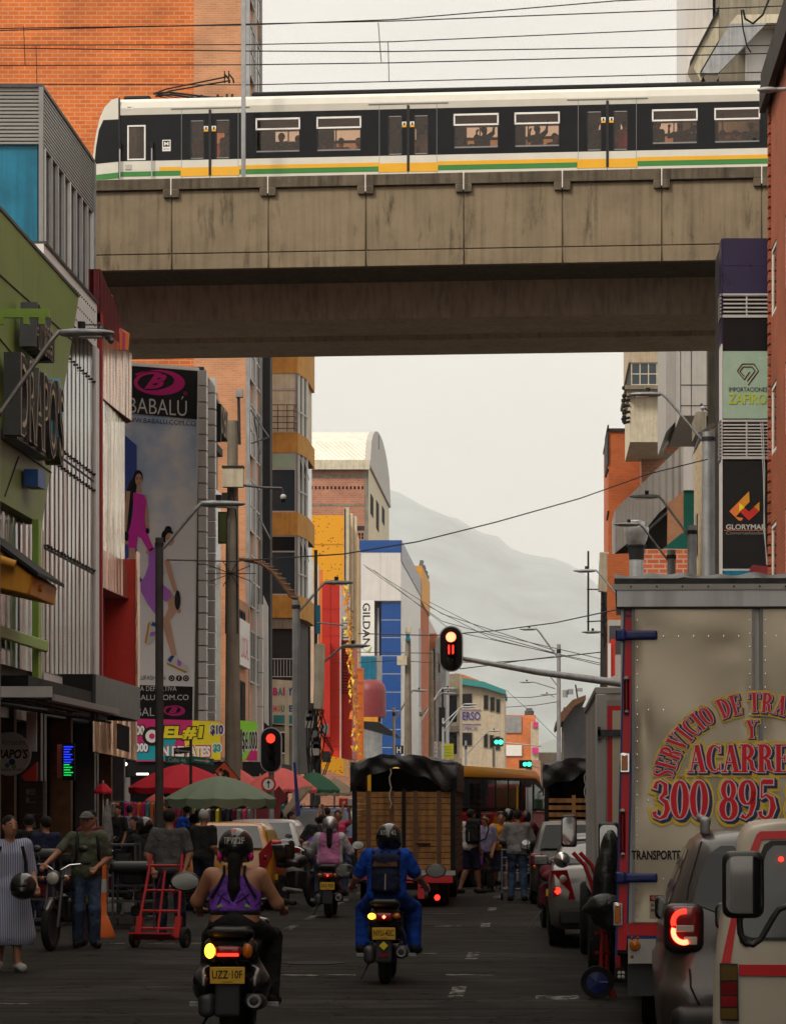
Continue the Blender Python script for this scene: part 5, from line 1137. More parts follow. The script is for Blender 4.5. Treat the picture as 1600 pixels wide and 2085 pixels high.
 p=at(1430,838,105.5);b=MB();b.ball(p+Vector((0,0,.12)),.12,8,'galv',sx=.7,sy=1.3,sz=.8);b.ball(p+Vector((-.05,0,.26)),.055,8,'darkmetal');b.prism([p+Vector((.02,0,.1)),p+Vector((.2,0,0)),p+Vector((.18,0,.06)),p+Vector((.04,0,.2))],(0,.04,0),'dark');b.tube([p,p+Vector((0,0,.1))],.012,4,'red');b.build('pigeon',loc=p,label='pigeon perched on the chimney above the rough stone facade',cat='pigeon')
 Y=115.0;r=bth('grey_panel_tower','tall pale grey panelled building with stepped overhangs behind the viaduct on the right','building',8,Y)
 b=MB();fbox(1384,1440,640,846,Y,10,'grey_clad',b);fbox(1440,1600,640,868,Y+1,10,'concrete',b);b.prism([at(1355,640,Y+4),at(1386,640,Y+4),at(1386,845,Y+4),at(1355,880,Y+4)],(0,8,0),'grey_clad')
 b.build('lower_panels',r)
 b=MB()
 for px in(1384,1406,1438):fbox(px,px+1.2,640,846,Y-.02,.02,'dark',b)
 for py in(711,783,825):fbox(1384,1440,py,py+1.2,Y-.021,.02,'dark',b)
 b.build('panel_joint',r)
 b=MB();b.box(7.2,14,Y,Y+10,16,42,'concrete');fbox(1396,1450,-300,175,Y+3,8,'white_clad',b);b.build('tower_core',r)
 b=MB()
 for k,(x0,z0,x1,z1)in enumerate(((1404,125,1500,-60),(1425,145,1600,-150))):b.prism([at(x0,z0,Y+1),at(x1,z1,Y+1),at(x1,z1+55,Y+1),at(x0+22,z0+40,Y+1)],(0,5,0),'cream' if k==0 else 'concrete');b.prism([at(x0,z0,Y+.9),at(x1,z1,Y+.9),at(x1,z1+10,Y+.9),at(x0,z0+10,Y+.9)],(0,.1,0),'dark')
 b.build('diagonal_overhang',r)
 b=MB();b.prism([at(1485,48,Y-2),at(1500,30,Y-2),at(1620,28,Y-2),at(1620,46,Y-2)],(0,8,0),'cream');b.prism([at(1427,148,Y-2),at(1485,48,Y-2),at(1560,47,Y-2),at(1460,150,Y-2)],(0,.3,0),'galv');fbox(1520,1596,60,240,Y-1,4,'white_clad',b);fbox(1575,1590,60,240,Y-1.3,.3,'grey_clad',b);b.build('top_slab',r)
 Y=140.0;r=bth('cream_apartment_end','cream apartment building end with one large gridded window under the viaduct','building',5.3,Y)
 fbox(1279,1360,640,738,Y,8,'beige').build('upper_wall',r);fbox(1282,1360,805,900,Y,8,'cream').build('lower_wall',r);fbox(1283,1360,738,785,Y+.3,7,'dark').build('window_recess',r)
 b=MB();fbox(1272,1360,784,792,Y-.7,8,'concrete',b);fbox(1276,1360,792,805,Y-.3,8,'cream',b);b.build('ledge',r)
 P=plane('f',Y);win(r,P,X_(1284,Y),X_(1355,Y),Z_(784,Y),Z_(738,Y),4,2,'cream','glassblue',.05,.05)
 b=MB()
 for i,py in enumerate((790,806,815,826,838,850,858)):
  b.tube([at(1282,py,Y),at(1268-(i%3)*2,py+(4 if i>3 else 0),Y)],.07,5,'black');b.ball(at(1270,py,Y),.12,6,'black')
 b.build('side_brackets',r)
 Y=150.0;r=bth('orange_brick_block','orange brick block with plain end wall below the cream apartment building','building',4.5,Y)
 b=MB();fbox(1238,1306,876,1700,Y,10,'brick_orange2',b);b.build('wall',r);b=MB();fbox(1236,1307,872,878,Y-.1,10,'dark',b);fbox(1236,1239,865,945,Y-.1,6,'dark',b);b.build('coping',r)
 b=MB()
 for q in((1238,955,1232,972),(1238,1040,1235,1060)):b.tube([at(q[0],q[1],Y),at(q[2],q[3],Y)],.05,5,'black')
 b.build('spout',r)
 Y=147.0;r=bth('tiled_roof_house','red brick upper storey with a clay tile roof and concrete band','building',6.1,Y)
 fbox(1306,1386,900,1180,Y,8,'brick_red').build('wall',r);fbox(1308,1384,922,934,Y-.04,.04,'concrete').build('band',r)
 b=MB()
 for i in range(11):
  x=X_(1308+i*7.4,Y);b.tube([(x,Y-.4,Z_(899,Y)),(x,Y+1.6,Z_(880,Y))],.11,6,'tile');b.tube([(x+.09,Y-.36,Z_(901,Y)),(x+.09,Y+1.6,Z_(882,Y))],.06,6,'brick_dark')
 b.build('clay_tiles',r)
 Y=132.0;r=bth('diagonal_grey_building','pale grey clad building with a diagonal stair-like upper edge and slanted window','building',5.2,Y)
 b=MB();b.prism([at(1252,1037,Y),at(1390,904,Y),at(1392,998,Y),at(1340,1045,Y),at(1316,1075,Y),at(1252,1125,Y)],(0,6,0),'ribs_grey');b.build('slanted_wall',r)
 b=MB();fbox(1391,1413,903,998,Y-.3,6,'white_clad',b);b.build('white_pier',r)
 b=MB();fbox(1391,1412,998,1120,Y-.2,6,'tealglass',b);b.build('teal_glass',r)
 b=MB();b.prism([at(1252,1125,Y+.5),at(1316,1075,Y+.5),at(1358,1042,Y+.5),at(1358,1120,Y+.5),at(1252,1128,Y+.5)],(0,4,0),'glassdark');b.prism([at(1315,1078,Y-.1),at(1358,1040,Y-.1),at(1358,1046,Y-.1),at(1320,1080,Y-.1)],(0,.6,0),'darkmetal');b.build('slanted_window',r)
 b=MB();b.prism([at(1358,1025,Y-.1),at(1391,1000,Y-.1),at(1391,1120,Y-.1),at(1358,1120,Y-.1)],(0,3,0),'brick_salmon');b.build('brick_infill',r)
 b=MB();b.prism([at(1350,1116,124),at(1388,1085,124),at(1400,1090,124),at(1398,1118,124)],(0,3,0),'tealglass');b.build('small_roof',r)
 Y=122.0;r=bth('low_brick_wall','low red brick parapet wall behind the lamp posts','wall',5.2,Y)
 b=MB();fbox(1236,1360,1128,1700,Y,.4,'brick_orange2',b);fbox(1310,1404,1118,1700,Y-.1,.4,'brick_red2',b);b.build('brickwork',r)
 Y=112.0;r=bth('exhaust_duct','large round steel kitchen exhaust with black collar in front of the brick parapet','duct',X_(1295,Y),Y,z=5)
 c=Vector((X_(1295,Y),Y,0));q=lambda px,py:((px)*Y/F,Z_(py,Y))
 b=MB();b.lathe([q(.1,1060),q(15,1060),q(17,1062),q(17,1070),q(25,1074),q(25,1088),q(22,1094),q(22,1098),q(19,1104),q(17,1110)],c,'z',24,'steel');b.build('cowl',r,smooth=35)
 b=MB();b.lathe([q(20,1110),q(20,1113),q(17,1113),q(15,1140)],c,'z',24,'black');b.build('collar',r,smooth=35);b=MB();b.lathe([q(14.5,1140),q(14.5,1230)],c,'z',24,'galv');b.build('pipe',r,smooth=35)
 Y=240.0;r=bth('dark_shed','dark grey shed with a drooping curved roof beyond the parked trucks','building',X_(1170,Y),Y)
 b=MB();fbox(1147,1215,1440,1660,Y,20,'darkmetal',b);b.build('wall',r);b=MB();b.prism([at(1130,1472,Y-2),at(1140,1452,Y-2),at(1165,1425,Y-2),at(1192,1415,Y-2),at(1192,1424,Y-2),at(1168,1438,Y-2),at(1148,1466,Y-2),at(1131,1480,Y-2)],(0,20,0),'wooddark');b.build('roof',r)
 b=MB()
 for i,px in enumerate((1150,1161,1180)):b.tube([at(px,1420-i*6,Y),at(px,1405-i*2,Y)],.22,8,'galv')
 b.tube([at(1176,1425,Y-1),at(1171,1394,Y-1)],.07,6,'dark');b.build('roof_pipes',r)
 b=MB();fbox(1238,1270,1262,1500,118,1,'grey_clad',b);fbox(1240,1266,1274,1330,117.95,.05,'darkmetal',b);b.build('grey_kiosk_wall',loc=(X_(1250,118),118,0),label='pale grey wall strip beside the front truck edge',cat='wall')
 b=MB();b.prism([at(1237,1318,116),at(1244,1300,116),at(1252,1302,116),at(1252,1375,116),at(1238,1380,116)],(0,.2,0),'red_paint');fbox(1237,1243,1310,1380,115.9,.1,'white_clad',b);b.build('red_sign',loc=at(1245,1380,116),label='small red and white sign between utility pole and front truck',cat='sign')
brick('brick_orange2',(.5,.12,.025),(.42,.09,.02),(.28,.09,.035),.24,.08,.01);brick('brick_red2',(.48,.1,.035),(.36,.07,.025),(.45,.3,.22),.5,.2,.03)
M('tile',(.42,.11,.05),.8,var=.3,sc=6);M('olive_l',(.35,.45,.03),.5)
right_side()
# ================================================================ POLES, LAMPS, LIGHTS, WIRES
def street_lamp(px,ptop,hx,hy,Y,label,rad=.13,pole=True,base=0,m='galv',two=None,pm=None,grp='street lamps along the right pavement'):
 x=X_(px,Y);r=thing('street_lamp',label,'street lamp',(x,Y,.1),grp)
 if pole:
  b=MB();b.tube([(x,Y,.1),(x,Y,Z_(ptop,Y))],[rad*1.1,rad],12,pm or m);b.tube([(x,Y,Z_(ptop+18,Y)),(x,Y,Z_(ptop+10,Y))],rad*1.15,12,'dark');b.build('pole',r,smooth=40)
 h=at(hx,hy,Y);s=1 if hx>px else-1
 b=MB();a0=Vector((x,Y,Z_(ptop+(30 if pole else 0),Y)));k=h-Vector((s*.25,0,0));e=h-Vector((s*.05,0,.02))
 L_=(h-a0).length;k=Vector((h.x-s*.16*min(1,L_/2),Y,h.z+.02));mid=a0.lerp(k,.86)+Vector((0,0,.02*L_))
 b.tube([a0,mid,k,h],.035 if Y<120 else .045,8,m);b.build('arm',r,smooth=60)
 b=MB();q=h+Vector((s*.38,0,0));b.add([],[]);
 badd(b,[('e',(h.x+s*.3,Y,h.z-.0),(.42,.16,.06)),('c',(h.x-s*.1,Y,h.z),(h.x+s*.2,Y,h.z),.05,.07)],'galv',.03,.05);hd=b.build('lamp_head',r,smooth=50)
 b=MB();b.tube([(h.x+s*.2,Y,h.z+.05),(h.x+s*.2,Y,h.z+.17)],.06,8,'dark');b.build('light_sensor',hd,smooth=40)
 b=MB();b.box(h.x+s*.18,h.x+s*.52,Y-.09,Y+.09,h.z-.075,h.z-.055,'lens_clear');b.build('lens',hd)
 return r
lampL='street lamps along the left pavement'
street_lamp(1441,880,1334,803,77.5,'tall grey street lamp, nearest of the right-hand row, beside the stacked signs',.16)
street_lamp(1408,1070,1330,1011,86,'second grey street lamp from the right brick wall, over the diagonal grey building',.13)
street_lamp(1366,1120,1292,1068,98,'third grey street lamp in the right-hand row, in front of the low red brick wall',.14)
street_lamp(1290,1225,1204,1162,112,'fourth right-hand street lamp with its arm against the sky near the antenna pole',.12)
street_lamp(1275,1350,1215,1287,135,'small right-hand street lamp whose arm crosses the utility pole',.11)
street_lamp(1137,1312,1085,1281,150,'leaning grey lamp post with its head against the mountain',.1,grp='far street lamps')
street_lamp(1139,1402,1112,1373,190,'lower far lamp head behind the leaning post',.09,pole=False,grp='far street lamps')
street_lamp(1130,1402,1078,1389,200,'far lamp head on a long arm at the left of the lower pair',.09,pole=False,grp='far street lamps')
street_lamp(1128,1420,1118,1414,230,'farthest lamp head under the other two against the hill',.09,pole=False,grp='far street lamps')
street_lamp(603,1222,671,1186,86,'grey lamp post in front of the yellow bay building, arm reaching to the red wall',.11,grp=lampL)
street_lamp(657,1350,706,1315,92,'short lamp arm with a glowing-white head before the red building',.09,pole=False,grp=lampL)
street_lamp(-12,830,140,678,45,'nearest street lamp, its bright steel arm crossing the green shop letters',.1,m='steel',grp=lampL)
street_lamp(325,1095,424,1026,56,'dark round post with a lamp arm crossing the billboard',.075,pm='darkpole',m='galv',grp=lampL)
for i,(px,py,hx,hy,Y,lab)in enumerate(((802,1440,846,1406,170,'lamp arm low beside the blue column'),(856,1440,905,1402,190,'upper of two lamp arms near the hanging traffic light'),(856,1455,905,1412,180,'lower of two lamp arms near the hanging traffic light'),(902,1462,950,1434,200,'upper lamp arm in front of the beige corner block'),(902,1474,945,1440,195,'lower lamp arm in front of the beige corner block'),(948,1508,1000,1488,220,'thin lamp arm over the green traffic light'))):
 street_lamp(px,py,hx,hy,Y,lab,.08,pole=(i in(0,1,3,5)),grp='far lamp arms on the left')
def upole(px0,px1,ptop,Y,w,label,m='pole',lean=0,n=10):
 b=MB();x=X_((px0+px1)/2,Y);b.tube([(x-lean,Y,.1),(x,Y,Z_(ptop,Y))],[w*1.25,w*.72],n,m)
 return b.build('utility_pole',loc=(x-lean,Y,.1),label=label,cat='utility pole',group='utility poles',smooth=40)
def hardware():
 Y=70.0;p=upole(460,488,857,Y,.17,'tall concrete utility pole carrying a cream box and a camera arm');
 b=MB();fbox(453,495,950,991,Y-.4,.25,'cream',b);fbox(452,496,948,952,Y-.42,.3,'dark',b);b.build('cabinet',p);ORG[p.name]=p.location.copy()
 b=MB();b.tube([at(494,988,Y-.3),at(540,993,Y-.3),at(574,994,Y-.3),at(577,1003,Y-.3)],.03,8,'darkmetal');b.build('camera_arm',p)
 b=MB();c=at(577,1012,Y-.3);b.ball(c,.075,12,'lgrey');b.ball(c-Vector((0,0,.06)),.06,12,'black');b.build('dome_camera',p,smooth=60)
 b=MB();b.tube([at(488,1000-95,Y),at(486,806,Y)],.035,8,'darkmetal');fbox(480,494,793,808,Y-.1,.2,'galv',b);b.build('top_antenna',p)
 b=MB();fbox(452,464,1003,1030,Y-.35,.3,'dark',b);b.build('loudspeaker',p)
 b=MB()
 for s in(-1,1):b.tube([at(472+s*2,995,Y-.3),at(472+s*8,1042,Y-.25),at(472+s*10,1060,Y-.2),at(472+s*12,1290,Y-.2)],.018,5,'dark')
 for i in range(10):a=i*.63;q=at(470,1168,Y-.25);b.tube([q,q+Vector((math.cos(a)*.6,-.05,math.sin(a)*.32))],.01,4,'black')
 b.build('cables',p)
 b=MB();fbox(473,492,1485,1610,72,.25,'pole',b);b.build('white_pipe_post',loc=at(484,1660,72),label='short pale post beside the 6.000 banner',cat='post')
 Y=86.0;p=upole(632,652,1480,Y,.16,'equipment-laden pole with a tall cream antenna panel before the red building','darkpole')
 ORG[p.name]=p.location.copy()
 b=MB();b.prism([at(641,1310,Y-.5),at(661,1311,Y-.5),at(657,1445,Y-.5),at(638,1444,Y-.5)],(0,.3,0),'cream');b.build('antenna_panel',p,bevel=.03)
 rng=random.Random(8)
 for i in range(8):q=at(rng.uniform(625,668),1440+i*14,Y-.3);b=MB();b.box(q.x-.1,q.x+.12,Y-.4,Y-.15,q.z-.2,q.z+.12,rng.choice(['grey','lgrey','galv','darkmetal']));b.build('equipment_box',p)
 b=MB()
 for i in range(9):q=at(636+i*3,1445,Y-.4);b.tube([q,q+Vector((rng.uniform(-.2,.2),0,-.5)),q+Vector((rng.uniform(-.3,.3),0,-1.2)),q+Vector((rng.uniform(-.1,.1),0,-1.9))],.018,5,'black')
 b.tube([at(643,1120,Y),at(643,1480,Y)],.05,8,'darkpole');b.build('cables',p)
 b=MB();fbox(643,652,1232,1290,Y-.2,.15,'blue_panel',b);b.tube([at(646,1268,Y-.2),at(700,1273,Y-.2)],.025,6,'galv');b.ball(at(703,1278,Y-.2),.07,10,'white');b.build('blue_antenna',p)
 p=upole(823,838,1300,150,.2,'concrete pole with cream boxes in front of the blue building');ORG[p.name]=p.location.copy()
 b=MB();fbox(824,836,1277,1288,149.5,.4,'cream',b);fbox(808,828,1335,1354,149.5,.4,'cream',b);fbox(826,834,1290,1305,149.6,.3,'blue_panel',b);b.build('cream_boxes',p)
 p=upole(1222,1236,1200,130,.2,'dark utility pole with a pale yellow antenna panel right of the mountains','darkpole');ORG[p.name]=p.location.copy()
 b=MB();b.prism([at(1220,1124,129.5),at(1239,1124,129.5),at(1236,1206,129.5),at(1217,1204,129.5)],(0,.4,0),'cream');b.build('antenna_panel',p,bevel=.03)
 b=MB();rng=random.Random(3)
 for i in range(8):q=at(1228,1205+i*12,129.6);b.tube([q+Vector((rng.uniform(-.1,.1),0,0)),q+Vector((rng.uniform(-.25,.25),0,-.3)),q+Vector((rng.uniform(-.1,.1),0,-.6))],.04,5,'black')
 b.build('cables',p)
 b=MB();b.tube([at(1197,1285,132),at(1197,1122,132)],.05,6,'dark');b.tube([at(1194,1200,132),at(1222,1200,132)],.03,5,'dark');b.tube([at(1194,1266,132),at(1228,1264,132)],.03,5,'dark');b.build('antenna_mast',loc=at(1197,1285,132),label='thin dark mast with two crossbars left of the dark utility pole',cat='mast')
 for i,(px,py)in enumerate(((871,1320),(879,1335),(1009,1510),(1150,1407))):pass
 upole(934,940,1545,215,.13,'pale pole left of the green traffic lights');upole(1002,1008,1500,225,.13,'pale pole holding the green traffic light arm');upole(874,882,1325,175,.18,'grey pole with a white cap below the hanging traffic light')
hardware()
def traffic_light(px,py,Y,w,h,label,arm=None,lit='top',count=False):
 c=at(px,py,Y);r=thing('traffic_light',label,'traffic light',(c.x,Y,c.z-h/2),None)
 def stad(k,y0,y1,m,b):
  ww,hh=w/2*k,h/2-w/2*(1-k);n=12;pts=[]
  for i in range(n+1):a=PI*i/n;pts.append((c.x+ww*math.cos(a),y0,c.z+(hh-ww)+ww*math.sin(a)))
  for i in range(n+1):a=PI+PI*i/n;pts.append((c.x+ww*math.cos(a),y0,c.z-(hh-ww)+ww*math.sin(a)))
  b.prism(pts,(0,y1-y0,0),m)
 b=MB();stad(1,Y,Y+.05,'lgrey',b);stad(.9,Y-.015,Y-.001,'black',b);b.box(c.x-w*.3,c.x+w*.3,Y+.05,Y+.25,c.z-h*.38,c.z+h*.38,'dark');b.build('backplate',r)
 for i,z in enumerate((.25,-.02,-.27)):
  R_=w*.21;b=MB();q=Vector((c.x,Y-.02,c.z+z*h));on=i==0
  b.lathe([(.001,-.03),(R_*.8,-.02),(R_,0)],q,'y',20,('glow_redhot' if count else 'glow_red')if on else 'dark' if i==1 and count else 'dark');l_=b.build('lens',r,smooth=50)
  b=MB();b.lathe([(R_*1.08,.0),(R_*1.08,-.16),(R_*1.02,-.16),(R_*1.02,0)],q,'y',16,'black',arc=PI*1.3,a0=-.15*PI+.0);b.build('visor',l_)
  if count and i==1:
   b=MB()
   for s in(-1,1):b.box(q.x+s*.045-.014,q.x+s*.045+.014,Y-.07,Y-.06,q.z-.1,q.z+.1,'glow_red')
   b.build('countdown_digits',r)
 return r,c
def lights():
 r,c=traffic_light(552,1527,62,.46,.96,'traffic light on a pole glowing red behind the market umbrellas')
 b=MB();b.tube([(c.x,62.1,.1),(c.x,62.1,c.z-.4)],.06,10,'galv');b.build('pole',r,smooth=40)
 s=thing('traffic_sign','round white ahead-only sign with a red ring on the traffic light pole','sign',at(547,1612,61.9));q=at(547,1597,61.9)
 b=MB();b.lathe([(.001,-.01),(.155,-.01),(.155,.01)],q,'y',24,'red_paint');b.lathe([(.001,-.014),(.115,-.014)],q,'y',24,'banner_white');b.build('disc',s)
 b=MB();b.prism([q+Vector(v)for v in((-.012,-.016,-.08),(.012,-.016,-.08),(.012,-.016,.02),(.04,-.016,.02),(0,-.016,.09),(-.04,-.016,.02),(-.012,-.016,.02))],(0,-.004,0),'black');b.build('arrow_mark',s)
 r,c=traffic_light(918,1321,64,.52,1.0,'overhead traffic light hanging from a long arm, red with countdown 11',count=True)
 b=MB();b.tube([at(925,1338,64.2),at(1090,1368,64.2),at(1262,1391,64.2),at(1500,1405,64.2)],[.05,.07,.09,.12],10,'galv');b.tube([at(1500,1400,64.2),at(1500,1805,64.2)],.14,12,'galv');b.build('mast_arm',r,smooth=50)
 for i,(px,py,Y,lab)in enumerate(((1016,1511,210,'pair of lit green traffic lamps on an arm by the beige block'),(1074,1556,260,'smaller pair of lit green traffic lamps above the bus'))):
  c=at(px,py,Y);r=thing('traffic_light',lab,'traffic light',c-Vector((0,0,.4)))
  k=Y/210;b=MB();b.box(c.x-.62*k,c.x+.28*k,Y,Y+.3,c.z-.3*k,c.z+.3*k,'black');b.build('housing',r)
  for s,rr in((.1,.16),(-.2,.14)):b=MB();b.lathe([(.001,-.02),(rr*k,-.01)],c+Vector((s*k,0,0)),'y',16,'glow_green');b.build('lens',r)
  b=MB();b.tube([c+Vector((-.6,.1,.05)),c+Vector((3.0 if i==0 else 1,.1,-.3))],.05,6,'galv');b.build('arm',r)
 Y=60;r=thing('street_name_sign','green street name signs reading Calle 46 with white arrows on one post','sign',(X_(390,Y),Y,.1))
 b=MB();b.tube([(X_(389,Y),Y,.1),(X_(389,Y),Y,Z_(1505,Y))],.03,8,'darkmetal');b.build('post',r)
 M('sign_green',(.0,.11,.07),.4,var=.05)
 for nm,pts in(('calle_plate',[(337,1539),(386,1541),(386,1556),(337,1553)]),('arrow_plate',[(389,1539),(436,1545),(435,1558),(389,1552)]),('back_plate',[(354,1523),(390,1520),(391,1532),(354,1536)])):
  b=MB();b.prism([at(x,y,Y-.05)for x,y in pts],(0,.02,0),'sign_green' if nm!='back_plate' else 'dark');pl=b.build(nm,r)
  b=MB();s=Y/F
  if nm=='calle_plate':b.text('Calle 46',at(361,1547.3,Y-.05),(1,0,-.06),(0,0,1),36*s,8.5*s,'lgrey',d=.006)
  else:
   o=at(412,1549,Y-.056)if nm=='arrow_plate' else at(372,1529,Y-.056);f=1 if nm=='arrow_plate' else-1
   b.prism([o+Vector((f*x,0,z-f*x*.1))for x,z in((-.16,.015),(.08,.015),(.08,.045),(.17,0),(.08,-.045),(.08,-.015),(-.16,-.015))],(0,-.003,0),'lgrey' if f>0 else 'grey')
  b.build('marking',pl)
 Y=59;r=thing('roadworks_sign','orange diamond roadworks sign with a digging figure between umbrellas','sign',(X_(458,Y),Y,.1))
 b=MB();b.prism([at(457,1549,Y),at(490,1588,Y),at(452,1590,Y),at(435,1570,Y)],(0,.02,0),'black');b.prism([at(457,1552,Y-.01),at(487,1587,Y-.01),at(455,1588,Y-.01),at(438,1570,Y-.01)],(0,.008,0),'orange_red');b.tube([(X_(462,Y),Y+.05,.1),(X_(462,Y),Y+.05,Z_(1580,Y))],.03,8,'darkmetal');b.build('plate',r)
 b=MB();art(b,[(452,1570),(458,1566),(466,1572),(469,1584),(464,1584),(460,1577),(456,1584),(452,1580),(456,1574)],Y-.01,'black',1);b.lathe([(.001,0),(.03,0)],at(450,1567,Y-.02),'y',10,'black');b.build('figure_mark',r)
M('orange_red',(.6,.07,.01),.5,var=.05)
lights()
def wires():
 def wire(pts,Y0,Y1,lab,rr=.018,sag=0):
  P=[]
  n=len(pts)-1
  for i,(x,y)in enumerate(pts):P.append(at(x,y,Y0+(Y1-Y0)*i/n))
  b=MB();b.tube(P,rr,4,'dark');b.build('cable',loc=P[0],label=lab,cat='cable',group='cables across the street')
 wire([(340,1140),(470,1143),(700,1128),(850,1103),(1010,1063),(1180,1015),(1320,965),(1440,935)],56,77,'long cable rising from the dark post to the nearest right lamp',.014)
 wire([(730,1290),(880,1294),(1010,1284),(1130,1268),(1260,1240)],150,112,'cable running level then up past the hanging traffic light',.025)
 wire([(930,1348),(1000,1349),(1060,1345),(1130,1338),(1240,1326)],150,130,'cable crossing just above the traffic light arm',.025)
 wire([(935,1362),(1000,1354),(1060,1345),(1128,1337)],150,150,'cable ending at the leaning lamp post',.025)
 for i,(a,b_,c,d,e,f,lab)in enumerate(((740,1150,900,1250,1130,1325,'highest of the thin drooping cables over the blue building'),(745,1155,900,1265,1130,1330,'second thin drooping cable over the blue building'),(760,1160,920,1285,1230,1352,'third thin drooping cable over the blue building'),(873,1225,1000,1290,1225,1342,'thin cable from the brown building to the right pole'),(873,1235,1000,1300,1225,1355,'lowest thin cable from the brown building'),(600,1290,730,1328,880,1330,'thin cable passing before the red and blue buildings'),(650,1355,800,1345,900,1350,'thin cable at the height of the red wall ladder'),(1030,1405,1080,1450,1140,1510,'diagonal cable from beige block to far pole'),(1020,1420,1080,1420,1140,1412,'thin level cable right of the teal eaves'),(1030,1440,1090,1436,1140,1428,'second level cable right of the teal eaves'))):
  wire([(a,b_),(c,d),(e,f)],190,150,lab,.02)
 P=[at(1512,20,73),at(1516,38,73),at(1532,48,73),at(1552,30,73),at(1568,-10,73)];b=MB();b.tube(P,.03,6,'black');b.tube([at(1508,20,73),at(1512,60,73),at(1520,95,73),at(1528,107,73)],.02,5,'black');b.build('hanging_cable',loc=P[0],label='thick black looping cable at the top right corner',cat='cable')
 b=MB();h=at(1562,183,60);badd(b,[('e',(h.x,60,h.z),(.22,.1,.06))],'galv',.02,.02);b.tube([h,h+Vector((.6,0,.03))],.04,8,'galv');b.build('wall_lamp',loc=h,label='grey lamp head sticking out from the right brick building beside the train',cat='street lamp')
wires()
# ================================================================ VEHICLES
M('alu',(.5,.435,.34),.36,.75,var=.05,sc=1.2,bump=.5,bsc=1.1);M('alu_side',(.48,.46,.42),.4,.6,var=.1,streak=.2);M('truck_red',(.62,.008,.016),.35,var=.08);M('truck_blue',(.01,.02,.16),.35,var=.1)
M('cream_panel',(.62,.55,.42),.5,var=.06);M('tarp',(.012,.012,.013),.45,var=.3,sc=3,bump=1.0,bsc=7);M('bagblack',(.01,.01,.011),.38,var=.3,bump=1.3,bsc=8)
M('car_silver',(.16,.15,.138),.34,.4,var=.02,coat=.3);M('car_brown',(.045,.036,.032),.38,.1,var=.03,coat=.35);M('car_white',(.36,.36,.35),.3,var=.03,coat=.5);M('car_yellow',(.42,.17,.008),.3,var=.03,coat=.5)
M('car_blue',(.05,.09,.25),.35,var=.05,coat=.4);M('car_cream',(.56,.51,.42),.4,var=.06,coat=.2);M('plate',(.65,.38,.02),.5,var=.05);M('plastic',(.012,.012,.013),.42,var=.1);M('scooter_black',(.008,.008,.009),.22,var=.05,coat=.5)
M('bus_red',(.42,.01,.012),.4,var=.08);M('bus_yellow',(.9,.5,.01),.4,var=.05);M('dred_lens',(.16,.004,.006),.12,var=0);M('rubber_shine',(.01,.01,.01),.5)
M('glassgrey',(.1,.11,.115),.12,var=.2)
def ribbon(b,pts,ws,pos,m,grow,off,d):
 pts=[Vector((p[0]+off[0],p[1]+off[1]))for p in pts];n=len(pts)
 if grow:
  pts=list(pts);e=(pts[0]-pts[1]).normalized()*grow;pts[0]=pts[0]+e;e=(pts[-1]-pts[-2]).normalized()*grow;pts[-1]=pts[-1]+e
 Ls,Rs=[],[]
 for i in range(n):
  t=(pts[min(i+1,n-1)]-pts[max(i-1,0)]).normalized();nn=Vector((-t.y,t.x));w_=ws[i]/2+grow
  Ls.append(pos(pts[i]+nn*w_,d));Rs.append(pos(pts[i]-nn*w_,d))
 for i in range(n-1):b.add([Rs[i],Rs[i+1],Ls[i+1],Ls[i]],[(0,1,2,3)],m)
def arcp(cx,cy,rx,ry,a0,a1,n=10):return[(cx+rx*math.cos(R(a0+(a1-a0)*i/n)),cy+ry*math.sin(R(a0+(a1-a0)*i/n)))for i in range(n+1)]
def vary(n,a,b_,p=1):return[a+(b_-a)*abs(math.sin(PI*i/(n-1)))**p for i in range(n)]
TK,TN=.17,.05
def _o(cx=.3,rx=.2,ry=.45,n=24):
 P=arcp(cx,.5,rx,ry,90,450,n);return[(P,[TN+(TK-TN)*abs(math.cos(R(90+360*i/n)))for i in range(n+1)])]
def _st(x):return[([(x,.02),(x,.98)],[TK,TK]),([(x-.15,.02),(x+.15,.02)],[TN,TN]),([(x-.15,.98),(x+.15,.98)],[TN,TN])]
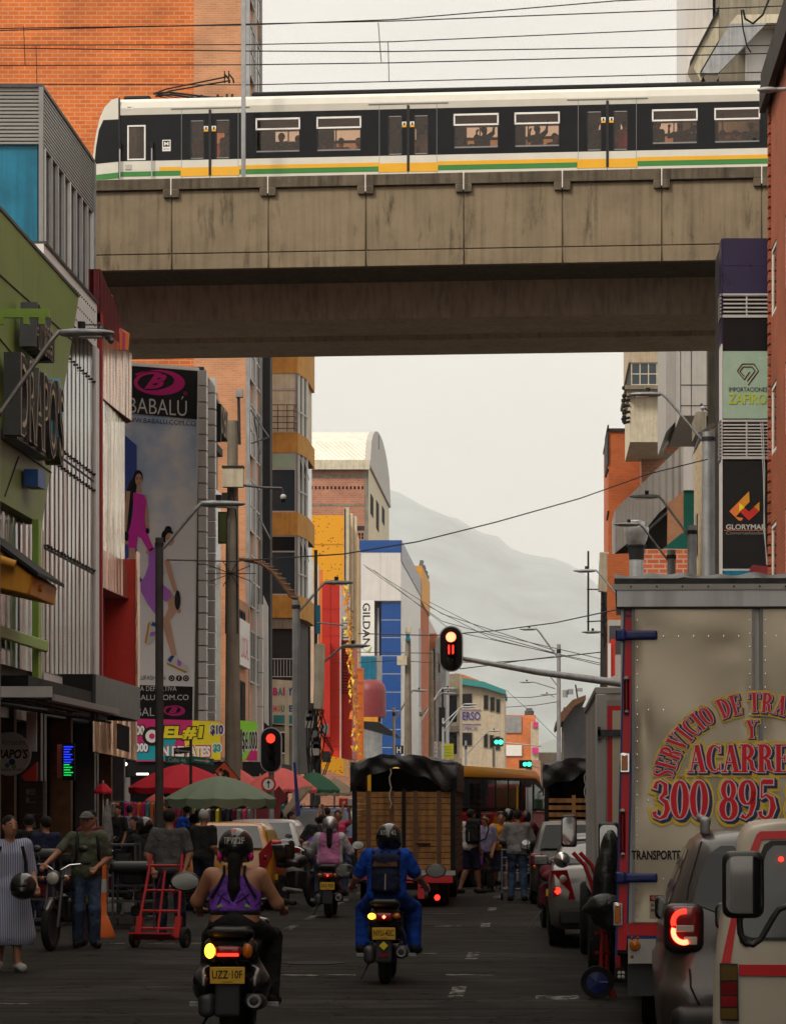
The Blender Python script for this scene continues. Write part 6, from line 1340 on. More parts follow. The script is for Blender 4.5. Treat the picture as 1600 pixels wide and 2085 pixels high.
GL={'I':(.34,_st(.17)),'O':(.62,_o()),'0':(.56,_o(.28,.18,.46)),'E':(.56,_st(.17)+[([(.1,.98),(.5,.98),(.5,.76)],[TN,TN,TN]),([(.1,.02),(.52,.02),(.52,.26)],[TN,TN,TN]),([(.2,.5),(.4,.5)],[TN,TN]),([(.4,.38),(.4,.62)],[TN,TN])]),'T':(.6,_st(.3)+[([(.04,.74),(.04,.98),(.56,.98),(.56,.74)],[TN]*4)]),'D':(.62,_st(.17)+[(arcp(.2,.5,.32,.48,90,-90,14),[TN+(TK-TN)*math.cos(R(90-180*i/14))for i in range(15)])]),'C':(.58,[(arcp(.32,.5,.22,.46,50,310,16),[TN+(TK-TN)*max(0,-math.cos(R(50+260*i/16)))for i in range(17)]),([(.5,.95),(.5,.7)],[TN,TN]),([(.5,.05),(.5,.3)],[TN,TN])]),'R':(.64,_st(.17)+[(arcp(.2,.74,.24,.24,90,-90,10),[TN+(TK-TN)*math.cos(R(90-180*i/10))for i in range(11)]),([(.28,.5),(.42,.38),(.46,.12),(.6,.04)],[TN,TK*.9,TK*.9,TN])]),'A':(.68,[([(.12,.02),(.32,.98)],[TN,TN]),([(.33,.98),(.55,.02)],[TK,TK]),([(.18,.34),(.44,.34)],[TN,TN]),([(.01,.02),(.22,.02)],[TN,TN]),([(.4,.02),(.68,.02)],[TN,TN])]),'V':(.66,[([(.14,.98),(.34,.02)],[TK,TK]),([(.34,.02),(.54,.98)],[TN,TN]),([(.0,.98),(.28,.98)],[TN,TN]),([(.44,.98),(.66,.98)],[TN,TN])]),'Y':(.66,[([(.14,.98),(.33,.5)],[TK,TK]),([(.34,.48),(.52,.98)],[TN,TN]),([(.33,.52),(.33,.02)],[TK,TK]),([(.0,.98),(.28,.98)],[TN,TN]),([(.42,.98),(.66,.98)],[TN,TN]),([(.18,.02),(.48,.02)],[TN,TN])]),'S':(.52,[([(.44,.92),(.44,.68)],[TN,TN]),([(.43,.78),(.36,.93),(.24,.97),(.12,.9),(.1,.74),(.2,.6),(.34,.46),(.44,.3),(.4,.1),(.27,.03),(.14,.08),(.08,.24)],[.04,.05,.06,.1,.13,.16,.17,.15,.1,.05,.05,.04]),([(.07,.06),(.07,.32)],[TN,TN])]),'3':(.54,[([(.1,.78),(.14,.93),(.26,.97),(.4,.88),(.4,.66),(.24,.53)],[.13,.08,.05,.12,.14,.05]),([(.24,.53),(.42,.44),(.46,.26),(.38,.08),(.24,.02),(.1,.08),(.08,.2)],[.05,.13,.16,.12,.05,.09,.14])]),'8':(.56,[(arcp(.28,.74,.15,.23,90,450,18),[TN+.09*abs(math.cos(R(90+20*i)))for i in range(19)]),(arcp(.28,.26,.19,.25,90,450,18),[TN+.12*abs(math.cos(R(90+20*i)))for i in range(19)])]),'9':(.56,[(arcp(.27,.68,.18,.29,90,450,18),[TN+.11*abs(math.cos(R(90+20*i)))for i in range(19)]),([(.45,.7),(.44,.4),(.36,.14),(.22,.03),(.1,.1)],[.14,.14,.11,.06,.12])]),'5':(.54,[([(.14,.95),(.46,.95)],[.12,.12]),([(.13,.97),(.12,.55)],[TN,TN]),([(.12,.55),(.26,.62),(.42,.52),(.46,.3),(.38,.08),(.24,.02),(.1,.08),(.08,.2)],[.05,.06,.13,.17,.12,.05,.09,.13])]),' ':(.3,[])}
def signwrite(b,s,place,size,d0=0,sp=.06):
 """sign-painter's lettering: place(x, y, d) with x along the line; four paint layers"""
 x=0;items=[]
 for ch in s:
  w_,st=GL[ch];items+=[([(px*size+x,py*size)for px,py in P],[q*size for q in ws])for P,ws in st];x+=(w_+sp)*size
 k=0
 for m,gr,off,d in(('sw_yellow',.15,(.035,-.035),.002),('truck_blue',.055,(.075,-.055),.004),('truck_blue',.06,(.02,-.02),.0055),('sw_pale',.035,(0,0),.007),('sw_red',.0,(0,0),.009)):
  for P,ws in items:ribbon(b,P,ws,place,m,gr*size,(off[0]*size,off[1]*size),d0+d+k*2e-6);k+=1
M('sw_yellow',(.95,.68,.07),.5,var=.03);M('sw_pale',(.95,.78,.8),.5,var=0);M('sw_red',(.85,.0,.02),.4,var=.05)
def front_truck():
 Y=23.0;g=lambda px,py,d=0:at(px,py,Y)-Vector((0,d,0));s=Y/F
 r=thing('box_truck','aluminium box truck with red and blue rear frame and painted removal service lettering','truck',(1.7,Y,0));r.rotation_euler=(0,0,-.03)
 x0,x1=X_(1258,Y),X_(1900,Y);zt=Z_(1186,Y);zb=Z_(1905,Y)
 b=MB();b.box(x0+.02,x1,Y+.03,Y+5.2,zb,zt,'alu_side');b.build('cargo_box',r)
 b=MB()
 b.prism([g(1272,1238),g(1291,1238),g(1277,1905),g(1253,1905)],(0,.1,0),'truck_red')
 b.box(g(1278,0).x,x1,Y+.0,Y+.1,Z_(1905,Y),Z_(1880,Y),'truck_red');b.prism([g(1253,1905),g(1276,1905),g(1274,1935),g(1252,1935)],(0,.1,0),'truck_red');b.build('rear_frame',r)
 b=MB();b.prism([g(1270,1215,.004),g(1274,1215,.004),g(1256,1960,.004),g(1251,1960,.004)],(0,.1,0),'truck_blue');b.prism([g(1289,1215,.004),g(1293,1215,.004),g(1279,1880,.004),g(1275,1880,.004)],(0,.1,0),'truck_blue')
 for py in(1222,1240,1252):b.box(g(1272,0).x,g(1291,0).x,Y-.005,Y+.02,Z_(py+4,Y),Z_(py,Y),'truck_blue')
 b.box(g(1277,0).x,x1,Y-.005,Y+.02,Z_(1912,Y),Z_(1905.5,Y),'truck_blue');b.build('frame_edging',r)
 xs=g(1541,0).x
 for a,c in((g(1289,0).x,xs-.03),(xs+.03,x1-.1)):
  b=MB();zd0,zd1=Z_(1878,Y),Z_(1221,Y);nn=28
  def sheet(u,v,a=a,c=c):
   x=a+(c-a)*u;z=zd0+(zd1-zd0)*v
   e=min(u,1-u,v,1-v);dent=.013*math.sin(x*5.1+z*3.3)*math.sin(z*2.9-x*1.7)+.012*math.exp(-((x-g(1307,0).x)**2/.004+(z-Z_(1470,Y))**2/.03))+.008*math.exp(-((x-g(1480,0).x)**2/.03+(z-Z_(1315,Y))**2/.008))-.003*math.exp(-((x-g(1390,0).x)**2/.05+(z-Z_(1460,Y))**2/.02))
   return Vector((x,Y-.012+dent*min(1,e*12),z))
  b.grid(sheet,nn,nn*2,'alu');d_=b.build('rear_door',r,smooth=60)
  b=MB()
  for x in(a,c):b.box(x-.012,x+.012,Y-.03,Y+.03,zd0,zd1,'galv')
  b.box(a,c,Y-.028,Y+.03,zd1-.01,zd1+.02,'galv');b.build('door_edge',d_)
  b=MB()
  for z in(Z_(1295,Y),Z_(1445,Y),Z_(1630,Y),Z_(1790,Y)):
   n=int((c-a)/.105)
   for i in range(1,n):b.ball((a+(c-a)*i/n,Y-.016,z-(c-a)*.0),.009,6,'chrome')
  for x in(a+.03,c-.03):
   for i in range(24):b.ball((x,Y-.018,zd0+.05+i*.105),.008,6,'chrome')
  b.build('rivets',d_)
 for py in(1293,1787):
  b=MB();z=Z_(py,Y);badd(b,[('b',(g(1300,0).x,Y-.03,z),(.145,.022,.036),.014),('b',(g(1262,0).x,Y-.02,z),(.035,.035,.045),.01)],'truck_blue',.008,.02)
  b.box(g(1296,0).x,g(1330,0).x,Y-.062,Y-.05,z-.012,z+.012,'truck_blue');b.build('hinge',r,smooth=40)
 for py0,py1,px in((1382,1450,1275),(1652,1740,1267)):
  b=MB();x=g(px,0).x;badd(b,[('c',(x,Y-.01,Z_(py1,Y)),(x,Y-.01,Z_(py0,Y)),.022,.022)],'dred_lens',.008,.01);b.ball((x,Y-.02,Z_(py0,Y)),.026,8,'chrome');b.ball((x,Y-.02,Z_(py1,Y)),.022,8,'chrome');b.build('marker_lamp',r,smooth=40)
 for px,p0,p1 in((1271,1533,1573),(1257,1838,1885)):
  b=MB();x=g(px,0).x;b.box(x-.035,x+.04,Y-.03,Y,Z_(p1,Y),Z_(p0,Y),'chrome');b.box(x-.025,x+.025,Y-.04,Y-.03,Z_(p1-4,Y),Z_(p0+4,Y),'lens_amber');b.build('reflector',r,bevel=.006)
 b=MB()
 def top(u,v):x=x0-.03+(x1-x0+.06)*u;y=Y-.05+5.3*v;return Vector((x,y,zt+.02+.06*math.sin(PI*min(1,v*20)*.5)+.008*math.sin(x*9+y*4)+.01*math.sin(x*23)))
 b.grid(top,60,24,'tarp');b.box(x0-.03,x1,Y-.05,Y-.03,zt-.02,zt+.03,'tarp');b.build('roof_tarp',r,smooth=60)
 b=MB();b.box(x0-.04,x1,Y-.065,Y+.0,zt-.06,zt-.015,'lgrey');b.box(x0-.01,x1,Y-.04,Y+.02,zt-.19,zt-.062,'steel');b.box(x0-.01,x1,Y-.06,Y+.02,zt-.205,zt-.19,'dark')
 for i in range(12):b.ball((x0+.1+i*.2,Y-.068,zt-.035),.008,6,'dark')
 b.build('top_rail',r)
 b=MB()
 C=g(1541,1610,.036);RR=190*s
 txt='SERVICIO DE TRASTEOS'.replace('STEOS','S');size=41*s
 tot=sum((GL[ch][0]+.07)*size for ch in 'SERVICIO DE T')
 a0=R(90)+tot*.97/(RR+size*.5)
 def arch(p,d):
  a=a0-p.x/(RR+size*.45);rr=RR-22*s+p.y;return Vector((C.x+rr*1.03*math.cos(a),C.y-d,C.z+rr*math.sin(a)*.95))
 signwrite(b,'SERVICIO DE TRA',arch,size*1.02,0,.05)
 mkl=lambda px,py:(lambda p,d:Vector((g(px,py).x+p.x,Y-.036-d,g(px,py).z+p.y)))
 signwrite(b,'Y',mkl(1517,1503),36*s,.0003);signwrite(b,'ACARREO',mkl(1399,1572),56*s,.0006,-.02);signwrite(b,'300 895 8',lambda p,d:mkl(1326,1668)(Vector((p.x*.87,p.y)),d),80*s,.0009,.0)
 b.build('painted_lettering',r)
 b=MB();b.text('TRANSPORTE DE CARGA',g(1285,1741,.034),(1,0,0.0),(0,0,1),185*s,19*s,'black',off=.03,just='l')
 b.build('stencil_lettering',r)
 b=MB();b.box(g(1322,0).x,g(1380,0).x,Y-.034,Y-.03,Z_(1868,Y),Z_(1822,Y),'beige');b.box(g(1322,0).x,g(1380,0).x,Y-.04,Y-.035,Z_(1834,Y),Z_(1823,Y),'lens_red')
 b.text('VELOCIDAD MAXIMA',g(1350,1828.5,.041),(1,0,0),(0,0,1),50*s,7*s,'beige',off=.02);b.text('EN CIUDAD 60',g(1348,1843,.036),(1,0,0),(0,0,1),46*s,6*s,'black',off=.02);b.text('EN CARRETERA 80',g(1350,1853,.036),(1,0,0),(0,0,1),50*s,6*s,'black',off=.02);b.build('speed_notice',r)
 b=MB();b.box(g(1278,0).x,g(1340,0).x,Y-.02,Y+.05,Z_(1962,Y),Z_(1912,Y),'lgrey');b.lathe([(.001,-.03),(.035,-.02),(.045,0)],g(1292,1925,.02),'y',16,'lens_amber')
 for q in((1286,1908),(1298,1908),(1286,1946)):b.lathe([(.001,-.012),(.014,0)],g(q[0],q[1]+2,.02),'y',10,'brick_rust')
 b.build('lamp_plate',r)
 b=MB();b.box(g(1253,0).x,g(1262,0).x,Y-.03,Y,Z_(1970,Y),Z_(1945,Y),'lens_red')
 for dx in(-4,4):
  for dy in(-4,4):b.lathe([(.001,-.02),(.014,-.01)],g(1264+dx,1985+dy,.02),'y',10,'lens_clear')
 b.box(g(1257,0).x,g(1272,0).x,Y-.02,Y+.02,Z_(1994,Y),Z_(1976,Y),'dark');b.build('side_lamp',r)
 b=MB();b.box(g(1277,0).x,x1-.1,Y+.1,Y+.3,Z_(2030,Y),Z_(1965,Y),'darkmetal');b.box(x0,x1,Y+.15,Y+5,zb-.15,zb,'darkmetal');b.build('chassis',r)
 for x in(x0+.18,x1-.5):
  for y in(Y+1.1,):b=MB();wheel(b,x+.15,y,.42,.28);b.build('wheel',r,smooth=40)
 b=MB();b.box(x0+.1,x1-.1,Y+5.25,Y+6.6,.6,2.3,'car_white');b.box(x0+.15,x1-.15,Y+6.0,Y+6.55,1.5,2.2,'glassdark');b.build('cab',r,bevel=.08)
 for x in(x0+.3,x1-.3):b=MB();wheel(b,x,Y+6.0,.42,.25);b.build('wheel',r,smooth=40)
 mirror(r,at(1203,1712,Y+5.6),42*(Y+5.6)/F,76*(Y+5.6)/F,arm=(x0+.1,Y+5.6))
def wheel(b,x,y,r_,w_,hub='darkmetal',spokes=0):
 R2=r_*.62;c=(x,y,r_)
 b.lathe([(R2,-w_/2),(r_*.93,-w_/2),(r_,-w_*.36),(r_,w_*.36),(r_*.93,w_/2),(R2,w_/2)],c,'x',28,'rubber')
 b.lathe([(.001,-w_*.32),(R2*.4,-w_*.38),(R2*.5,-w_*.25),(R2,-w_*.5+.004)],c,'x',20,hub);b.lathe([(.001,w_*.32),(R2*.4,w_*.38),(R2*.5,w_*.25),(R2,w_*.5-.004)],c,'x',20,hub)
def mirror(r,c,w_,h_,arm=None,rnd=.35,name='side_mirror'):
 b=MB();badd(b,[('b',(c.x,c.y,c.z),(w_/2,.035,h_/2),min(.034,w_*.4))],'plastic',max(.008,w_/14),.01)
 if arm:b.tube([(c.x,c.y+.02,c.z-h_*.3),(arm[0],arm[1],c.z-h_*.25)],.015,6,'plastic')
 o=b.build(name,r,smooth=50)
 b=MB();n=5;k=.84;rr=min(w_,h_)*.22;pts=[]
 for cx,cz,a0 in((1,1,0),(-1,1,90),(-1,-1,180),(1,-1,270)):
  for i in range(n+1):a=R(a0+90*i/n);pts.append((c.x+cx*(w_/2*k-rr)+rr*math.cos(a),c.y-.037,c.z+cz*(h_/2*k-rr)+rr*math.sin(a)))
 b.prism(pts,(0,-.002,0),'mirror');b.build('mirror_glass',o);return o
front_truck()
def white_truck():
 Y=29.5;g=lambda px,py:at(px,py,Y);x0=X_(1214,Y);x1=x0+2.2;zt=Z_(1405,Y);zb=Z_(1835,Y)
 r=thing('box_truck','white box truck with red and cream rear panel behind the lettered truck','truck',((x0+x1)/2,Y,0))
 b=MB();b.box(x0+.012,x1,Y+.02,Y+6.3,zb,zt-.04,'alu_side');b.box(x0,x0+.01,Y+.1,Y+6.3,zb,zt-.05,'ribs_white');b.build('cargo_box',r)
 b=MB();b.box(x0-.02,x1,Y,Y+6.4,zt-.04,zt+.03,'lgrey');b.box(x0-.012,x0+.1,Y-.02,Y+.05,zb,zt-.04,'lgrey');b.build('edge_trim',r,bevel=.01)
 b=MB();b.box(x0+.1,x1-.1,Y-.01,Y+.02,zb,zt-.1,'grey_clad');b.box(g(1236,0).x,x1-.2,Y-.02,Y-.01,zb,Z_(1437,Y),'truck_red');b.box(g(1246,0).x,x1-.25,Y-.03,Y-.02,zb,Z_(1447,Y),'cream_panel');b.build('rear_panel',r)
 b=MB()
 for i in range(26):b.ball((g(1233,0).x,Y-.012,zb+.06+i*.075),.007,6,'chrome')
 b.build('rivets',r)
 b=MB();b.box(g(1216,0).x,g(1262,0).x,Y-.06,Y-.03,Z_(1500,Y),Z_(1486,Y),'darkmetal');b.box(g(1216,0).x,g(1222,0).x,Y-.06,Y-.01,Z_(1507,Y),Z_(1480,Y),'darkmetal');b.build('door_strap',r)
 b=MB();b.box(x0+.1,x1-.1,Y+.2,Y+6,zb-.2,zb,'darkmetal');b.build('chassis',r)
 for x in(x0+.12,x1-.2):
  for y in(Y+.75,Y+6.2):b=MB();wheel(b,x-.06,y,.44,.26);b.build('wheel',r,smooth=40)
 b=MB();b.box(x0+.1,x1-.1,Y+6.4,Y+7.6,.6,2.3,'car_white');b.build('cab',r,bevel=.08)
 mirror(r,at(1158,1692,Y+7),32*(Y+7)/F,66*(Y+7)/F,arm=(x0+.1,Y+7))
 c=at(1144,1751,Y+7);b=MB();b.lathe([(.001,-.05),(.08,-.03),(.1,.0),(.09,.03),(.001,.04)],c,'y',20,'chrome');b.build('round_mirror',r,smooth=40)
white_truck()
def stake_truck(px0,px1,ptop,Y,zdeck,zwood,label,slats=False,L_=5.0):
 x0,x1=X_(px0,Y),X_(px1,Y);zt=Z_(ptop,Y);r=thing('stake_truck',label,'truck',((x0+x1)/2,Y,0));W=x1-x0
 b=MB();nrow=13 if not slats else 8;hz=(zwood-zdeck)/nrow;rng=random.Random(px0)
 gp=.012 if not slats else hz*.38
 cols=2;cw=(W-.16)/cols
 for j in range(nrow):
  for i in range(cols):b.box(x0+.08+i*cw+.008,x0+.08+(i+1)*cw-.008,Y+rng.uniform(-.006,.006),Y+.04,zdeck+j*hz,zdeck+(j+1)*hz-gp,'wood')
 b.build('tailgate_planks',r)
 b=MB()
 for i in range(1,8 if not slats else 4):
  if slats or i%2:x=x0+.08+(W-.16)*i/(8 if not slats else 4);b.box(x-.04,x+.04,Y-.03,Y-.008,zdeck,zwood+.01,'wood' if slats else 'strap');None
 b.box((x0+x1)/2-.035,(x0+x1)/2+.035,Y-.035,Y+.02,zdeck-.02,zwood+.05,'black')
 if not slats:
  for sx in(-.25,.25):b.box((x0+x1)/2+sx*W*.75-.13,(x0+x1)/2+sx*W*.75+.13,Y-.04,Y-.012,zdeck+hz*4.2,zdeck+hz*4.45,'black')
 b.build('tailgate_straps',r)
 b=MB()
 for x in(x0,x1-.08):b.box(x,x+.08,Y-.02,Y+.08,zdeck-.2,zt-.12,'black')
 for x in(x0,x1-.05):
  for j in range(nrow):b.box(x,x+.05,Y+.1,Y+L_,zdeck+j*hz,zdeck+(j+1)*hz-gp,'wooddark')
 b.build('side_stakes',r)
 b=MB()
 def tarp(u,v):
  x=x0-.04+(W+.08)*u;y=Y-.06+(L_+.1)*v;n=.05*math.sin(x*4+y*3)+.04*math.sin(x*9-y*7+px0)+.012*math.sin(x*25+y*11)
  return Vector((x,y,zt-.05+.16*math.sin(PI*u)**.5-.13+n*.6))
 b.grid(tarp,40,30,'tarp')
 def flap(u,v):
  x=x0-.03+(W+.06)*u;n=.03*math.sin(x*7+v*4)+.015*math.sin(x*16-v*7);dz=(.36+.1*math.sin(x*3.1)+.05*math.sin(x*11))*v
  return Vector((x,Y-.06-.03*math.sin(v*3)+n,zt-.02+.16*math.sin(PI*u)**.5-.13+.6*(.05*math.sin(x*4+Y*3)+.04*math.sin(x*9-Y*7+px0)+.012*math.sin(x*25+Y*11))-dz))
 b.grid(flap,60,8,'tarp')
 for x in(x0-.02,x1+.02):b.box(x-.008,x+.008,Y,Y+L_,zwood,zt-.1,'tarp')
 b.build('tarpaulin',r,smooth=60)
 b=MB();b.box(x0+.06,x1-.06,Y+L_-.1,Y+L_,zdeck,zt-.15,'void');b.box(x0,x1,Y+.02,Y+L_,zdeck-.08,zdeck-.01,'wooddark');b.build('load_bed',r)
 b=MB();b.box(x0-.0,x1,Y-.04,Y+.1,zdeck-.09,zdeck-.005,'lgrey');b.box(x0+.05,x1-.05,Y-.03,Y+.12,zdeck-.22,zdeck-.1,'truck_red');b.box(x0+.55,x0+.66,Y-.03,Y,zdeck-.5,zdeck-.1,'truck_red');b.box(x1-.66,x1-.55,Y-.03,Y,zdeck-.5,zdeck-.1,'truck_red');b.box(x0+.3,x1-.3,Y+.1,Y+L_+1,zdeck-.35,zdeck-.1,'black');b.build('rear_beam',r)
 for x in(x0+.3,x1-.32):
  b=MB();wheel(b,x,Y+.8,.42,.36);b.build('wheel',r,smooth=40)
 for x in(x0+.25,x1-.25):b=MB();wheel(b,x,Y+L_+1,.42,.24);b.build('wheel',r,smooth=40)
 for x in(x0+.42,x1-.32):b=MB();b.lathe([(.001,-.02),(.03,-.015),(.05,0)],(x,Y-.04,zdeck-.48),'y',12,'glow_red' if x>(x0+x1)/2 else 'dred_lens');b.build('tail_lamp',r)
 b=MB();b.box(x0+.1,x1-.1,Y+L_+.1,Y+L_+1.6,.6,2.3,'bus_red');b.build('cab',r,bevel=.08)
 b=MB();rp=[Vector((x0+W*.37+.02*math.sin(i*2),Y-.07-.01*math.cos(i),zt-.2-i*.09))for i in range(9)];b.tube(rp,.012,5,'rope');b.build('rope',r)
 if slats:
  b=MB()
  for k in range(3):b.tube([(x0+.2+.06*math.cos(a*.6+k)+.02*a/3,Y-.05,zdeck+.3-a*.04+.08*math.sin(a*.6+k*2))for a in range(14)],.012,5,'rope')
  b.build('rope_coil',r)
 return r
M('strap',(.14,.07,.035),.6,.3,var=.3,sc=5);M('rope',(.5,.45,.36),.9)
stake_truck(717,927,1540,52.0,Z_(1772,52),Z_(1611,52),'stake truck with closed brown wooden tailgate and crumpled black tarpaulin roof')
stake_truck(1108,1330,1545,62.0,Z_(1735,62),Z_(1620,62),'stake truck with open slatted wooden tailgate and black tarpaulin, half hidden on the right',slats=True)
def bus():
 r=thing('city_bus','red and yellow city bus with dark side windows crossing behind the trucks','bus',(-2.75,63.96,0),rz=R(-19))
 L_,W,H=6.4,2.2,2.68
 b=MB();b.box(-W/2,W/2,0,L_-.5,.35,1.66,'bus_red');b.prism([(-W/2,L_-.5,.35),(-W/2,L_-.02,.35),(-W/2,L_,1.1),(-W/2,L_-.22,1.66),(-W/2,L_-.5,1.66)],(W,0,0),'bus_red');b.build('lower_body',r,bevel=.05)
 b=MB();b.prism([(-W/2+.02,0,1.67),(-W/2+.02,L_-.24,1.67),(-W/2+.02,L_-.55,2.2),(-W/2+.02,L_-1.0,2.5),(-W/2+.02,0,2.5)],(W-.04,0,0),'black');b.build('window_band',r,bevel=.02)
 b=MB();b.prism([(-W/2+.0,-.03,2.42),(-W/2,L_-1.1,2.42),(-W/2,L_-.75,2.3),(-W/2,L_-.85,2.5),(-W/2,L_-1.2,2.62),(-W/2,.1,H),(-W/2,-.03,2.6)],(W,0,0),'bus_yellow');b.box(W/2-.06,W/2+.02,-.03,.16,1.3,2.5,'bus_yellow');b.box(-W/2,W/2,-.03,.04,1.3,2.6,'bus_yellow');b.build('roof',r,bevel=.06,seg=2)
 x=W/2
 for i,(a,c,m)in enumerate(((.2,.7,'glassblue'),(1.55,2.45,'glassblue'),(2.55,3.3,'busglass'),(3.4,4.1,'busglass'))):
  b=MB();b.box(x-.01,x+.004,a,c,1.75,2.36,m);b.build('window',r)
 b=MB();b.prism([(x-.015,5.15,1.72),(x-.015,L_-.32,1.72),(x-.015,L_-.55,2.1),(x-.015,5.15,2.3)],(.02,0,0),'busglass');b.build('front_side_window',r)
 for a in(.75,4.25):
  b=MB();b.box(x-.01,x+.01,a,a+.78,.4,2.36,'dark');b.box(x+.01,x+.015,a+.06,a+.36,.7,2.28,'glassdark');b.box(x+.01,x+.015,a+.42,a+.72,.7,2.28,'glassdark');b.build('door',r)
 b=MB();b.box(x+.012,x+.02,4.35,4.9,2.22,2.34,'black');b.text('ASAVA',(x+.004,3.3,1.42),(0,1,0),(0,0,1),2.2,.32,'mustard',d=.006,off=.04);b.build('lettering',r)
 b=MB()
 for q in(3.9,):b.box(x+.005,x+.01,q,q+.1,1.6,2.25,'yellow_b')
 b.build('window_stickers',r)
 b=MB();b.prism([(-W/2+.1,L_-.24,1.69),(W/2-.1,L_-.24,1.69),(W/2-.12,L_-.54,2.22),(-W/2+.12,L_-.54,2.22)],(0,.03,.02),'glassdark');b.build('windscreen',r)
 for xx in(-W/2+.15,W/2-.14):
  for y in(1.3,L_-1.2):b=MB();wheel(b,xx,y,.42,.26);b.build('wheel',r,smooth=40)
 b=MB();b.tube([(x+.02,L_-.4,2.2),(x+.3,L_-.1,2.1),(x+.3,L_-.1,1.9)],.02,6,'plastic');b.box(x+.2,x+.4,L_-.14,L_-.06,1.6,1.95,'plastic');b.build('side_mirror',r)
M('busglass',(.01,.09,.04),.1,var=.6,sc=2)
bus()
def car(label,loc,rz,paint,L_=4.2,W=1.74,H=1.45,belt=.92,deck=None,rake=.45,tail=.0,lamps=None,extra=None,group=None,glass='glassdark',hood=.9,name='parked_car'):
 r=thing(name,label,'car',loc,group,rz=rz);w=W/2;wt=w*.76
 deckL=deck or 0
 ys=[(0,.42,.72,.72,.9),(.03,.3,.8,.8,.96),(.09,.26,belt,belt,.985)]
 if deck:ys+=[(.15,.24,belt,belt+.03,1.0),(deck,.22,belt,belt+.05,1.0)]
 y0=ys[-1][0];ys+=[(y0+rake*.5,.22,belt,(belt+H)/2+.06,1.0),(y0+rake,.22,belt,H-.05,1),(y0+rake+.25,.22,belt,H,1),(L_*.55,.22,belt,H,1),(L_*.62,.22,belt,H-.08,1),(L_*.77,.22,belt,belt+.04,1),(L_*.86,.22,belt-.03,hood,.99),(L_*.96,.25,belt-.1,hood-.1,.95),(L_,.35,.6,.62,.86)]
 n=9
 def ring(y,zb,zbelt,zt,k):
  cab=(zt-zbelt)/max(.01,H-belt);cab=max(0,min(1,cab));ww=w*k;tw=ww*.93-(ww*.93-wt)*cab
  h=[(0,zb),(ww*.85,zb),(ww*.97,zb+.06),(ww,zb+.3*(zbelt-zb)),(ww,zb+.75*(zbelt-zb)),(ww*.955,zbelt),(tw+.015,zbelt+(zt-zbelt)*.86),(tw-.05,zt-.005),(tw*.6,zt+.012),(0,zt+.018)]
  return[Vector((x,y,z))for x,z in h]+[Vector((-x,y,z))for x,z in reversed(h[1:-1])]
 rings=[ring(*q)for q in ys];m_=len(rings[0]);b=MB()
 b.add([v for q in rings for v in q],[(i*m_+j,i*m_+(j+1)%m_,(i+1)*m_+(j+1)%m_,(i+1)*m_+j)for i in range(len(rings)-1)for j in range(m_)]+[tuple(range(m_-1,-1,-1)),tuple((len(rings)-1)*m_+j for j in range(m_))],paint)
 b.build('body',r,smooth=50)
 yb,yt=y0,y0+rake
 b=MB();zb_,zt_=belt+.05,H-.08;k0=w*.8;k1=wt-.08;nx=6
 def rg(u,v):
  z=zb_+(zt_-zb_)*v;y=yb+(yt-yb)*((z-belt)/(H-.05-belt))-.03;x=(u-.5)*2*(k0+(k1-k0)*v);return Vector((x,y+.0,z))
 b.grid(rg,nx,3,glass)
 b.v=[v+Vector((0,-.04,.03))for v in b.v];b.build('rear_window',r)
 for s in(-1,1):
  b=MB();ya,yb2=yt+.02,L_*.6
  P=lambda y,z:Vector((s*((w*.955+(wt+.015-w*.955)*min(1,(z-belt)/((H-belt)*.86)))+.008),y,z))
  b.add([P(ya-rake*.5,belt+.04),P(L_*.73,belt+.04),P(yb2,H-.12),P(ya+.12,H-.12)],[(0,1,2,3)],glass);b.build('side_window',r)
 for x in(-w+.1,w-.1):
  for y in(.78,L_-.8):
   b=MB();wheel(b,x,y,.31,.2,'galv');b.build('wheel',r,smooth=40)
   b=MB();b.lathe([(.36,-.012),(.001,-.012)],(x+(.115 if x>0 else-.115),y,.33),'x',24,'void',arc=PI,a0=-0);
 b=MB();b.box(-w*.86,w*.86,-.035,.12,.3,.5,'plastic');b.build('bumper',r,bevel=.03)
 b=MB();b.box(-.17,.17,-.05,-.04,.62,.76,'plate');b.build('number_plate',r)
 for s in(-1,1):
  b=MB()
  if lamps:lamps(b,s,w,belt)
  else:badd(b,[('b',(s*w*.84,.03,belt-.16),(.13,.09,.1),.03)],'dred_lens',.02,.01)
  b.build('tail_lamp',r,smooth=40)
  b=MB();badd(b,[('b',(s*(w+.1),L_*.66,belt+.08),(.1,.05,.065),.03)],paint,.02,.01);o=b.build('side_mirror',r,smooth=40)
  b=MB();b.box(s*(w+.1)-.08,s*(w+.1)+.08,L_*.66-.058,L_*.66-.052,belt+.03,belt+.13,'mirror');b.build('mirror_glass',o)
 if extra:extra(r,w,belt)
 return r
def sedan_lamps(b,s,w,belt):
 b.T=None;P=[(s*w*.62,-.0,.62),(s*w*.985,.10,.62),(s*w*1.0,.2,.72),(s*w*.97,.12,.98),(s*w*.74,.02,.99)]
 b.prism([Vector(p)for p in(P if s>0 else P[::-1])],(0,-.03,0),'lens_red');b.box(s*w*.86,s*w*.95,-.0,.02,.66,.76,'lens_red')
 b.ball((s*w*.88,.03,.72),.055,8,'glow_red',sy=.8);b.ball((s*w*.8,-.01,.88),.05,8,'lens_clear',sy=.5)
def sedan():
 Y=37;r=car('silver sedan with red tail lamps squeezed beside the white box truck',(X_(1118,Y)+.86,Y,0),0,'car_silver',L_=4.4,W=1.72,H=1.42,belt=.98,deck=.55,rake=.7,lamps=sedan_lamps)
sedan()
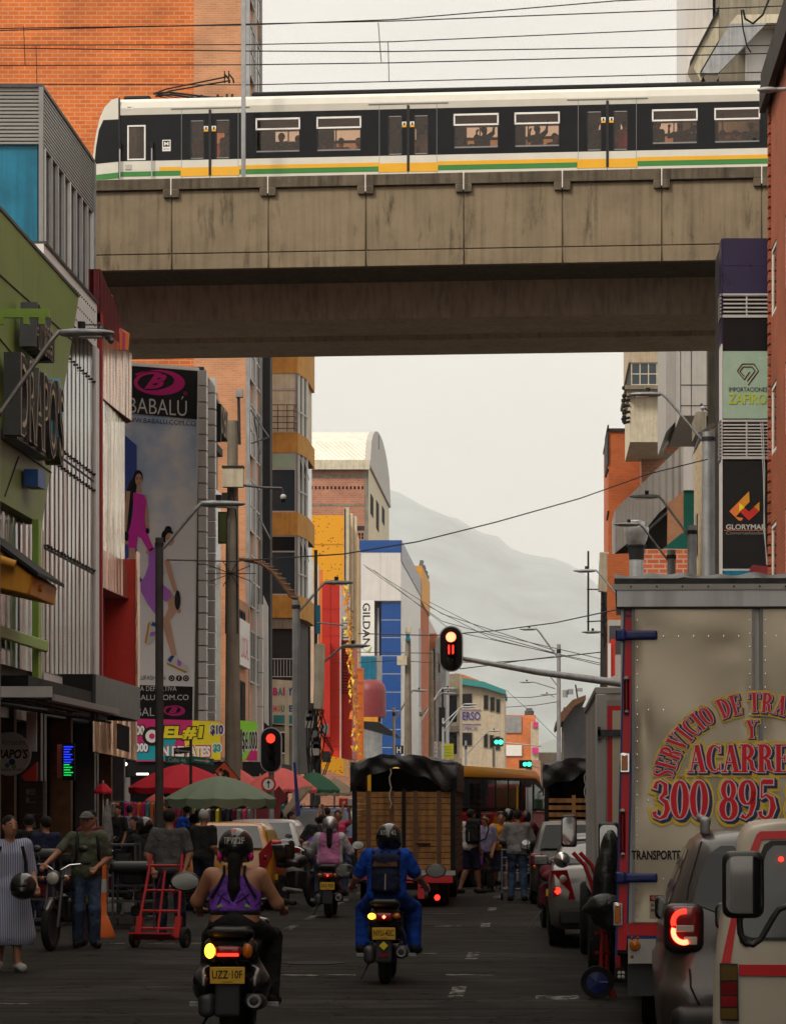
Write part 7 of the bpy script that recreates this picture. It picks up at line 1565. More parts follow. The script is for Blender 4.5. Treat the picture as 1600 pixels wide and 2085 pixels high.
def hatch_lamps(b,s,w,belt):badd(b,[('b',(s*w*.86,.04,belt-.13),(.11,.09,.12),.03)],'dred_lens',.02,.01);b.ball((s*w*.86,-.03,belt-.18),.045,8,'glow_red',sy=.5)
car('grey hatchback with a lit brake lamp behind the man with the cart',(X_(1100,53)+.62,53,0),0,'car_brown',L_=3.6,W=1.6,H=1.5,belt=.95,rake=.3,lamps=hatch_lamps)
def taxi_lamps(b,s,w,belt):
 b.prism([Vector(p)for p in((s*w*.72,-.03,belt-.02),(s*w*.98,.03,belt+.22),(s*w*.99,.05,belt-.05),(s*w*.9,-.02,belt-.24),(s*w*.74,-.04,belt-.24))],(0,.12,0),'lens_red');b.ball((s*w*.86,-.03,belt-.08),.04,8,'dred_lens',sy=.5)
car('yellow taxi hatchback mostly hidden behind the rider in the purple top',(X_(458,50),50,0),0,'car_yellow',L_=3.6,W=1.6,H=1.5,belt=1.0,rake=.28,lamps=taxi_lamps,glass='glassgrey')
def white_lamps(b,s,w,belt):b.prism([Vector(p)for p in((s*w*.42,-.04,belt-.08),(s*w*.97,.02,belt-.04),(s*w*.97,.02,belt-.17),(s*w*.5,-.04,belt-.2))],(0,.08,0),'dred_lens')
car('white sports utility car between the taxi and the blue jeep',(X_(528,60),60,0),0,'car_white',L_=4.2,W=1.72,H=1.5,belt=1.02,rake=.4,lamps=white_lamps,glass='glassgrey')
def jeep_extra(r,w,belt):
 b=MB();
 for x in(-.7,.7):b.tube([(x,.5,1.78),(x,3.0,1.78)],.02,6,'black')
 for y in(.5,1.1,1.7,2.3,3.0):b.tube([(-.7,y,1.78),(.7,y,1.78)],.02,6,'black')
 for x in(-.7,.7):
  for y in(.6,2.8):b.tube([(x,y,1.7),(x,y,1.8)],.02,6,'black')
 b.build('roof_rack',r)
car('blue off-road car with a black roof rack behind the white car',(X_(652,72),72,0),0,'car_blue',L_=4.3,W=1.74,H=1.72,belt=1.1,rake=.12,glass='glassgrey',extra=jeep_extra)
def suv():
 Y=18.0;r=thing('parked_car','brown grey sports utility car with glowing round tail lamp at the bottom right','car',(1.68,Y,0),rz=-.03)
 gx=lambda px,dy=0:(px-VX)*(Y+dy)/F-1.5
 gz=lambda py,dy=0:CH+(VY-py)*(Y+dy)/F
 xl=-.91;w=.91;belt=1.12;H=1.60
 lv=[(.25,.90,-.03,.05),(.45,.92,-.10,.05),(.62,.93,-.12,.05),(.70,.93,-.10,.04),(.74,.905,-.03,.03),(.95,.885,.0,.03),(1.12,.865,.02,.03),(1.2,.845,.06,.03),(1.35,.79,.14,.03),(1.5,.735,.22,.03),(1.57,.70,.27,.03),(1.615,.64,.36,.02),(1.64,.55,.48,.02)]
 def ring(z,hw,yb,_):
  yf=4.2 if z<1.0 else 3.2-(z-1.0)*2.2;pts=[];cr=.20 if z<1.5 else .26
  for s in(-1,):
   pts.append((0,yb));pts.append((-hw+cr*1.6,yb+.005))
   for i in range(7):a=R(-90-90*i/6);pts.append((-hw+cr+cr*math.cos(a),yb+cr+cr*math.sin(a)))
   for t in(.12,.3,.5,.75,1):pts.append((-hw-.01*math.sin(PI*t),yb+cr+(yf-cr-yb)*t))
  full=[Vector((x,y,z))for x,y in pts]+[Vector((-x,y,z))for x,y in reversed(pts[1:])]
  return full
 rings=[ring(*q)for q in lv];m_=len(rings[0]);b=MB();vs=[v for q in rings for v in q]
 b.add(vs,[((i+1)*m_+j,(i+1)*m_+(j+1)%m_,i*m_+(j+1)%m_,i*m_+j)for i in range(len(rings)-1)for j in range(m_)]+[tuple((len(rings)-1)*m_+j for j in range(m_))],'car_brown')
 b.build('body',r,smooth=55)
 b=MB()
 for i in range(12):
  pass
 q0=[(-.715,1.2),(-.68,1.35),(-.62,1.5),(-.54,1.55),(.54,1.55),(.62,1.5),(.68,1.35),(.715,1.2),(.5,1.12),(-.5,1.12)]
 yy=lambda z:np.interp(z,[q[0]for q in lv],[q[2]for q in lv])
 b.prism([Vector((x,float(yy(z))-.012,z))for x,z in q0],(0,.012,0),'glassdark');b.build('rear_window',r)
 b=MB()
 b.prism([Vector((x,float(yy(z))-.022,z))for x,z in((-.56,1.1),(-.42,1.1),(.4,1.1),(.6,1.0),(.2,.98),(-.25,1.03))],(0,.01,0),'car_brown');b.build('tailgate_crease',r)
 b=MB();b.tube([Vector((x,float(yy(z))-.008,z))for x,z in((-.66,1.575),(-.70,1.45),(-.745,1.3),(-.755,1.22))],.006,5,'black');b.build('panel_gap',r);b=MB();b.tube([Vector((x,float(yy(z))-.008,z))for x,z in((-.74,.8),(-.735,.7),(-.70,.62),(-.62,.5),(-.58,.44))],.006,5,'black');b.build('panel_gap',r)
 for s in(-1,1):
  b=MB()
  P=lambda y,z:Vector((s*(float(np.interp(z,[q[0]for q in lv],[q[1]for q in lv]))+.012),y,z))
  b.add([P(.62,1.16),P(2.7,1.13),P(2.3,1.52),P(.75,1.52)],[(0,1,2,3)],'glassdark');b.build('side_window',r)
  b=MB();cx=s*.775;badd(b,[('b',(cx,.045,1.05),(.122,.10,.15),.06)],'plastic',.013,.01);t=b.build('tail_lamp',r,smooth=50)
  b=MB();badd(b,[('b',(cx,.035,1.06),(.105,.105,.13),.055)],'dred_lens',.013,.01);b.build('lamp_lens',t,smooth=50)
  b=MB()
  for(x,z,a0,a1,m)in((cx+s*.0,1.09,80,200,'glow_red'),(cx,1.03,160,290,'glow_redhot')):
   pts=[Vector((x-s*.065*math.cos(R(a)),-.078+abs(math.cos(R(a)))*.012,z+.065*math.sin(R(a))))for a in range(a0,a1+1,10)]
   b.tube(pts,.017,6,m)
  b.build('glowing_band',t,smooth=60)
  b=MB();b.box(cx-.05,cx+.06,-.082,-.07,1.03,1.07,'lens_clear');b.box(cx-.0,cx+.08,-.078,-.07,.95,1.0,'lens_clear');b.build('clear_lens',t,bevel=.01)
  b=MB();badd(b,[('c',(s*.62,.62,1.70),(s*.62,2.4,1.72),.024,.024),('b',(s*.63,.58,1.665),(.03,.07,.055),.02)],'galv',.012,.03);b.build('roof_rail',r,smooth=50)
  b=MB();wheel(b,s*.8,.75,.35,.23,'galv');b.build('wheel',r,smooth=40);b=MB();wheel(b,s*.8,3.5,.35,.23,'galv');b.build('wheel',r,smooth=40)
 b=MB();badd(b,[('b',(.0,-.06,.42),(.86,.14,.17),.08)],'plastic',.03,.02);b.build('lower_bumper',r,smooth=50)
 b=MB();b.lathe([(.001,-.012),(.02,-.01),(.022,0)],(gx(1367,-.1),-.10,gz(2050,-.1)),'y',12,'galv');b.build('parking_sensor',r)
 b=MB();b.box(-.2,.2,-.235,-.22,.5,.62,'plate');b.build('number_plate',r)
 for px,py,dy,ww,hh in((1290,1848,2.6,66,47),):
  c=Vector((gx(px,dy),dy,gz(py,dy)));mirror(r,c,ww*(Y+dy)/F,hh*(Y+dy)/F,arm=(-.85,dy))
 c=Vector((1.05,2.6,1.16));mirror(r,c,.25,.16,arm=(.85,2.6))
suv()
def van():
 Y=13.0;r=thing('minivan','cream minivan with red stripes and vertical tail lamp at the bottom right corner','van',(1.62,Y,0),rz=-.066)
 gx=lambda px,dy=0:(px-VX)*(Y+dy)/F-1.62
 gz=lambda py,dy=0:CH+(VY-py)*(Y+dy)/F
 K=[(.4,1451),(.83,1455),(1.05,1462),(1.2,1466),(1.35,1480),(1.5,1492),(1.58,1505),(1.64,1518),(1.70,1532),(1.73,1560)]
 K=[(gz(2120),1449),(gz(2085),1450),(gz(2000),1452),(gz(1960),1455),(gz(1900),1464),(gz(1820),1480),(gz(1760),1494),(gz(1720),1505),(gz(1695),1517),(gz(1682),1532),(gz(1676),1560),(gz(1673),1620)]
 K=[(.3,1452)]+K
 hw=lambda z:-float(np.interp(z,[k[0]for k in K],[gx(k[1])for k in K]))
 rings=[]
 for z,px in K:
  h=-gx(px);cr=.07;yb=0 if z<1.2 else(z-1.2)*.12;yf=4.0 if z<1.1 else 3.8-(z-1.1)*.9;pts=[(0,yb),(-h+cr*2,yb)]
  for i in range(6):a=R(-90-90*i/5);pts.append((-h+cr+cr*math.cos(a),yb+cr+cr*math.sin(a)))
  pts+=[(-h,yb+.5),(-h,yf)]
  rings.append([Vector((x,y,z))for x,y in pts]+[Vector((-x,y,z))for x,y in reversed(pts[1:])])
 m_=len(rings[0]);b=MB();b.add([v for q in rings for v in q],[((i+1)*m_+j,(i+1)*m_+(j+1)%m_,i*m_+(j+1)%m_,i*m_+j)for i in range(len(rings)-1)for j in range(m_)]+[tuple((len(rings)-1)*m_+j for j in range(m_))],'car_cream');b.build('body',r,smooth=50)
 yy=lambda z:0 if z<1.2 else(z-1.2)*.12
 def flat(pts,m,nm,d=.006,th=.004,par=None):
  b=MB();b.prism([Vector((gx(px),yy(gz(py))-d,gz(py)))for px,py in pts],(0,-th,0),m);return b.build(nm,par or r)
 flat([(1524,1740),(1540,1700),(1548,1693),(1680,1690),(1680,1707),(1556,1709),(1549,1712),(1541,1745)],'truck_red','upper_stripe')
 flat([(1489,1867),(1502,1862),(1487,1962),(1468,1962)],'truck_red','side_stripe');flat([(1504,1965),(1680,1965),(1680,1989),(1504,1987)],'truck_red','lower_stripe')
 flat([(1500,1890),(1506,1920),(1520,1930),(1545,1915),(1680,1915),(1680,1712),(1570,1712),(1556,1720),(1546,1745)],'rubber_shine','window_seal',.004,.003)
 w_=flat([(1511,1880),(1516,1905),(1530,1910),(1680,1908),(1680,1722),(1575,1722),(1562,1735)],'glassgrey','rear_window',.009,.003)
 b=MB();b.lathe([(.001,-.012),(.012,-.01)],(gx(1590),yy(gz(1750))-.02,gz(1750)),'y',10,'glow_red');b.build('high_brake_lamp',r)
 t=flat([(1465,1962),(1502,1963),(1504,2080),(1466,2078)],'plastic','tail_lamp',.012,.02)
 for p0,p1,m in((1966,1996,'lens_amberd'),(1999,2026,'dred_lens'),(2028,2050,'lens_red'),(2053,2075,'lens_amberd')):flat([(1468,p0),(1500,p0+1),(1500,p1),(1468,p1)],m,'lamp_lens',.034,.01,t)
 for px,py,dy,ww,hh in((1413,1866,2.9,60,56),):
  c=Vector((gx(px,dy),dy,gz(py,dy)));mirror(r,c,ww*(Y+dy)/F,hh*(Y+dy)/F,arm=(-.8,dy))
 for s in(-1,1):
  for y in(.7,3.3):b=MB();wheel(b,s*.72,y,.3,.18,'galv');b.build('wheel',r,smooth=40)
  b=MB();b.add([Vector((s*(hw(1.35)+.01),.5,1.3)),Vector((s*(hw(1.35)+.01),3.0,1.3)),Vector((s*(hw(1.6)+.01),2.8,1.6)),Vector((s*(hw(1.6)+.01),.6,1.6))],[(0,1,2,3)],'glassdark');b.build('side_window',r)
 b=MB();badd(b,[('b',(0,-.05,.45),(.8,.08,.12),.05)],'plastic',.03,.02);b.build('bumper',r,smooth=50)
M('lens_amberd',(.12,.07,.01),.15,var=0)
van()
def near_cab():
 Y=8.0;r=thing('delivery_van','grey vehicle at the right edge carrying a big black framed mirror on a bent tube','van',(1.75,Y,0),rz=0)
 x=(1592-VX)*10/F-1.75
 b=MB();b.box(x,x+1.9,-3.2,2.0,.5,1.05,'grey');b.box(x+.03,x+1.87,-3.2,1.4,1.05,2.15,'lgrey');b.build('body',r,bevel=.06)
 b=MB();b.box(x-.004,x+.03,-.3,1.0,1.15,1.95,'glassdark');b.build('side_window',r)
 for y in(-2.5,1.2):b=MB();wheel(b,x+.12,y,.33,.2);b.build('wheel',r,smooth=40)
 dy=2.2;Yq=Y+dy;P=lambda px,py:Vector(((px-VX)*Yq/F-1.75,dy,CH+(VY-py)*Yq/F))
 b=MB();b.tube([P(1504,1860),P(1506,1900),P(1516,1920),P(1532,1924),P(1548,1912),P(1572,1870),P(1584,1852),P(1602,1845)],.011,10,'plastic');b.build('mirror_bracket',r,smooth=60)
 mirror(r,P(1512,1801),86*Yq/F,138*Yq/F)
near_cab()
# ================================================================ PEOPLE
def stripes():
 m=M('dress_stripe',(.3,.32,.45),.8,var=0);t=m.node_tree;n=t.nodes;l=t.links;co=n.new('ShaderNodeTexCoord');sp=n.new('ShaderNodeSeparateXYZ');l.new(co.outputs['Object'],sp.inputs[0])
 a=n.new('ShaderNodeMath');a.operation='MULTIPLY';a.inputs[1].default_value=260;l.new(sp.outputs[0],a.inputs[0]);c=n.new('ShaderNodeMath');c.operation='SINE';l.new(a.outputs[0],c.inputs[0])
 r=n.new('ShaderNodeMapRange');r.inputs[1].default_value=-.4;r.inputs[2].default_value=.4;l.new(c.outputs[0],r.inputs[0]);mx=n.new('ShaderNodeMix');mx.data_type='RGBA';l.new(r.outputs[0],mx.inputs['Factor']);mx.inputs['A'].default_value=(.4,.42,.5,1);mx.inputs['B'].default_value=(.13,.16,.3,1);l.new(mx.outputs['Result'],n['Principled BSDF'].inputs['Base Color'])
stripes()
for nm,c in(('tee_green',(.075,.083,.055)),('tee_grey',(.07,.07,.072)),('tee_black',(.014,.013,.014)),('tee_white',(.42,.42,.4)),('shirt_blue',(.006,.05,.33)),('vest_pink',(.4,.14,.28)),('sleeve_white',(.42,.42,.46)),('lavender',(.2,.18,.28)),('ochre',(.5,.22,.01)),('navy',(.01,.013,.04)),('blackcloth',(.012,.012,.014)),('cargrey',(.18,.18,.17)),('jeans',(.04,.065,.12)),('jeans_dark',(.012,.016,.035)),('hotpink',(.5,.05,.12)),('top_purple',(.16,.05,.4)),('camo',(.1,.1,.1)),('wine',(.12,.01,.02)),('teal_cloth',(.05,.3,.28)),('purple_bag',(.2,.04,.4))):
 M(nm,c,.85,var=.3,sc=5,bump=1.9,bsc=7)
def nrm(v):v=Vector(v);return v.normalized()
def person(label,loc,rz=0,J=None,top=('tee_grey',.5),bottom=('jeans',1),skin='skin',hair='hair',hairstyle='short',helmet=None,shoes='black',h=1.0,res=.017,face=0,dress=None,cap=None,vest=None,group=None,fat=1.0):
 """one continuous body; clothes, hair and headgear are its children. face: head turn in radians (0 = looking along +Y)"""
 r=thing('person',label,'person',loc,group,rz=rz)
 D=dict(pel=(0,0,.95),che=(0,.02,1.27),nk=(0,.0,1.44),hd=(0,.03,1.60),shL=(-.185,0,1.40),shR=(.185,0,1.40),elL=(-.23,-.03,1.12),elR=(.23,-.03,1.12),wrL=(-.22,.08,.88),wrR=(.22,.08,.88),hiL=(-.09,0,.92),hiR=(.09,0,.92),knL=(-.1,.03,.5),knR=(.1,.03,.5),anL=(-.1,-.02,.08),anR=(.1,-.02,.08))
 if J:D.update(J)
 D={k:Vector(v)*h for k,v in D.items()}
 P=D['pel'];C=D['che'];f=fat
 T=[('c',P+Vector((-.07,0,0)),C+Vector((-.085,0,.02)),.105*f,.10*f),('c',P+Vector((.07,0,0)),C+Vector((.085,0,.02)),.105*f,.10*f),('c',D['shL']+Vector((.03,0,-.01)),D['shR']+Vector((-.03,0,-.01)),.062,.062),('e',P,(.165*f,.125*f,.12))]
 hd=D['hd'];cf,sf=math.cos(face),math.sin(face);fw=Vector((sf,cf,0));rt=Vector((cf,-sf,0))
 HDp=[('c',D['nk']-Vector((0,0,.05)),hd-Vector((0,0,.06)),.056,.05),('e',hd+Vector((0,0,.02)),(.076,.092,.105),(0,0,-face)),('e',hd+fw*.03-Vector((0,0,.055)),(.05,.055,.052),(0,0,-face)),('c',hd+fw*.088+Vector((0,0,.012)),hd+fw*.107-Vector((0,0,.022)),.009,.014)]+[('e',hd+rt*s*.078-Vector((0,0,.005)),(.012,.018,.03),(0,0,-face))for s in(-1,1)]
 A={};Lg={}
 for s in 'LR':
  A[s]=[('c',D['sh'+s],D['el'+s],.052*f,.043*f),('c',D['el'+s],D['wr'+s],.043*f,.028)]
  hi,kn,an=D['hi'+s],D['kn'+s],D['an'+s];tb=nrm(kn-an);fd=nrm(Vector((0,1,0))if abs(tb.y)<.8 else Vector((0,.5,-.5)))
  Lg[s]=[('c',hi,kn,.09*f,.06),('c',kn,an,.058,.038),('c',kn.lerp(an,.2)-fd*.015,kn.lerp(an,.45)-fd*.018,.054,.045)]
 feet={s:[('c',D['an'+s]+Vector((0,-.045,-.035)),D['an'+s]+Vector(((-.03 if s=='L' else .03),.12,-.045)),.042,.036)]for s in 'LR'}
 body=T+HDp+A['L']+A['R']+Lg['L']+Lg['R']+feet['L']+feet['R']
 b=MB();badd(b,[tuple(q)for q in body],skin,res,.035)
 for s in 'LR':
  w_=D['wr'+s];d=nrm(w_-D['el'+s]);side=Vector((1 if s=='L' else-1,0,0));side=(side-d*side.dot(d));side=side.normalized()if side.length>.2 else Vector((0,1,0));up=d.cross(side).normalized()
  if up.z>0:up=-up
  pc=w_+d*.045;H=[('c',w_-d*.02,pc,.026,.028),('c',pc-side*.02,pc+side*.02+d*.01,.022,.022)]
  for i,ln in enumerate((.9,1.05,1.0,.8)):
   o=w_+d*.075+side*(.026-i*.018);m1=o+d*.03*ln+up*.012;m2=m1+d*.012*ln+up*.028*ln;H+=[('c',o,m1,.0095,.0085),('c',m1,m2,.0085,.0075)]
  o=w_+d*.025+side*.028;H+=[('c',o,o+side*.025+d*.025,.011,.01),('c',o+side*.025+d*.025,o+side*.022+d*.05+up*.012,.01,.008)]
  badd(b,H,skin,.0075 if res<.02 else .011,.007)
 body_o=b.build('body',r,smooth=179)
 if dress:
  m,hem=dress;hz=hem*h;b=MB();w_=.2
  pr=T+[('c',P+Vector((-.06,0,-.05)),(P.x-.1,P.y+.0,hz+.1),.13,.17),('c',P+Vector((.06,0,-.05)),(P.x+.1,P.y+.02,hz+.1),.13,.17)]+A['L'][:1]+A['R'][:1]
  badd(b,pr,m,res,.05,.014,keep=lambda G:hz-G[:,2]);b.build('dress',r,smooth=60)
 if top and not dress:
  m,sl=top;pr=list(T)
  for s in 'LR':
   if sl>0:e=D['sh'+s].lerp(D['el'+s],min(1,sl*1.35));pr.append(('c',D['sh'+s],e,.056*f,.052*f))
   if sl>=1:pr.append(('c',D['el'+s],D['el'+s].lerp(D['wr'+s],.92),.05*f,.036))
  hem=P.z-.07*h;b=MB()
  if sl<0:keep=lambda G:np.maximum(np.maximum(hem+.2-G[:,2],G[:,2]-(D['shL'].z-.02)),-G[:,1]*0-1)
  else:keep=lambda G:hem-G[:,2]
  badd(b,pr,m,res,.035,.015,keep=keep);b.build('top',r,smooth=60)
  if vest:b=MB();badd(b,T,vest,res,.035,.024,keep=lambda G:np.maximum(hem+.03-G[:,2],np.abs(G[:,0])-.17*h));b.build('vest',r,smooth=60)
 if bottom and not dress:
  m,ln=bottom;b=MB();pr=[('e',P,(.165*f,.125*f,.12))]
  for s in 'LR':
   if ln>.7:pr+=[q for q in Lg[s]];pr.append(('c',D['kn'+s],D['an'+s],.066,.056))
   elif ln>0:pr.append(('c',D['hi'+s],D['kn'+s].lerp(D['hi'+s],.7-ln),.1,.085))
  if ln<0:pr.append(('c',P+Vector((-.03,0,0)),(P.x-.05,P.y,-ln*h),.13,.16));pr.append(('c',P+Vector((.03,0,0)),(P.x+.05,P.y,-ln*h),.13,.16))
  wz=P.z+.1*h;lo=-ln*h if ln<0 else-1
  badd(b,pr,m,res,.03,.012,keep=lambda G:np.maximum(G[:,2]-wz,lo-G[:,2]));b.build('skirt' if ln<0 else 'trousers' if ln>.7 else 'shorts',r,smooth=60)
 for s in 'LR':b=MB();badd(b,feet[s],shoes,min(res,.015),.02,.012);b.build('shoe',r,smooth=60)
 if helmet:
  m,txt,txm=helmet[:3];c=hd+Vector((0,0,.03));b=MB()
  badd(b,[('e',c,(.132,.155,.14),(0,0,-face)),('e',c+fw*.03-Vector((0,0,.07)),(.115,.13,.09),(0,0,-face))],m,.012,.05,keep=lambda G:(c.z-.125)-G[:,2],cuts=[('e',c+fw*.17-Vector((0,0,.03)),(.1,.1,.06),(0,0,-face))]);ho=b.build('helmet',r,smooth=60)
  b=MB();badd(b,[('e',c+fw*.03-Vector((0,0,.03)),(.112,.128,.075),(0,0,-face))],'glassdark',.014,.02);b.build('visor',ho,smooth=60)
  if txt:
   b=MB();bk=-fw;n=len(txt)
   for i,ch in enumerate(txt):
    a=(i-(n-1)/2)*.205;dr=(Matrix.Rotation(a,3,'Z')@bk);ps=c+Vector((dr.x*.136,dr.y*.159,helmet[3]if len(helmet)>3 else .03));
    if ch!=' ':b.text(ch,ps,dr.cross(Vector((0,0,1)))*-1 if False else Vector((0,0,1)).cross(dr),(-dr.x*.15,-dr.y*.15,1),.024,.05,txm,d=.002,off=.02)
   b.build('helmet_lettering',ho)
 elif cap:
  b=MB();c=hd+Vector((0,0,.045));badd(b,[('e',c,(.086,.103,.085),(0,0,-face)),('b',c+fw*.12-Vector((0,0,.0)),(.065,.055,.012),.01,(0,0,-face))],cap,.01,.02,keep=lambda G:(c.z-.012)-G[:,2]);b.build('cap',r,smooth=60)
 if hairstyle!='none' and not(helmet and hairstyle=='short'):
  b=MB();c=hd+Vector((0,0,.03))-fw*.012;pr=[]if helmet else[('e',c,(.086,.1,.1),(0,0,-face))]
  if hairstyle=='long':pr+=[('c',hd-fw*.06,hd-fw*.07-Vector((0,0,.2)),.07,.05)]
  if hairstyle=='bun':pr+=[('e',hd-fw*.12+Vector((0,0,.02)),(.045,.045,.045))]
  if hairstyle=='tail':q=hd-fw*.13-Vector((0,0,.06));pr+=[('c',q,q-Vector((0,-.0,.22))-fw*.02,.05,.045),('c',q-Vector((0,0,.22))-fw*.02,q-Vector((0.02,0,.42))-fw*.0,.045,.02)]
  k_=None if helmet else(lambda G:np.minimum((G-np.array(hd))@np.array(fw)-.055,1)if False else np.maximum(-1,np.minimum((G-np.array(hd))@np.array(fw)-.04,.052-(G[:,2]-hd.z))))
  if pr:badd(b,pr,hair,min(res,.013),.03,keep=k_);b.build('hair',r,smooth=60)
 if not helmet:
  for s in(-1,1):b=MB();e=hd+fw*.083+rt*s*.032+Vector((0,0,.018));b.ball(e,.012,8,'tee_white');b.ball(e+fw*.006,.0085,6,'black');b.tube([e+Vector((0,0,.018))-rt*.014,e+Vector((0,0,.023))+fw*.004,e+Vector((0,0,.018))+rt*.014],.0045,5,hair);b.build('eye',body_o)
  b=MB();q=hd+fw*.083-Vector((0,0,.052));b.tube([q-rt*.022,q+fw*.006,q+rt*.022],.0055,6,'pinkish');b.build('mouth',body_o)
 return r,D
def prop(name,label,cat,root_loc,rz=0):return thing(name,label,cat,root_loc,rz=rz)
def backpack(label,loc,rz,m='blackcloth',m2='wine',w_=.3,h_=.46,pocket=True):
 r=prop('backpack',label,'backpack',loc,rz)
 b=MB();badd(b,[('b',(0,0,h_/2),(w_/2,.09,h_/2),.07),('b',(0,-.07,h_*.32),(w_*.4,.05,h_*.27),.04)],m,.014,.03);b.build('bag',r,smooth=60)
 b=MB();b.prism([(-w_*.44,-.098,h_*.68),(w_*.44,-.098,h_*.68),(w_*.38,-.085,h_*.8),(0,-.095,h_*.76),(-w_*.38,-.085,h_*.8)],(0,-.006,0),m2);b.tube([(0,-.124,h_*.12),(0.004,-.128,h_*.5)],.006,5,'rope');b.build('trim',r)
 b=MB()
 b.tube([(-.05,-.02,h_),(0,-.03,h_+.045),(.05,-.02,h_)],.01,6,m);b.build('handle',r,smooth=60)
 for s in(-1,1):b=MB();b.tube([(s*.08,.04,h_*.92),(s*.13,.12,h_*1.04),(s*.14,.25,h_*.95),(s*.15,.3,h_*.6),(s*.15,.2,h_*.2),(s*.13,.06,h_*.12)],.018,6,m);b.build('strap',r,smooth=60)
 return r
def tyre(b,y,r_=.25,w_=.12,x=0,m='rubber',hub='darkmetal',c=None):
 n=8;pr=[(r_-w_/2+w_/2*math.cos(a),w_/2*math.sin(a))for a in[2*PI*i/n for i in range(n+1)]]
 b.lathe(pr,(x,y,r_),'x',28,m);b.lathe([(.001,-.03),(r_-w_,-.02),(r_-w_*.85,-.03),(r_-w_*.85,.03),(r_-w_,.02),(.001,.03)],(x,y,r_),'x',20,hub)
def rmirror(r,c,w_=.11,h_=.075,stem=None):
 b=MB();badd(b,[('e',c,(w_,.03,h_))],'plastic',.012,.01)
 if stem:b.tube([stem,c],.008,6,'plastic')
 o=b.build('mirror',r,smooth=60);b=MB();pts=[Vector((c[0]+w_*.86*math.cos(i*PI/8),c[1]-.028,c[2]+h_*.84*math.sin(i*PI/8)))for i in range(16)];b.prism(pts,(0,-.003,0),'mirror');b.build('mirror_glass',o)
def scooter(label,loc,plate,k=1.0,ind='L',style=0,accent='cargrey',mirrors=((-.36,.95,1.22),(.36,.95,1.22)),wide=1.0):
 r=thing('scooter',label,'scooter',loc,rz=0);z=lambda v:v*k
 b=MB();W=wide
 badd(b,[('b',(0,.26,.70),(.15*W,.26,.085),.07),('e',(0,.02,.66),(.13*W,.13,.085)),('c',(-.12*W,.1,.6),(-.15*W,.6,.42),.05,.06),('c',(.12*W,.1,.6),(.15*W,.6,.42),.05,.06),('b',(0,.62,.36),(.17,.3,.07),.05),('b',(0,1.02,.62),(.19,.06,.27),.05),('c',(0,1.05,.8),(0,.98,.98),.1,.09)]+([('e',(-.17,.12,.44),(.09,.2,.14)),('e',(.17,.12,.44),(.09,.2,.14))]if style==1 else[]),'scooter_black',.014,.05);b.build('bodywork',r,smooth=60)
 b=MB();badd(b,[('b',(0,.42,.79),(.14,.34,.045),.04),('b',(0,.12,.82),(.13,.14,.04),.035)],'plastic',.014,.03);b.build('seat',r,smooth=60)
 b=MB();b.tube([(-.13,.12,.79),(-.14,-.02,.82),(-.08,-.09,.83),(.08,-.09,.83),(.14,-.02,.82),(.13,.12,.79)],.016,8,'dark');b.build('grab_rail',r,smooth=60)
 b=MB();badd(b,[('b',(0,-.1,.685),(.085,.03,.04),.02)],'lens_red',.01,.01);t=b.build('tail_lamp',r,smooth=50)
 b=MB()
 if style==1:b.box(-.07,.07,-.137,-.13,.655,.675,'glow_red');b.box(-.03,.03,-.137,-.13,.69,.7,'lens_red')
 else:b.ball((0,-.12,.685),.028,8,'glow_redhot' if style==0 else 'glow_red',sy=.5)
 b.build('brake_glow',t)
 for s in(-1,1):
  on=(s<0)==(ind=='L');b=MB()
  badd(b,[('e',(s*.125,-.08,.69),(.04 if style!=1 else .035,.03,.032 if style!=1 else .055))],'glow_amber' if on and ind else 'lens_amber',.009,.01);b.build('indicator',r,smooth=60)
 b=MB();b.box(-.115,.115,-.175,-.168,.46,.58,'plate');p=b.build('number_plate',r,bevel=.004)
 b=MB();b.text(plate,(0,-.176,.527),(1,0,0),(0,0,1),.2,.058,'black',off=.01);b.text('COLOMBIA',(0,-.176,.474),(1,0,0),(0,0,1),.07,.011,'black');b.build('plate_lettering',p)
 b=MB();badd(b,[('b',(0,-.15,.36),(.085,.02,.14),.02,(R(-12),0,0)),('b',(0,-.06,.52),(.05,.1,.04),.02)],'dark',.012,.02);b.build('mudguard',r,smooth=60)
 if style==0:
  b=MB();q=Vector((0,-.185,.40));b.prism([q+Vector(v)for v in((0,0,.045),(.045,0,0),(0,0,-.045),(-.045,0,0))],(0,-.004,0),'yellow_b');b.box(-.045,.045,-.2,-.19,.29,.32,'lens_red');b.build('reflector',r)
 b=MB();tyre(b,.12,.25,.13);b.build('rear_wheel',r,smooth=40);b=MB();tyre(b,1.32,.25,.11);b.build('front_wheel',r,smooth=40)
 b=MB();badd(b,[('c',(.17,-.02,.33),(.17,.35,.3),.07,.055),('b',(-.15,.15,.3),(.06,.22,.09),.05)],'darkmetal',.014,.02);b.lathe([(.03,-.01),(.045,-.012),(.05,.0)],(.17,-.1,.33),'y',14,'galv');b.build('engine_and_exhaust',r,smooth=50)
 b=MB();b.tube([(-.36,.93,1.0),(-.2,1.0,1.03),(0,1.03,1.0),(.2,1.0,1.03),(.36,.93,1.0)],.014,8,'plastic')
 for s in(-1,1):b.tube([(s*.25,.98,1.02),(s*.37,.925,1.0)],.02,8,'rubber');b.tube([(s*.28,1.02,1.02),(s*.4,1.0,.99)],.007,5,'dark')
 b.build('handlebar',r,smooth=60)
 b=MB()
 for s in(-1,1):b.box(s*.18,s*.3,.3,.36,.27,.3,'galv')
 b.tube([(-.15,.3,.25),(-.24,.1,.06)],.012,6,'dark');b.build('footpeg',r)
 for c in mirrors:rmirror(r,c,stem=(c[0]*.6,1.0,1.04))
 return r
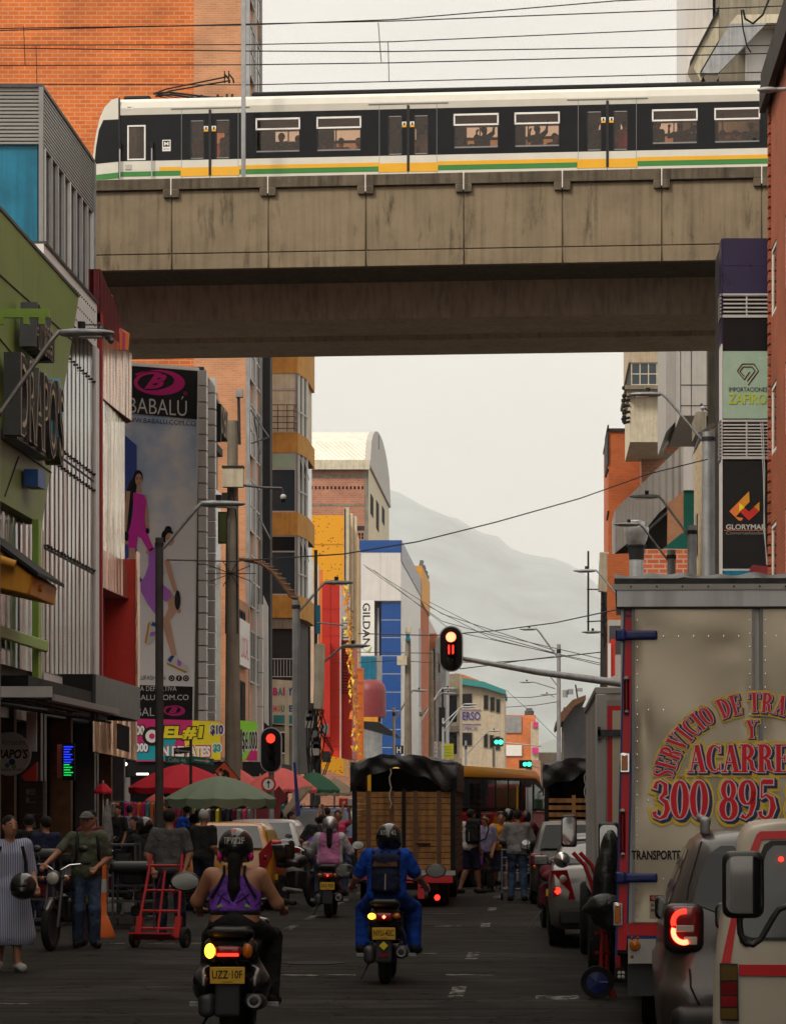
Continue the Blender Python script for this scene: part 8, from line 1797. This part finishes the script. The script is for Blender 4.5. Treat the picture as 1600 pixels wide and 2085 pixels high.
RIDE=dict(pel=(0,.38,.90),che=(0,.42,1.18),nk=(0,.42,1.33),hd=(0,.46,1.46),shL=(-.185,.42,1.29),shR=(.185,.42,1.29),elL=(-.31,.55,1.06),elR=(.31,.55,1.06),wrL=(-.32,.84,1.0),wrR=(.32,.84,1.0),hiL=(-.1,.42,.87),hiR=(.1,.42,.87),knL=(-.2,.86,.8),knR=(.2,.86,.8),anL=(-.2,.72,.42),anR=(.2,.72,.42))
def riders():
 Y=22.0;x=X_(468,Y);L0=(x,Y,0)
 scooter('black scooter with plate UZZ 10F, left indicator glowing amber',L0,'UZZ·10F',ind='L',style=1,mirrors=((-.40,1.0,1.16),),wide=1.2).scale=(1.12,1,1.04)
 J=dict(RIDE);J.update(shL=(-.19,.42,1.27),shR=(.19,.42,1.27),elL=(-.3,.5,1.07),elR=(.31,.5,1.05),knL=(-.22,.84,.78),knR=(.24,.84,.78),anL=(-.24,.7,.34),anR=(.24,.7,.34))
 r,D=person('woman in purple sports top and TPV22F helmet riding the front scooter',L0,0,J,top=None,bottom=('blackcloth',1),helmet=('scooter_black','TPV22F','lgrey',.045),hairstyle='tail',res=.012,fat=1.08,shoes='black')
 b=MB();T=[('c',(-.07,.39,1.0),(-.085,.42,1.2),.108,.108),('c',(.07,.39,1.0),(.085,.42,1.2),.108,.108)]
 badd(b,T,'top_purple',.011,.035,.014,keep=lambda G:np.maximum(np.maximum(1.0-G[:,2],G[:,2]-1.27-.0),(np.abs(G[:,0])-(.2-np.maximum(0,G[:,2]-1.13)*.95))));t=b.build('sports_top',r,smooth=60)
 b=MB();badd(b,T,'blackcloth',.011,.035,.018,keep=lambda G:np.maximum(.97-G[:,2],G[:,2]-1.005));b.build('waistband',r,smooth=60)
 b=MB()
 for s in(-1,1):
  b.tube([(s*.17,.30,1.1),(s*.115,.29,1.19),(s*.075,.31,1.28),(s*.08,.36,1.34)],.012,6,'black');b.tube([(s*.12,.275,1.05),(s*.07,.265,1.14),(s*.02,.265,1.06),(s*.12,.275,1.13)],.005,5,'black');b.prism([(s*.13,.27,1.03),(s*.1,.262,1.06),(s*.08,.266,1.035)],(0,-.006,0),'lime_b')
 b.build('trim_lines',t)
 b=MB();b.prism([(-.02,.33,1.62),(.02,.33,1.62),(.0,.31,1.58)],(0,-.03,.0),'pinkish')
 for s in(-1,1):b.ball((s*.118,.42,1.41),.045,8,'magenta',sx=.5,sy=1,sz=.8)
 b.build('helmet_accent',r)
 Y=29.6;x=X_(783,Y);L0=(x,Y,0)
 scooter('black scooter with plate NYU 42C and a yellow diamond sticker',L0,'NYU-42C',ind='L',style=0,mirrors=((-.46,1.0,1.12),(.48,1.0,1.12)))
 J=dict(RIDE);J.update(knL=(-.26,.8,.74),knR=(.26,.8,.74),anL=(-.27,.72,.36),anR=(.27,.72,.36),hd=(.02,.46,1.45),elL=(-.30,.5,1.08),elR=(.30,.5,1.08),wrL=(-.37,.78,.98),wrR=(.37,.78,.98))
 person('man in bright blue overalls and NYU 42 helmet riding the middle scooter',L0,0,J,top=('shirt_blue',.6),bottom=('shirt_blue',1),helmet=('scooter_black','NYU 42','lgrey',.045),res=.013,fat=1.08)
 backpack('black and brown backpack worn by the rider in blue',(x,Y+.2,.90),0,'navy','wooddark',.29,.42)
 Y=47.0;x=X_(668,Y);L0=(x,Y,0)
 scooter('farther black scooter with plate SAS 92E under the rider in the pink vest',L0,'SAS·92E',ind='',style=2,mirrors=((-.4,1.0,1.15),(.42,1.0,1.15)))
 J=dict(RIDE);person('woman in pink knitted vest and silver helmet riding the farthest scooter',L0,0,J,top=('sleeve_white',1),vest='vest_pink',bottom=('jeans',1),helmet=('steel','',''),hairstyle='tail',res=.016,fat=1.12)
riders()
def motorbike(label,loc,rz,k=1,tank='black',head=True,lit=False,cargo=None):
 r=thing('motorcycle',label,'motorcycle',loc,rz=rz);b=MB()
 badd(b,[('e',(0,.75,.82),(.13,.24,.12)),('b',(0,.2,.78),(.11,.32,.05),.04),('b',(0,.62,.5),(.12,.2,.16),.05),('c',(0,-.1,.8),(0,.2,.8),.06,.09)],tank,.02,.05);b.build('tank_and_seat',r,smooth=60)
 b=MB();tyre(b,-.02,.3,.12);b.build('rear_wheel',r,smooth=40);b=MB();tyre(b,1.32,.3,.1);b.build('front_wheel',r,smooth=40)
 b=MB()
 for s in(-1,1):b.tube([(s*.09,1.32,.3),(s*.09,1.08,1.0)],.022,8,'darkmetal');b.tube([(s*.05,1.06,1.0),(s*.15,1.02,1.06),(s*.37,.92,1.08)],.012,8,'chrome');b.tube([(s*.27,.96,1.08),(s*.39,.91,1.08)],.018,8,'rubber')
 badd(b,[('c',(0,1.3,.62),(0,1.48,.5),.05,.05)],tank,.02,.02);b.build('fork_and_handlebar',r,smooth=50)
 b=MB();badd(b,[('e',(0,1.18,.9),(.09,.08,.1))],'darkmetal',.014,.02);h_=b.build('headlamp',r,smooth=60)
 b=MB();b.lathe([(.001,.09),(.06,.08),(.078,.06)],(0,1.18,.9),'y',18,'lens_clear');b.build('headlamp_glass',h_,smooth=60)
 for s in(-1,1):
  b=MB();b.ball((s*.16,1.14,.9),.028,8,'lens_amber');b.tube([(s*.08,1.14,.9),(s*.16,1.14,.9)],.008,5,'black');b.build('indicator',r)
 b=MB();b.box(-.1,.1,-.36,-.35,.52,.62,'plate');badd(b,[('e',(0,-.3,.72),(.06,.04,.04))],'lens_red',.014,.01);b.tube([(.14,.5,.3),(.15,-.2,.36)],.04,8,'galv');b.build('tail_and_exhaust',r)
 b=MB();b.tube([(-.1,.4,.3),(-.3,.3,.03)],.014,6,'darkmetal');b.build('side_stand',r)
 for c in((-.3,.95,1.26),(.3,.95,1.26)):rmirror(r,c,.07,.045,stem=(c[0]*.8,.97,1.08))
 if cargo:b=MB();badd(b,[('b',(0,-.05,1.0),(.2,.22,.14),.06),('e',(.02,.1,1.15),(.16,.2,.08))],cargo[0],.02,.05);b.build('load',r,smooth=60);b=MB();badd(b,[('e',(-.06,-.12,1.16),(.12,.12,.05))],cargo[1],.02,.02);b.build('load_cover',r,smooth=60)
 return r
motorbike('black motorcycle with a round clear headlamp pushed by the man in the cap',(X_(118,36)+.05,37.6,0),R(172),tank='scooter_black')
motorbike('black and lime motorcycle loaded with bags parked beside the white car',(X_(573,51),51,0),R(-20),tank='plastic',cargo=('scooter_black','red_paint'))
motorbike('dark red motorcycle with glowing tail lamp left of the silver sedan',(X_(1121,43),42,0),R(4),tank='wine')
motorbike('dark motorcycle parked behind the red hand truck man',(X_(300,46),46.5,0),R(60),tank='black')
for i,(px,Y)in enumerate(((983,66),(1063,67))):motorbike(['black motorcycle under the left group of helmeted riders by the bus','black motorcycle under the rider with the red and white helmet'][i],(X_(px,Y),Y,0),R(-10+8*i))
o=MB();o.ball((X_(1130,43),41.7,.74),.035,8,'glow_red');o.build('tail_glow',[q for q in bpy.data.objects if q.get('label','').startswith('dark red motorcycle')][0])if False else None
def people():
 P=person;at0=lambda px,Y:(X_(px,Y),Y,0)
 r,D=P('woman in a long blue striped dress walking at the left edge',at0(20,31.8),PI+.35,dict(wrR=(.3,.22,1.0),elR=(.26,.0,1.08),elL=(-.25,.0,1.1),wrL=(-.26,.16,.95),knL=(-.06,.03,.5),anL=(-.08,.08,.1),knR=(.07,-.02,.5),anR=(.09,-.16,.12)),dress=('dress_stripe',.3),hairstyle='bun',face=-.3,shoes='tee_white',res=.014,h=.98)
 b=MB();b.tube([(.12,.11,1.36),(.16,.13,1.2),(.17,.12,1.05)],.02,6,'black');b.tube([(-.12,.11,1.36),(-.15,.13,1.2),(-.16,.12,1.05)],.02,6,'black');b.build('bag_strap',r,smooth=50)
 hc=at(48,1803,31.4);b=MB();badd(b,[('e',hc,(.14,.155,.14)),('e',hc-Vector((0,.05,.06)),(.12,.12,.09))],'scooter_black',.013,.04);o=b.build('helmet',loc=hc-Vector((0,0,.14)),smooth=60,label='glossy black helmet carried on the arm of the woman in the striped dress',cat='helmet')
 b=MB();badd(b,[('e',hc+Vector((0,-.05,.0)),(.115,.12,.06))],'glassdark',.013,.02);b.build('visor',o,smooth=60)
 r,D=P('man in grey cap and green tee wheeling a motorcycle',at0(177,37),PI+.25,dict(shL=(-.19,.0,1.42),elR=(.36,.1,1.22),wrR=(.52,.25,1.08),elL=(-.27,.0,1.14),wrL=(-.1,.2,1.02),knL=(-.09,.1,.5),anL=(-.1,.02,.1),knR=(.1,.04,.5),anR=(.1,-.12,.1)),top=('tee_green',.6),bottom=('jeans',1),cap='camo',face=.35,res=.015)
 b=MB()
 for s in(-1,1):b.tube([(s*.12,.02,1.46),(s*.13,.125,1.34),(s*.14,.13,1.15),(s*.17,.03,1.0)],.022,6,'black')
 b.build('backpack_strap',r,smooth=50)
 r,D=P('man in grey polo seen from behind holding a red hand truck',at0(345,39.2),0,dict(elL=(-.27,-.06,1.13),wrL=(-.2,-.12,.93),elR=(.27,-.06,1.13),wrR=(.22,-.14,.93),knR=(.13,.08,.5),anR=(.14,.1,.09)),top=('tee_grey',.6),bottom=('jeans_dark',1),res=.015,fat=1.12,h=1.02)
 r,D=P('white-haired man in dark tee standing beside the taxi',at0(414,49),-.5,dict(wrR=(.24,.1,.95)),top=('tee_black',.6),bottom=('jeans_dark',1),hair='hairg',res=.017,fat=1.1)
 P('rider in black helmet and dark jacket behind the hand truck',at0(305,45),.3,dict(RIDE),top=('tee_black',1),bottom=('blackcloth',1),helmet=('scooter_black','',''),res=.017)
 P('person in dark shirt with a purple bag bending by the white car',at0(636,58),-.4,dict(che=(.05,.1,1.24),nk=(.08,.16,1.38),hd=(.1,.24,1.5),shL=(-.12,.1,1.36),shR=(.24,.12,1.34),elR=(.34,.2,1.15),wrR=(.36,.36,1.2)),top=('tee_black',.6),bottom=('camo',1),res=.018)
 b=MB();c=at(640,1727,57.6);badd(b,[('e',c,(.16,.1,.24)),('e',c-Vector((.02,0,.16)),(.13,.1,.14))],'purple_bag',.02,.04);b.build('shoulder_bag',loc=c-Vector((0,0,.3)),smooth=60,label='purple cloth bag hanging from the bending person',cat='bag')
 P('man in white tee and dark shorts wearing a backpack near the bus',at0(957,60),-.75,dict(elL=(-.25,.04,1.12),wrL=(-.22,.2,.92),knR=(.1,.1,.5),anR=(.1,.16,.09),knL=(-.1,0,.5),anL=(-.1,-.2,.1)),top=('tee_white',.6),bottom=('navy',.55),skin='skind',hairstyle='short',res=.017)
 backpack('black backpack on the man in white tee',at(963,1640,59.85)+Vector((0,0,-.78)),-.75,'blackcloth','blackcloth',.32,.5)
 P('woman in lavender blouse and black trousers walking left of the one in ochre',at0(990,61),PI-.6,dict(wrR=(.2,.2,.95),knR=(.1,.12,.5),anR=(.1,.1,.1)),top=('lavender',.6),bottom=('blackcloth',1),hairstyle='long',face=-.3,res=.017,h=.94)
 P('woman in ochre top and navy skirt walking beside the lavender blouse',at0(1018,61.5),PI+.5,dict(elR=(.26,.08,1.12),wrR=(.12,.26,1.05),elL=(-.28,.1,1.12),wrL=(-.35,.25,1.0),knL=(-.1,.15,.5),anL=(-.1,.1,.1),anR=(.1,-.2,.12)),top=('ochre',.6),bottom=('navy',-.45),hairstyle='long',face=.5,res=.017,h=.96,fat=1.15,shoes='tee_white')
 P('person in pale top half hidden between the two walking women',at0(1035,63),.4,None,top=('tee_white',.6),bottom=('jeans',1),helmet=('scooter_black','',''),res=.019,h=.98)
 b=MB();c=at(976,1745,60.5);badd(b,[('b',c,(.07,.04,.17),.02)],'purple_bag',.015,.02);b.build('carrier_bag',loc=c-Vector((0,0,.17)),smooth=60,label='small purple carrier bag held between the walkers',cat='bag')
 P('man in long grey shirt and jeans pushing the metal cart',at0(1053,55.5),0,dict(elL=(-.27,.06,1.14),wrL=(-.25,.3,1.05),elR=(.27,.06,1.14),wrR=(.25,.3,1.05),knL=(-.11,.1,.5),anL=(-.12,.0,.09),knR=(.11,.0,.5),anR=(.13,-.1,.09)),top=('cargrey',1),bottom=('jeans',1),hairstyle='short',res=.016,fat=1.15)
 for px,Y,hm,tp,lab in((972,66,'galv','tee_white','rider with silver helmet, leftmost by the red bus side'),(988,66.5,'white','cargrey','rider with pale helmet, second from left by the red bus side'),(1008,67,'plastic','tee_white','rider with black helmet behind the woman in ochre'),(1058,66,'truck_red','hotpink','rider with red helmet and pink top beyond the cart man'),(1073,66.4,'plastic','wine','rider with dark helmet right of the pink top')):
  P(lab,at0(px,Y),.1,{k:(v[0],v[1],v[2]+.06)for k,v in RIDE.items()},top=(tp,.6),bottom=('blackcloth',1),helmet=(hm,'',''),res=.02)
 crowd=((265,72,.2,'lavender','short','man in pale lilac shirt seen from behind under the stall edge',1.05),(243,70,2.4,'tee_black','short','dark-haired man in black facing the stalls beside the lilac shirt',1.05),(276,57,2.3,'blackcloth','long','woman with long dark hair by the folded umbrella',.92),(188,46,2.9,'wine','short','person in wine red top just behind the man in the cap',1.0),(95,44,.6,'navy','short','person in navy in the shade of the arcade',.95),(383,64,-.5,'shirt_blue','short','person in royal blue under the green umbrella',1.06),(395,54,.3,'navy','short','person in navy left of the white-haired man',.95),(688,68,PI,'hotpink','short','person in coral raising an arm by the blue jeep',.98),(665,69,-.4,'blackcloth','short','person in black reaching up onto the roof rack',1.02),(570,65,1.2,'lavender','short','person in lilac top behind the traffic light pole',.98),(592,66,-1.9,'wine','short','person with dark hair and rust top behind the white car',.96),(1085,78,.2,'tee_black','short','distant person in black beyond the cart',1.0),(60,47,.2,'tee_black','short','person in black far left behind the striped dress',.96),(330,66,.5,'teal_cloth','short','person in teal browsing behind the dark lamp post',.96))
 for px,Y,rz,tp,hs,lab,h in crowd:
  J=None
  if 'arm' in lab or 'reaching' in lab:J=dict(elR=(.3,.1,1.5),wrR=(.34,.16,1.76),elL=(-.3,.1,1.45),wrL=(-.28,.2,1.7))
  P(lab,at0(px,Y),rz,J,top=(tp,.6),bottom=('jeans_dark',1),hairstyle=hs,res=.021,h=h)
 ty,W,z0,zs,lx,lz,wins,doors=TRN
 spots=[(doors[0]-.36,.5),(doors[0]+.38,.6),(wins[0]+.3,1.5),(wins[0]-.1,1.2),(wins[1]-.5,.45),(wins[1]+.0,.4),(wins[1]+.5,.45),(doors[1]-.36,.5),(doors[1]+.4,.55),(wins[2]-.45,.5),(wins[2]+.1,.9),(wins[3]-.1,.9),(wins[3]+.45,.5),(doors[2]-.36,.6),(doors[2]+.42,.5),(wins[4]-.5,.5),(wins[4]+.1,.9),(wins[4]+.48,1.3),(wins[5]-.4,.5),(wins[5]-.05,.5),(wins[5]+.35,1.1),(wins[2]-.2,1.9),(wins[3]+.3,1.9)]
 rng=random.Random(5);where=['left door','right leaf of the first door','first window']
 names=['behind the left leaf of the first door','behind the right leaf of the first door','large at the right of the first window','in the middle of the first window','low at the left of the second window','low in the middle of the second window','low at the right of the second window','behind the left leaf of the second door','in white behind the right leaf of the second door','low at the left of the third window','holding the rail in the third window','holding the rail in the fourth window','low at the right of the fourth window','behind the left leaf of the third door','in red behind the right leaf of the third door','at the left of the fifth window','with raised arms in the fifth window','at the right of the fifth window','seated at the left of the sixth window','seated in the middle of the sixth window','large at the right of the sixth window','deep inside behind the third window','deep inside behind the fourth window']
 for i,(x,dy)in enumerate(spots):
  seated='low' in names[i]or 'seated' in names[i];p=VT@Vector((x,ty+dy,lz(316)-(1.3 if seated else .95)))
  up='rail' in names[i]or 'raised' in names[i]
  J=dict(elR=(.32,.05,1.5),wrR=(.3,.12,1.78),elL=(-.34,.05,1.35),wrL=(-.36,.12,1.62))if up else None
  tp='tee_white' if 'white' in names[i]else 'hotpink' if 'red' in names[i]and 'behind' in names[i]and 'in red' in names[i]else rng.choice(['tee_black','navy','wine','tee_grey'])
  P('passenger '+names[i]+' of the train',p,rng.uniform(-1,1)+(PI if i%3==0 else 0),J,top=(tp,.6),bottom=('jeans_dark',1),res=.03,skin='skind',group='passengers inside the train')
people()
# ================================================================ STREET MARKET AND HAND CARTS
def umbrella(px0,px1,ptop,pbot,Y,m,label,n=10,val=.06,lean=0,rim=None):
 x=X_((px0+px1)/2,Y);rad=(px1-px0)/2*Y/F;zt=Z_(ptop,Y);ze=Z_(pbot,Y);r=thing('market_umbrella',label,'umbrella',(x,Y,.1),'market umbrellas')
 b=MB();nv=8
 def fn(u,v):
  a=2*PI*u;k=abs(math.sin(a*n/2));rr=rad*v*(1-.035*k*v);z=ze+val+(zt-ze-val)*(1-v**1.55)-.02*k*v
  return Vector((x+rr*math.cos(a)+lean*rr*.0,Y+rr*math.sin(a),z))
 b.grid(fn,n*6,nv,m)
 def fl(u,v):
  a=2*PI*u;k=abs(math.sin(a*n/2));rr=rad*(1-.035*k);return Vector((x+rr*math.cos(a),Y+rr*math.sin(a),ze+val-.02*k-v*val*(1+.35*k)))
 b.grid(fl,n*6,1,m);b.build('canopy',r,smooth=22)
 b=MB();b.tube([(x,Y,.1),(x,Y,zt+.06)],.022,8,'lgrey');b.build('pole',r,smooth=50)
 for i in range(n):a=2*PI*i/n;b=MB();b.tube([(x,Y,zt-.04),(x+rad*.97*math.cos(a),Y+rad*.97*math.sin(a),ze+val)],.008,4,'galv');b.build('rib',r)
 return r
for nm,c in(('um_red',(.42,.006,.02)),('um_green',(.13,.17,.115)),('um_pink',(.62,.12,.11)),('um_dgreen',(.03,.11,.06)),('um_beige',(.3,.24,.17)),('um_orange',(.65,.14,.03))):M(nm,c,.7,var=.1,sc=2)
umbrella(262,480,1556,1612,66,'um_red','large red market umbrella left of the grey-green one',val=.1)
umbrella(335,562,1580,1640,54,'um_green','large grey-green market umbrella with scalloped edge in front',12,.13)
umbrella(400,542,1560,1612,72,'um_pink','faded pink umbrella behind the roadworks sign')
umbrella(497,646,1563,1612,68,'um_pink','faded pink umbrella right of the traffic light')
umbrella(586,692,1572,1612,74,'um_dgreen','dark green umbrella right of the pink ones')
umbrella(640,722,1585,1618,80,'um_beige','small beige umbrella beside the tarp truck')
umbrella(191,230,1594,1614,70,'um_red','small bright red umbrella under the copper sign box',8,.04)
umbrella(495,565,1580,1604,76,'um_orange','low orange umbrella between the pink ones',8)
umbrella(296,345,1616,1634,78,'um_pink','small pink umbrella under the red one',8)
def market():
 Y=45;x=X_(219,Y);r=thing('folded_umbrella','folded pale grey umbrella standing behind the man in the cap','umbrella',(x,Y,.1))
 b=MB();b.lathe([(.01,Z_(1635,Y)),(.05,Z_(1645,Y)),(.09,Z_(1700,Y)),(.085,Z_(1722,Y)),(.05,Z_(1730,Y)),(.09,Z_(1745,Y)),(.05,Z_(1765,Y))],(x,Y,0),'z',14,'cargrey');b.build('cloth',r,smooth=50);b=MB();b.tube([(x,Y,.1),(x,Y,1.9)],.02,6,'lgrey');b.build('pole',r)
 def hand_truck(label,loc,rz,tilt,H=1.25,W=.5,wheelc='rubber',m='ht_red',bags=False):
  r=thing('hand_truck',label,'hand truck',loc,rz=rz);T=Matrix.Translation((0,0,.13))@Matrix.Rotation(tilt,4,'X')
  b=MB();b.T=T
  for s in(-1,1):b.tube([(s*W/2,0,0),(s*W/2*.8,0,H*.7),(s*W/2*.74,0,H)],.022,8,m)
  b.tube([(0,.0,.05),(0,0,H*.8)],.018,8,m)
  for z in(.12,.35,.62,.95):b.tube([(-W/2*.9,0,z),(W/2*.9,0,z)],.018,8,m)
  b.build('frame',r,smooth=50)
  b=MB();b.T=T;b.box(-W/2,W/2,-.28,.0,-.03,-.01,m);b.box(-W/2-.02,-W/2+.06,-.02,.03,.0,.28,m);b.box(W/2-.06,W/2+.02,-.02,.03,.0,.28,m);b.build('toe_plate',r)
  for s in(-1,1):b=MB();wheel(b,s*(W/2+.06),.1,.13,.07,'darkmetal');b.build('wheel',r,smooth=40)
  b=MB();b.T=T;b.tube([(W*.3,-.03,H*.9),(W*.42,-.05,H*.7),(W*.3,-.04,H*.5),(W*.4,-.04,H*.75)],.008,5,'wine');b.tube([(-.02,-.03,H*.8),(-.08,-.04,H*.5),(-.04,-.03,.1)],.006,5,'wine');b.build('cord',r)
  return r
 M('ht_red',(.4,.012,.015),.4,var=.1)
 hand_truck('red steel hand truck dragged behind the man in grey polo',(X_(316,37),37.2,0),-.25,R(-18),1.1,.56)
 Y=27.6;r=thing('hand_truck','tall red hand truck wrapped in black plastic beside the box trucks','hand truck',(X_(1225,Y),Y,0));b=MB()
 for dx,dy in((0,0),(14,.12)):b.tube([at(1166+dx,1736,Y+dy),at(1190+dx,1762,Y+dy),at(1204+dx,1800,Y+dy),at(1226+dx*.6,1900,Y+dy),at(1222+dx,1990,Y+dy),at(1250+dx*.5,2040,Y+dy)],.02,8,'ht_red')
 for py in(1830,1900,1940,1980):b.tube([at(1212,py,Y),at(1240,py,Y+.12)],.014,6,'ht_red')
 b.build('frame',r,smooth=50)
 b=MB();badd(b,[('e',at(1232,1800,Y-.05),(.12,.12,.3)),('e',at(1240,1740,Y),(.09,.12,.22)),('e',at(1218,1850,Y),(.09,.1,.16))],'bagblack',.016,.06);b.build('plastic_wrap',r,smooth=60)
 c=at(1232,1845,27.2);b=MB();badd(b,[('e',c,(.17,.12,.12)),('e',c+Vector((-.12,0,-.03)),(.1,.06,.05)),('e',c+Vector((.05,0,-.12)),(.14,.1,.12))],'bagblack',.016,.05);b.build('rubbish_bag',loc=c-Vector((0,0,.25)),smooth=60,label='black plastic bag hanging between the two box trucks',cat='bag')
 c=at(1215,2000,27.3);b=MB();b.lathe([(.1,-.03),(.15,-.035),(.155,0),(.15,.035),(.1,.03)],c,'y',24,'rubber');b.lathe([(.001,-.03),(.1,-.02)],c,'y',20,'truck_blue')
 for i in range(5):a=i*1.256;b.tube([c+Vector((.02*math.cos(a),-.032,.02*math.sin(a))),c+Vector((.1*math.cos(a),-.03,.1*math.sin(a)))],.012,5,'truck_blue')
 b.build('cart_wheel',r if False else None,loc=c-Vector((0,0,.155)),smooth=40,label='blue spoked trolley wheel on the road beside the truck',cat='wheel')
 Y=55.9;x=X_(1050,Y);r=thing('shopping_cart','wire shopping cart pushed along by the man in grey shirt','cart',(x,Y,0));b=MB()
 for s in(-1,1):
  for yy in(0,.8):b.tube([(x+s*.27,Y+yy,.12),(x+s*.27,Y+yy,1.0-yy*.1)],.013,6,'galv')
  for z in(.2,.5,.65,.8,.95):b.tube([(x+s*.27,Y,z),(x+s*.27,Y+.8,z)],.008,5,'galv')
 for z in(.2,.5,.65,.8,.95):b.tube([(x-.27,Y+.8,z),(x+.27,Y+.8,z)],.008,5,'galv')
 for i in range(7):b.tube([(x-.27+i*.09,Y,.5),(x-.27+i*.09,Y+.8,.5)],.006,4,'galv')
 b.tube([(x-.3,Y-.1,1.02),(x+.3,Y-.1,1.02)],.017,8,'red');b.build('basket',r)
 for s in(-1,1):
  for yy in(0,.78):b=MB();wheel(b,x+s*.27,Y+yy,.07,.04);b.build('castor',r,smooth=40)
 for px,Y,h_,lab in((211,40,1.0,'orange and white traffic delineator post behind the man in the cap'),(193,39,.0,'')):
  if not lab:continue
  x=X_(px,Y);r=thing('delineator_post',lab,'traffic post',(x,Y,0));b=MB()
  b.lathe([(.16,0),(.17,.03),(.06,.3),(.045,.32),(.045,.62)],(x,Y,0),'z',16,'um_orange');b.lathe([(.0452,.8),(.045,1.2),(.04,1.26),(.01,1.28)],(x,Y,0),'z',16,'um_orange');b.lathe([(.0455,.62),(.0455,.8)],(x,Y,0),'z',16,'lgrey');b.build('post',r,smooth=40)
 rng=random.Random(12);cl=['hotpink','wine','teal_cloth','navy','lime_b','tee_white','um_orange','blackcloth','yellow_b','magenta','cargrey']
 labs=['clothes rail crowded with coloured garments under the grey-green umbrella','clothes rail under the red umbrella beside the dark post','stall rail with folded white and teal cloths left of the dark post','clothes rail in the shade behind the taxi']
 for j,(px0,px1,Y,z)in enumerate(((395,520,62,1.75),(330,410,68,1.8),(225,330,74,1.9),(520,620,78,1.85))):
  x0,x1=X_(px0,Y),X_(px1,Y);r=thing('clothes_rail',labs[j],'clothes rail',((x0+x1)/2,Y,.1));b=MB();b.tube([(x0,Y,.1),(x0,Y,z),(x1,Y,z),(x1,Y,.1)],.02,6,'galv');b.build('frame',r)
  n=int((x1-x0)/.11)
  for i in range(n):
   b=MB();x=x0+.06+i*.11;m=rng.choice(cl);L_=rng.uniform(.4,.95);w_=rng.uniform(.1,.16)
   b.prism([(x-.02,Y-.18,z-.06),(x,Y,z-.02),(x+.02,Y+.18,z-.06),(x+.03,Y+.16,z-L_),(x-.03,Y-.16,z-L_)],(w_*.5,-.03,0),m);b.build('garment',r)
 for j,(px,Y,w_,d_,h_,m,lab)in enumerate(((242,44,.5,.5,1.25,'blackcloth','tall black wire rack stacked with goods behind the cone post'),(272,43,.6,.5,.9,'plastic','dark covered goods cart left of the hand truck'),(150,44,.6,.5,1.0,'blackcloth','dark vendor cart in the shade between woman and man in cap'),(60,42,.7,.6,1.1,'plastic','dark vendor cart at far left behind the striped dress'))):
  x=X_(px,Y);r=thing('vendor_cart',lab,'cart',(x,Y,0));b=MB()
  for sx in(-1,1):
   for sy in(0,1):b.box(x+sx*w_/2-.015,x+sx*w_/2+.015,Y+sy*d_-.015,Y+sy*d_+.015,.02,h_,'darkmetal')
  for k in range(4):z=.15+k*(h_-.2)/3;b.box(x-w_/2+.016,x+w_/2-.016,Y-.01,Y+d_,z,z+.025,'darkmetal')
  b.build('frame',r)
  for k in range(9):
   q=Vector((x+rng.uniform(-w_/2+.1,w_/2-.1),Y+.1+rng.uniform(0,.2),.18+(k%3)*(h_-.2)/3));b=MB();s=rng.uniform(.05,.11);badd(b,[('b',q+Vector((0,0,s)),(s*1.1,s,s),s*.4)],rng.choice(['galv','blackcloth','wine','tee_white','navy','um_dgreen','dark','dark']),.018,.02);b.build('goods',r,smooth=50)
  if j:b=MB();badd(b,[('b',(x,Y+.2,h_),(w_/2+.04,.3,.08),.06)],m,.025,.03);b.build('cover',r,smooth=60)
 b=MB();b.prism([at(572,1655,66),at(612,1602,66),at(637,1600,66),at(580,1662,66)],(0,.08,0),'beige');b.prism([at(574,1660,66.2),at(590,1648,66.2),at(640,1598,66.2),at(584,1666,66.2)],(0,.08,0),'cream');b.build('timber_boards',loc=at(590,1660,66),label='pale timber boards leaning on a load below the pink umbrella',cat='boards')
 b=MB();b.prism([at(550,1622,65),at(568,1600,65),at(588,1626,65),at(560,1650,65)],(0,.06,0),'maroon');b.build('dark_board',loc=at(565,1650,65),label='dark maroon square board tilted beside the timber boards',cat='board')
 b=MB();b.prism([at(597,1552,64),at(602,1552,64),at(612,1660,64),at(603,1664,64)],(0,.04,0),'truck_blue');b.build('blue_strap',loc=at(606,1664,64),label='long bright blue folded parasol cloth hanging on the grey pole',cat='strap')
 b=MB();x=X_(500,63);b.box(x-.9,x+.7,63.4,63.5,.1,1.95,'maroon');b.build('stall_screen',loc=(x,63.4,.1),label='dark maroon stall back screen behind taxi and white car',cat='screen')
 b=MB()
 for i,(px,m)in enumerate(((432,'lime_b'),(445,'um_orange'),(700,'red_paint'),(716,'lgrey'))):p=at(px,1648 if i<2 else 1635,64 if i<2 else 73);b.__init__();b.box(p.x-.12,p.x+.12,p.y,p.y+.3,p.z-.12,p.z+.12,m);b.build('goods_box',loc=p-Vector((0,0,.12)),bevel=.02,label=['lime green bundle hanging under the grey-green umbrella','orange bundle right of the lime one','red box on the roof of the blue jeep','pale box on the roof of the blue jeep'][i],cat='box')
market()
# ================================================================ AIR
def haze():
 m=bpy.data.materials.new('haze_air');m.use_nodes=True;MATS['haze_air']=m;t=m.node_tree;t.nodes.clear()
 o=t.nodes.new('ShaderNodeOutputMaterial');v=t.nodes.new('ShaderNodeVolumePrincipled');v.inputs['Color'].default_value=(.925,.955,.985,1)
 v.inputs['Density'].default_value=HAZE;v.inputs['Anisotropy'].default_value=.0;t.links.new(v.outputs[0],o.inputs['Volume'])
 b=MB();b.box(-16000,16000,-600,21500,-12,3200,'haze_air');b.build('haze',kind='stuff')
HAZE=.00009
haze()
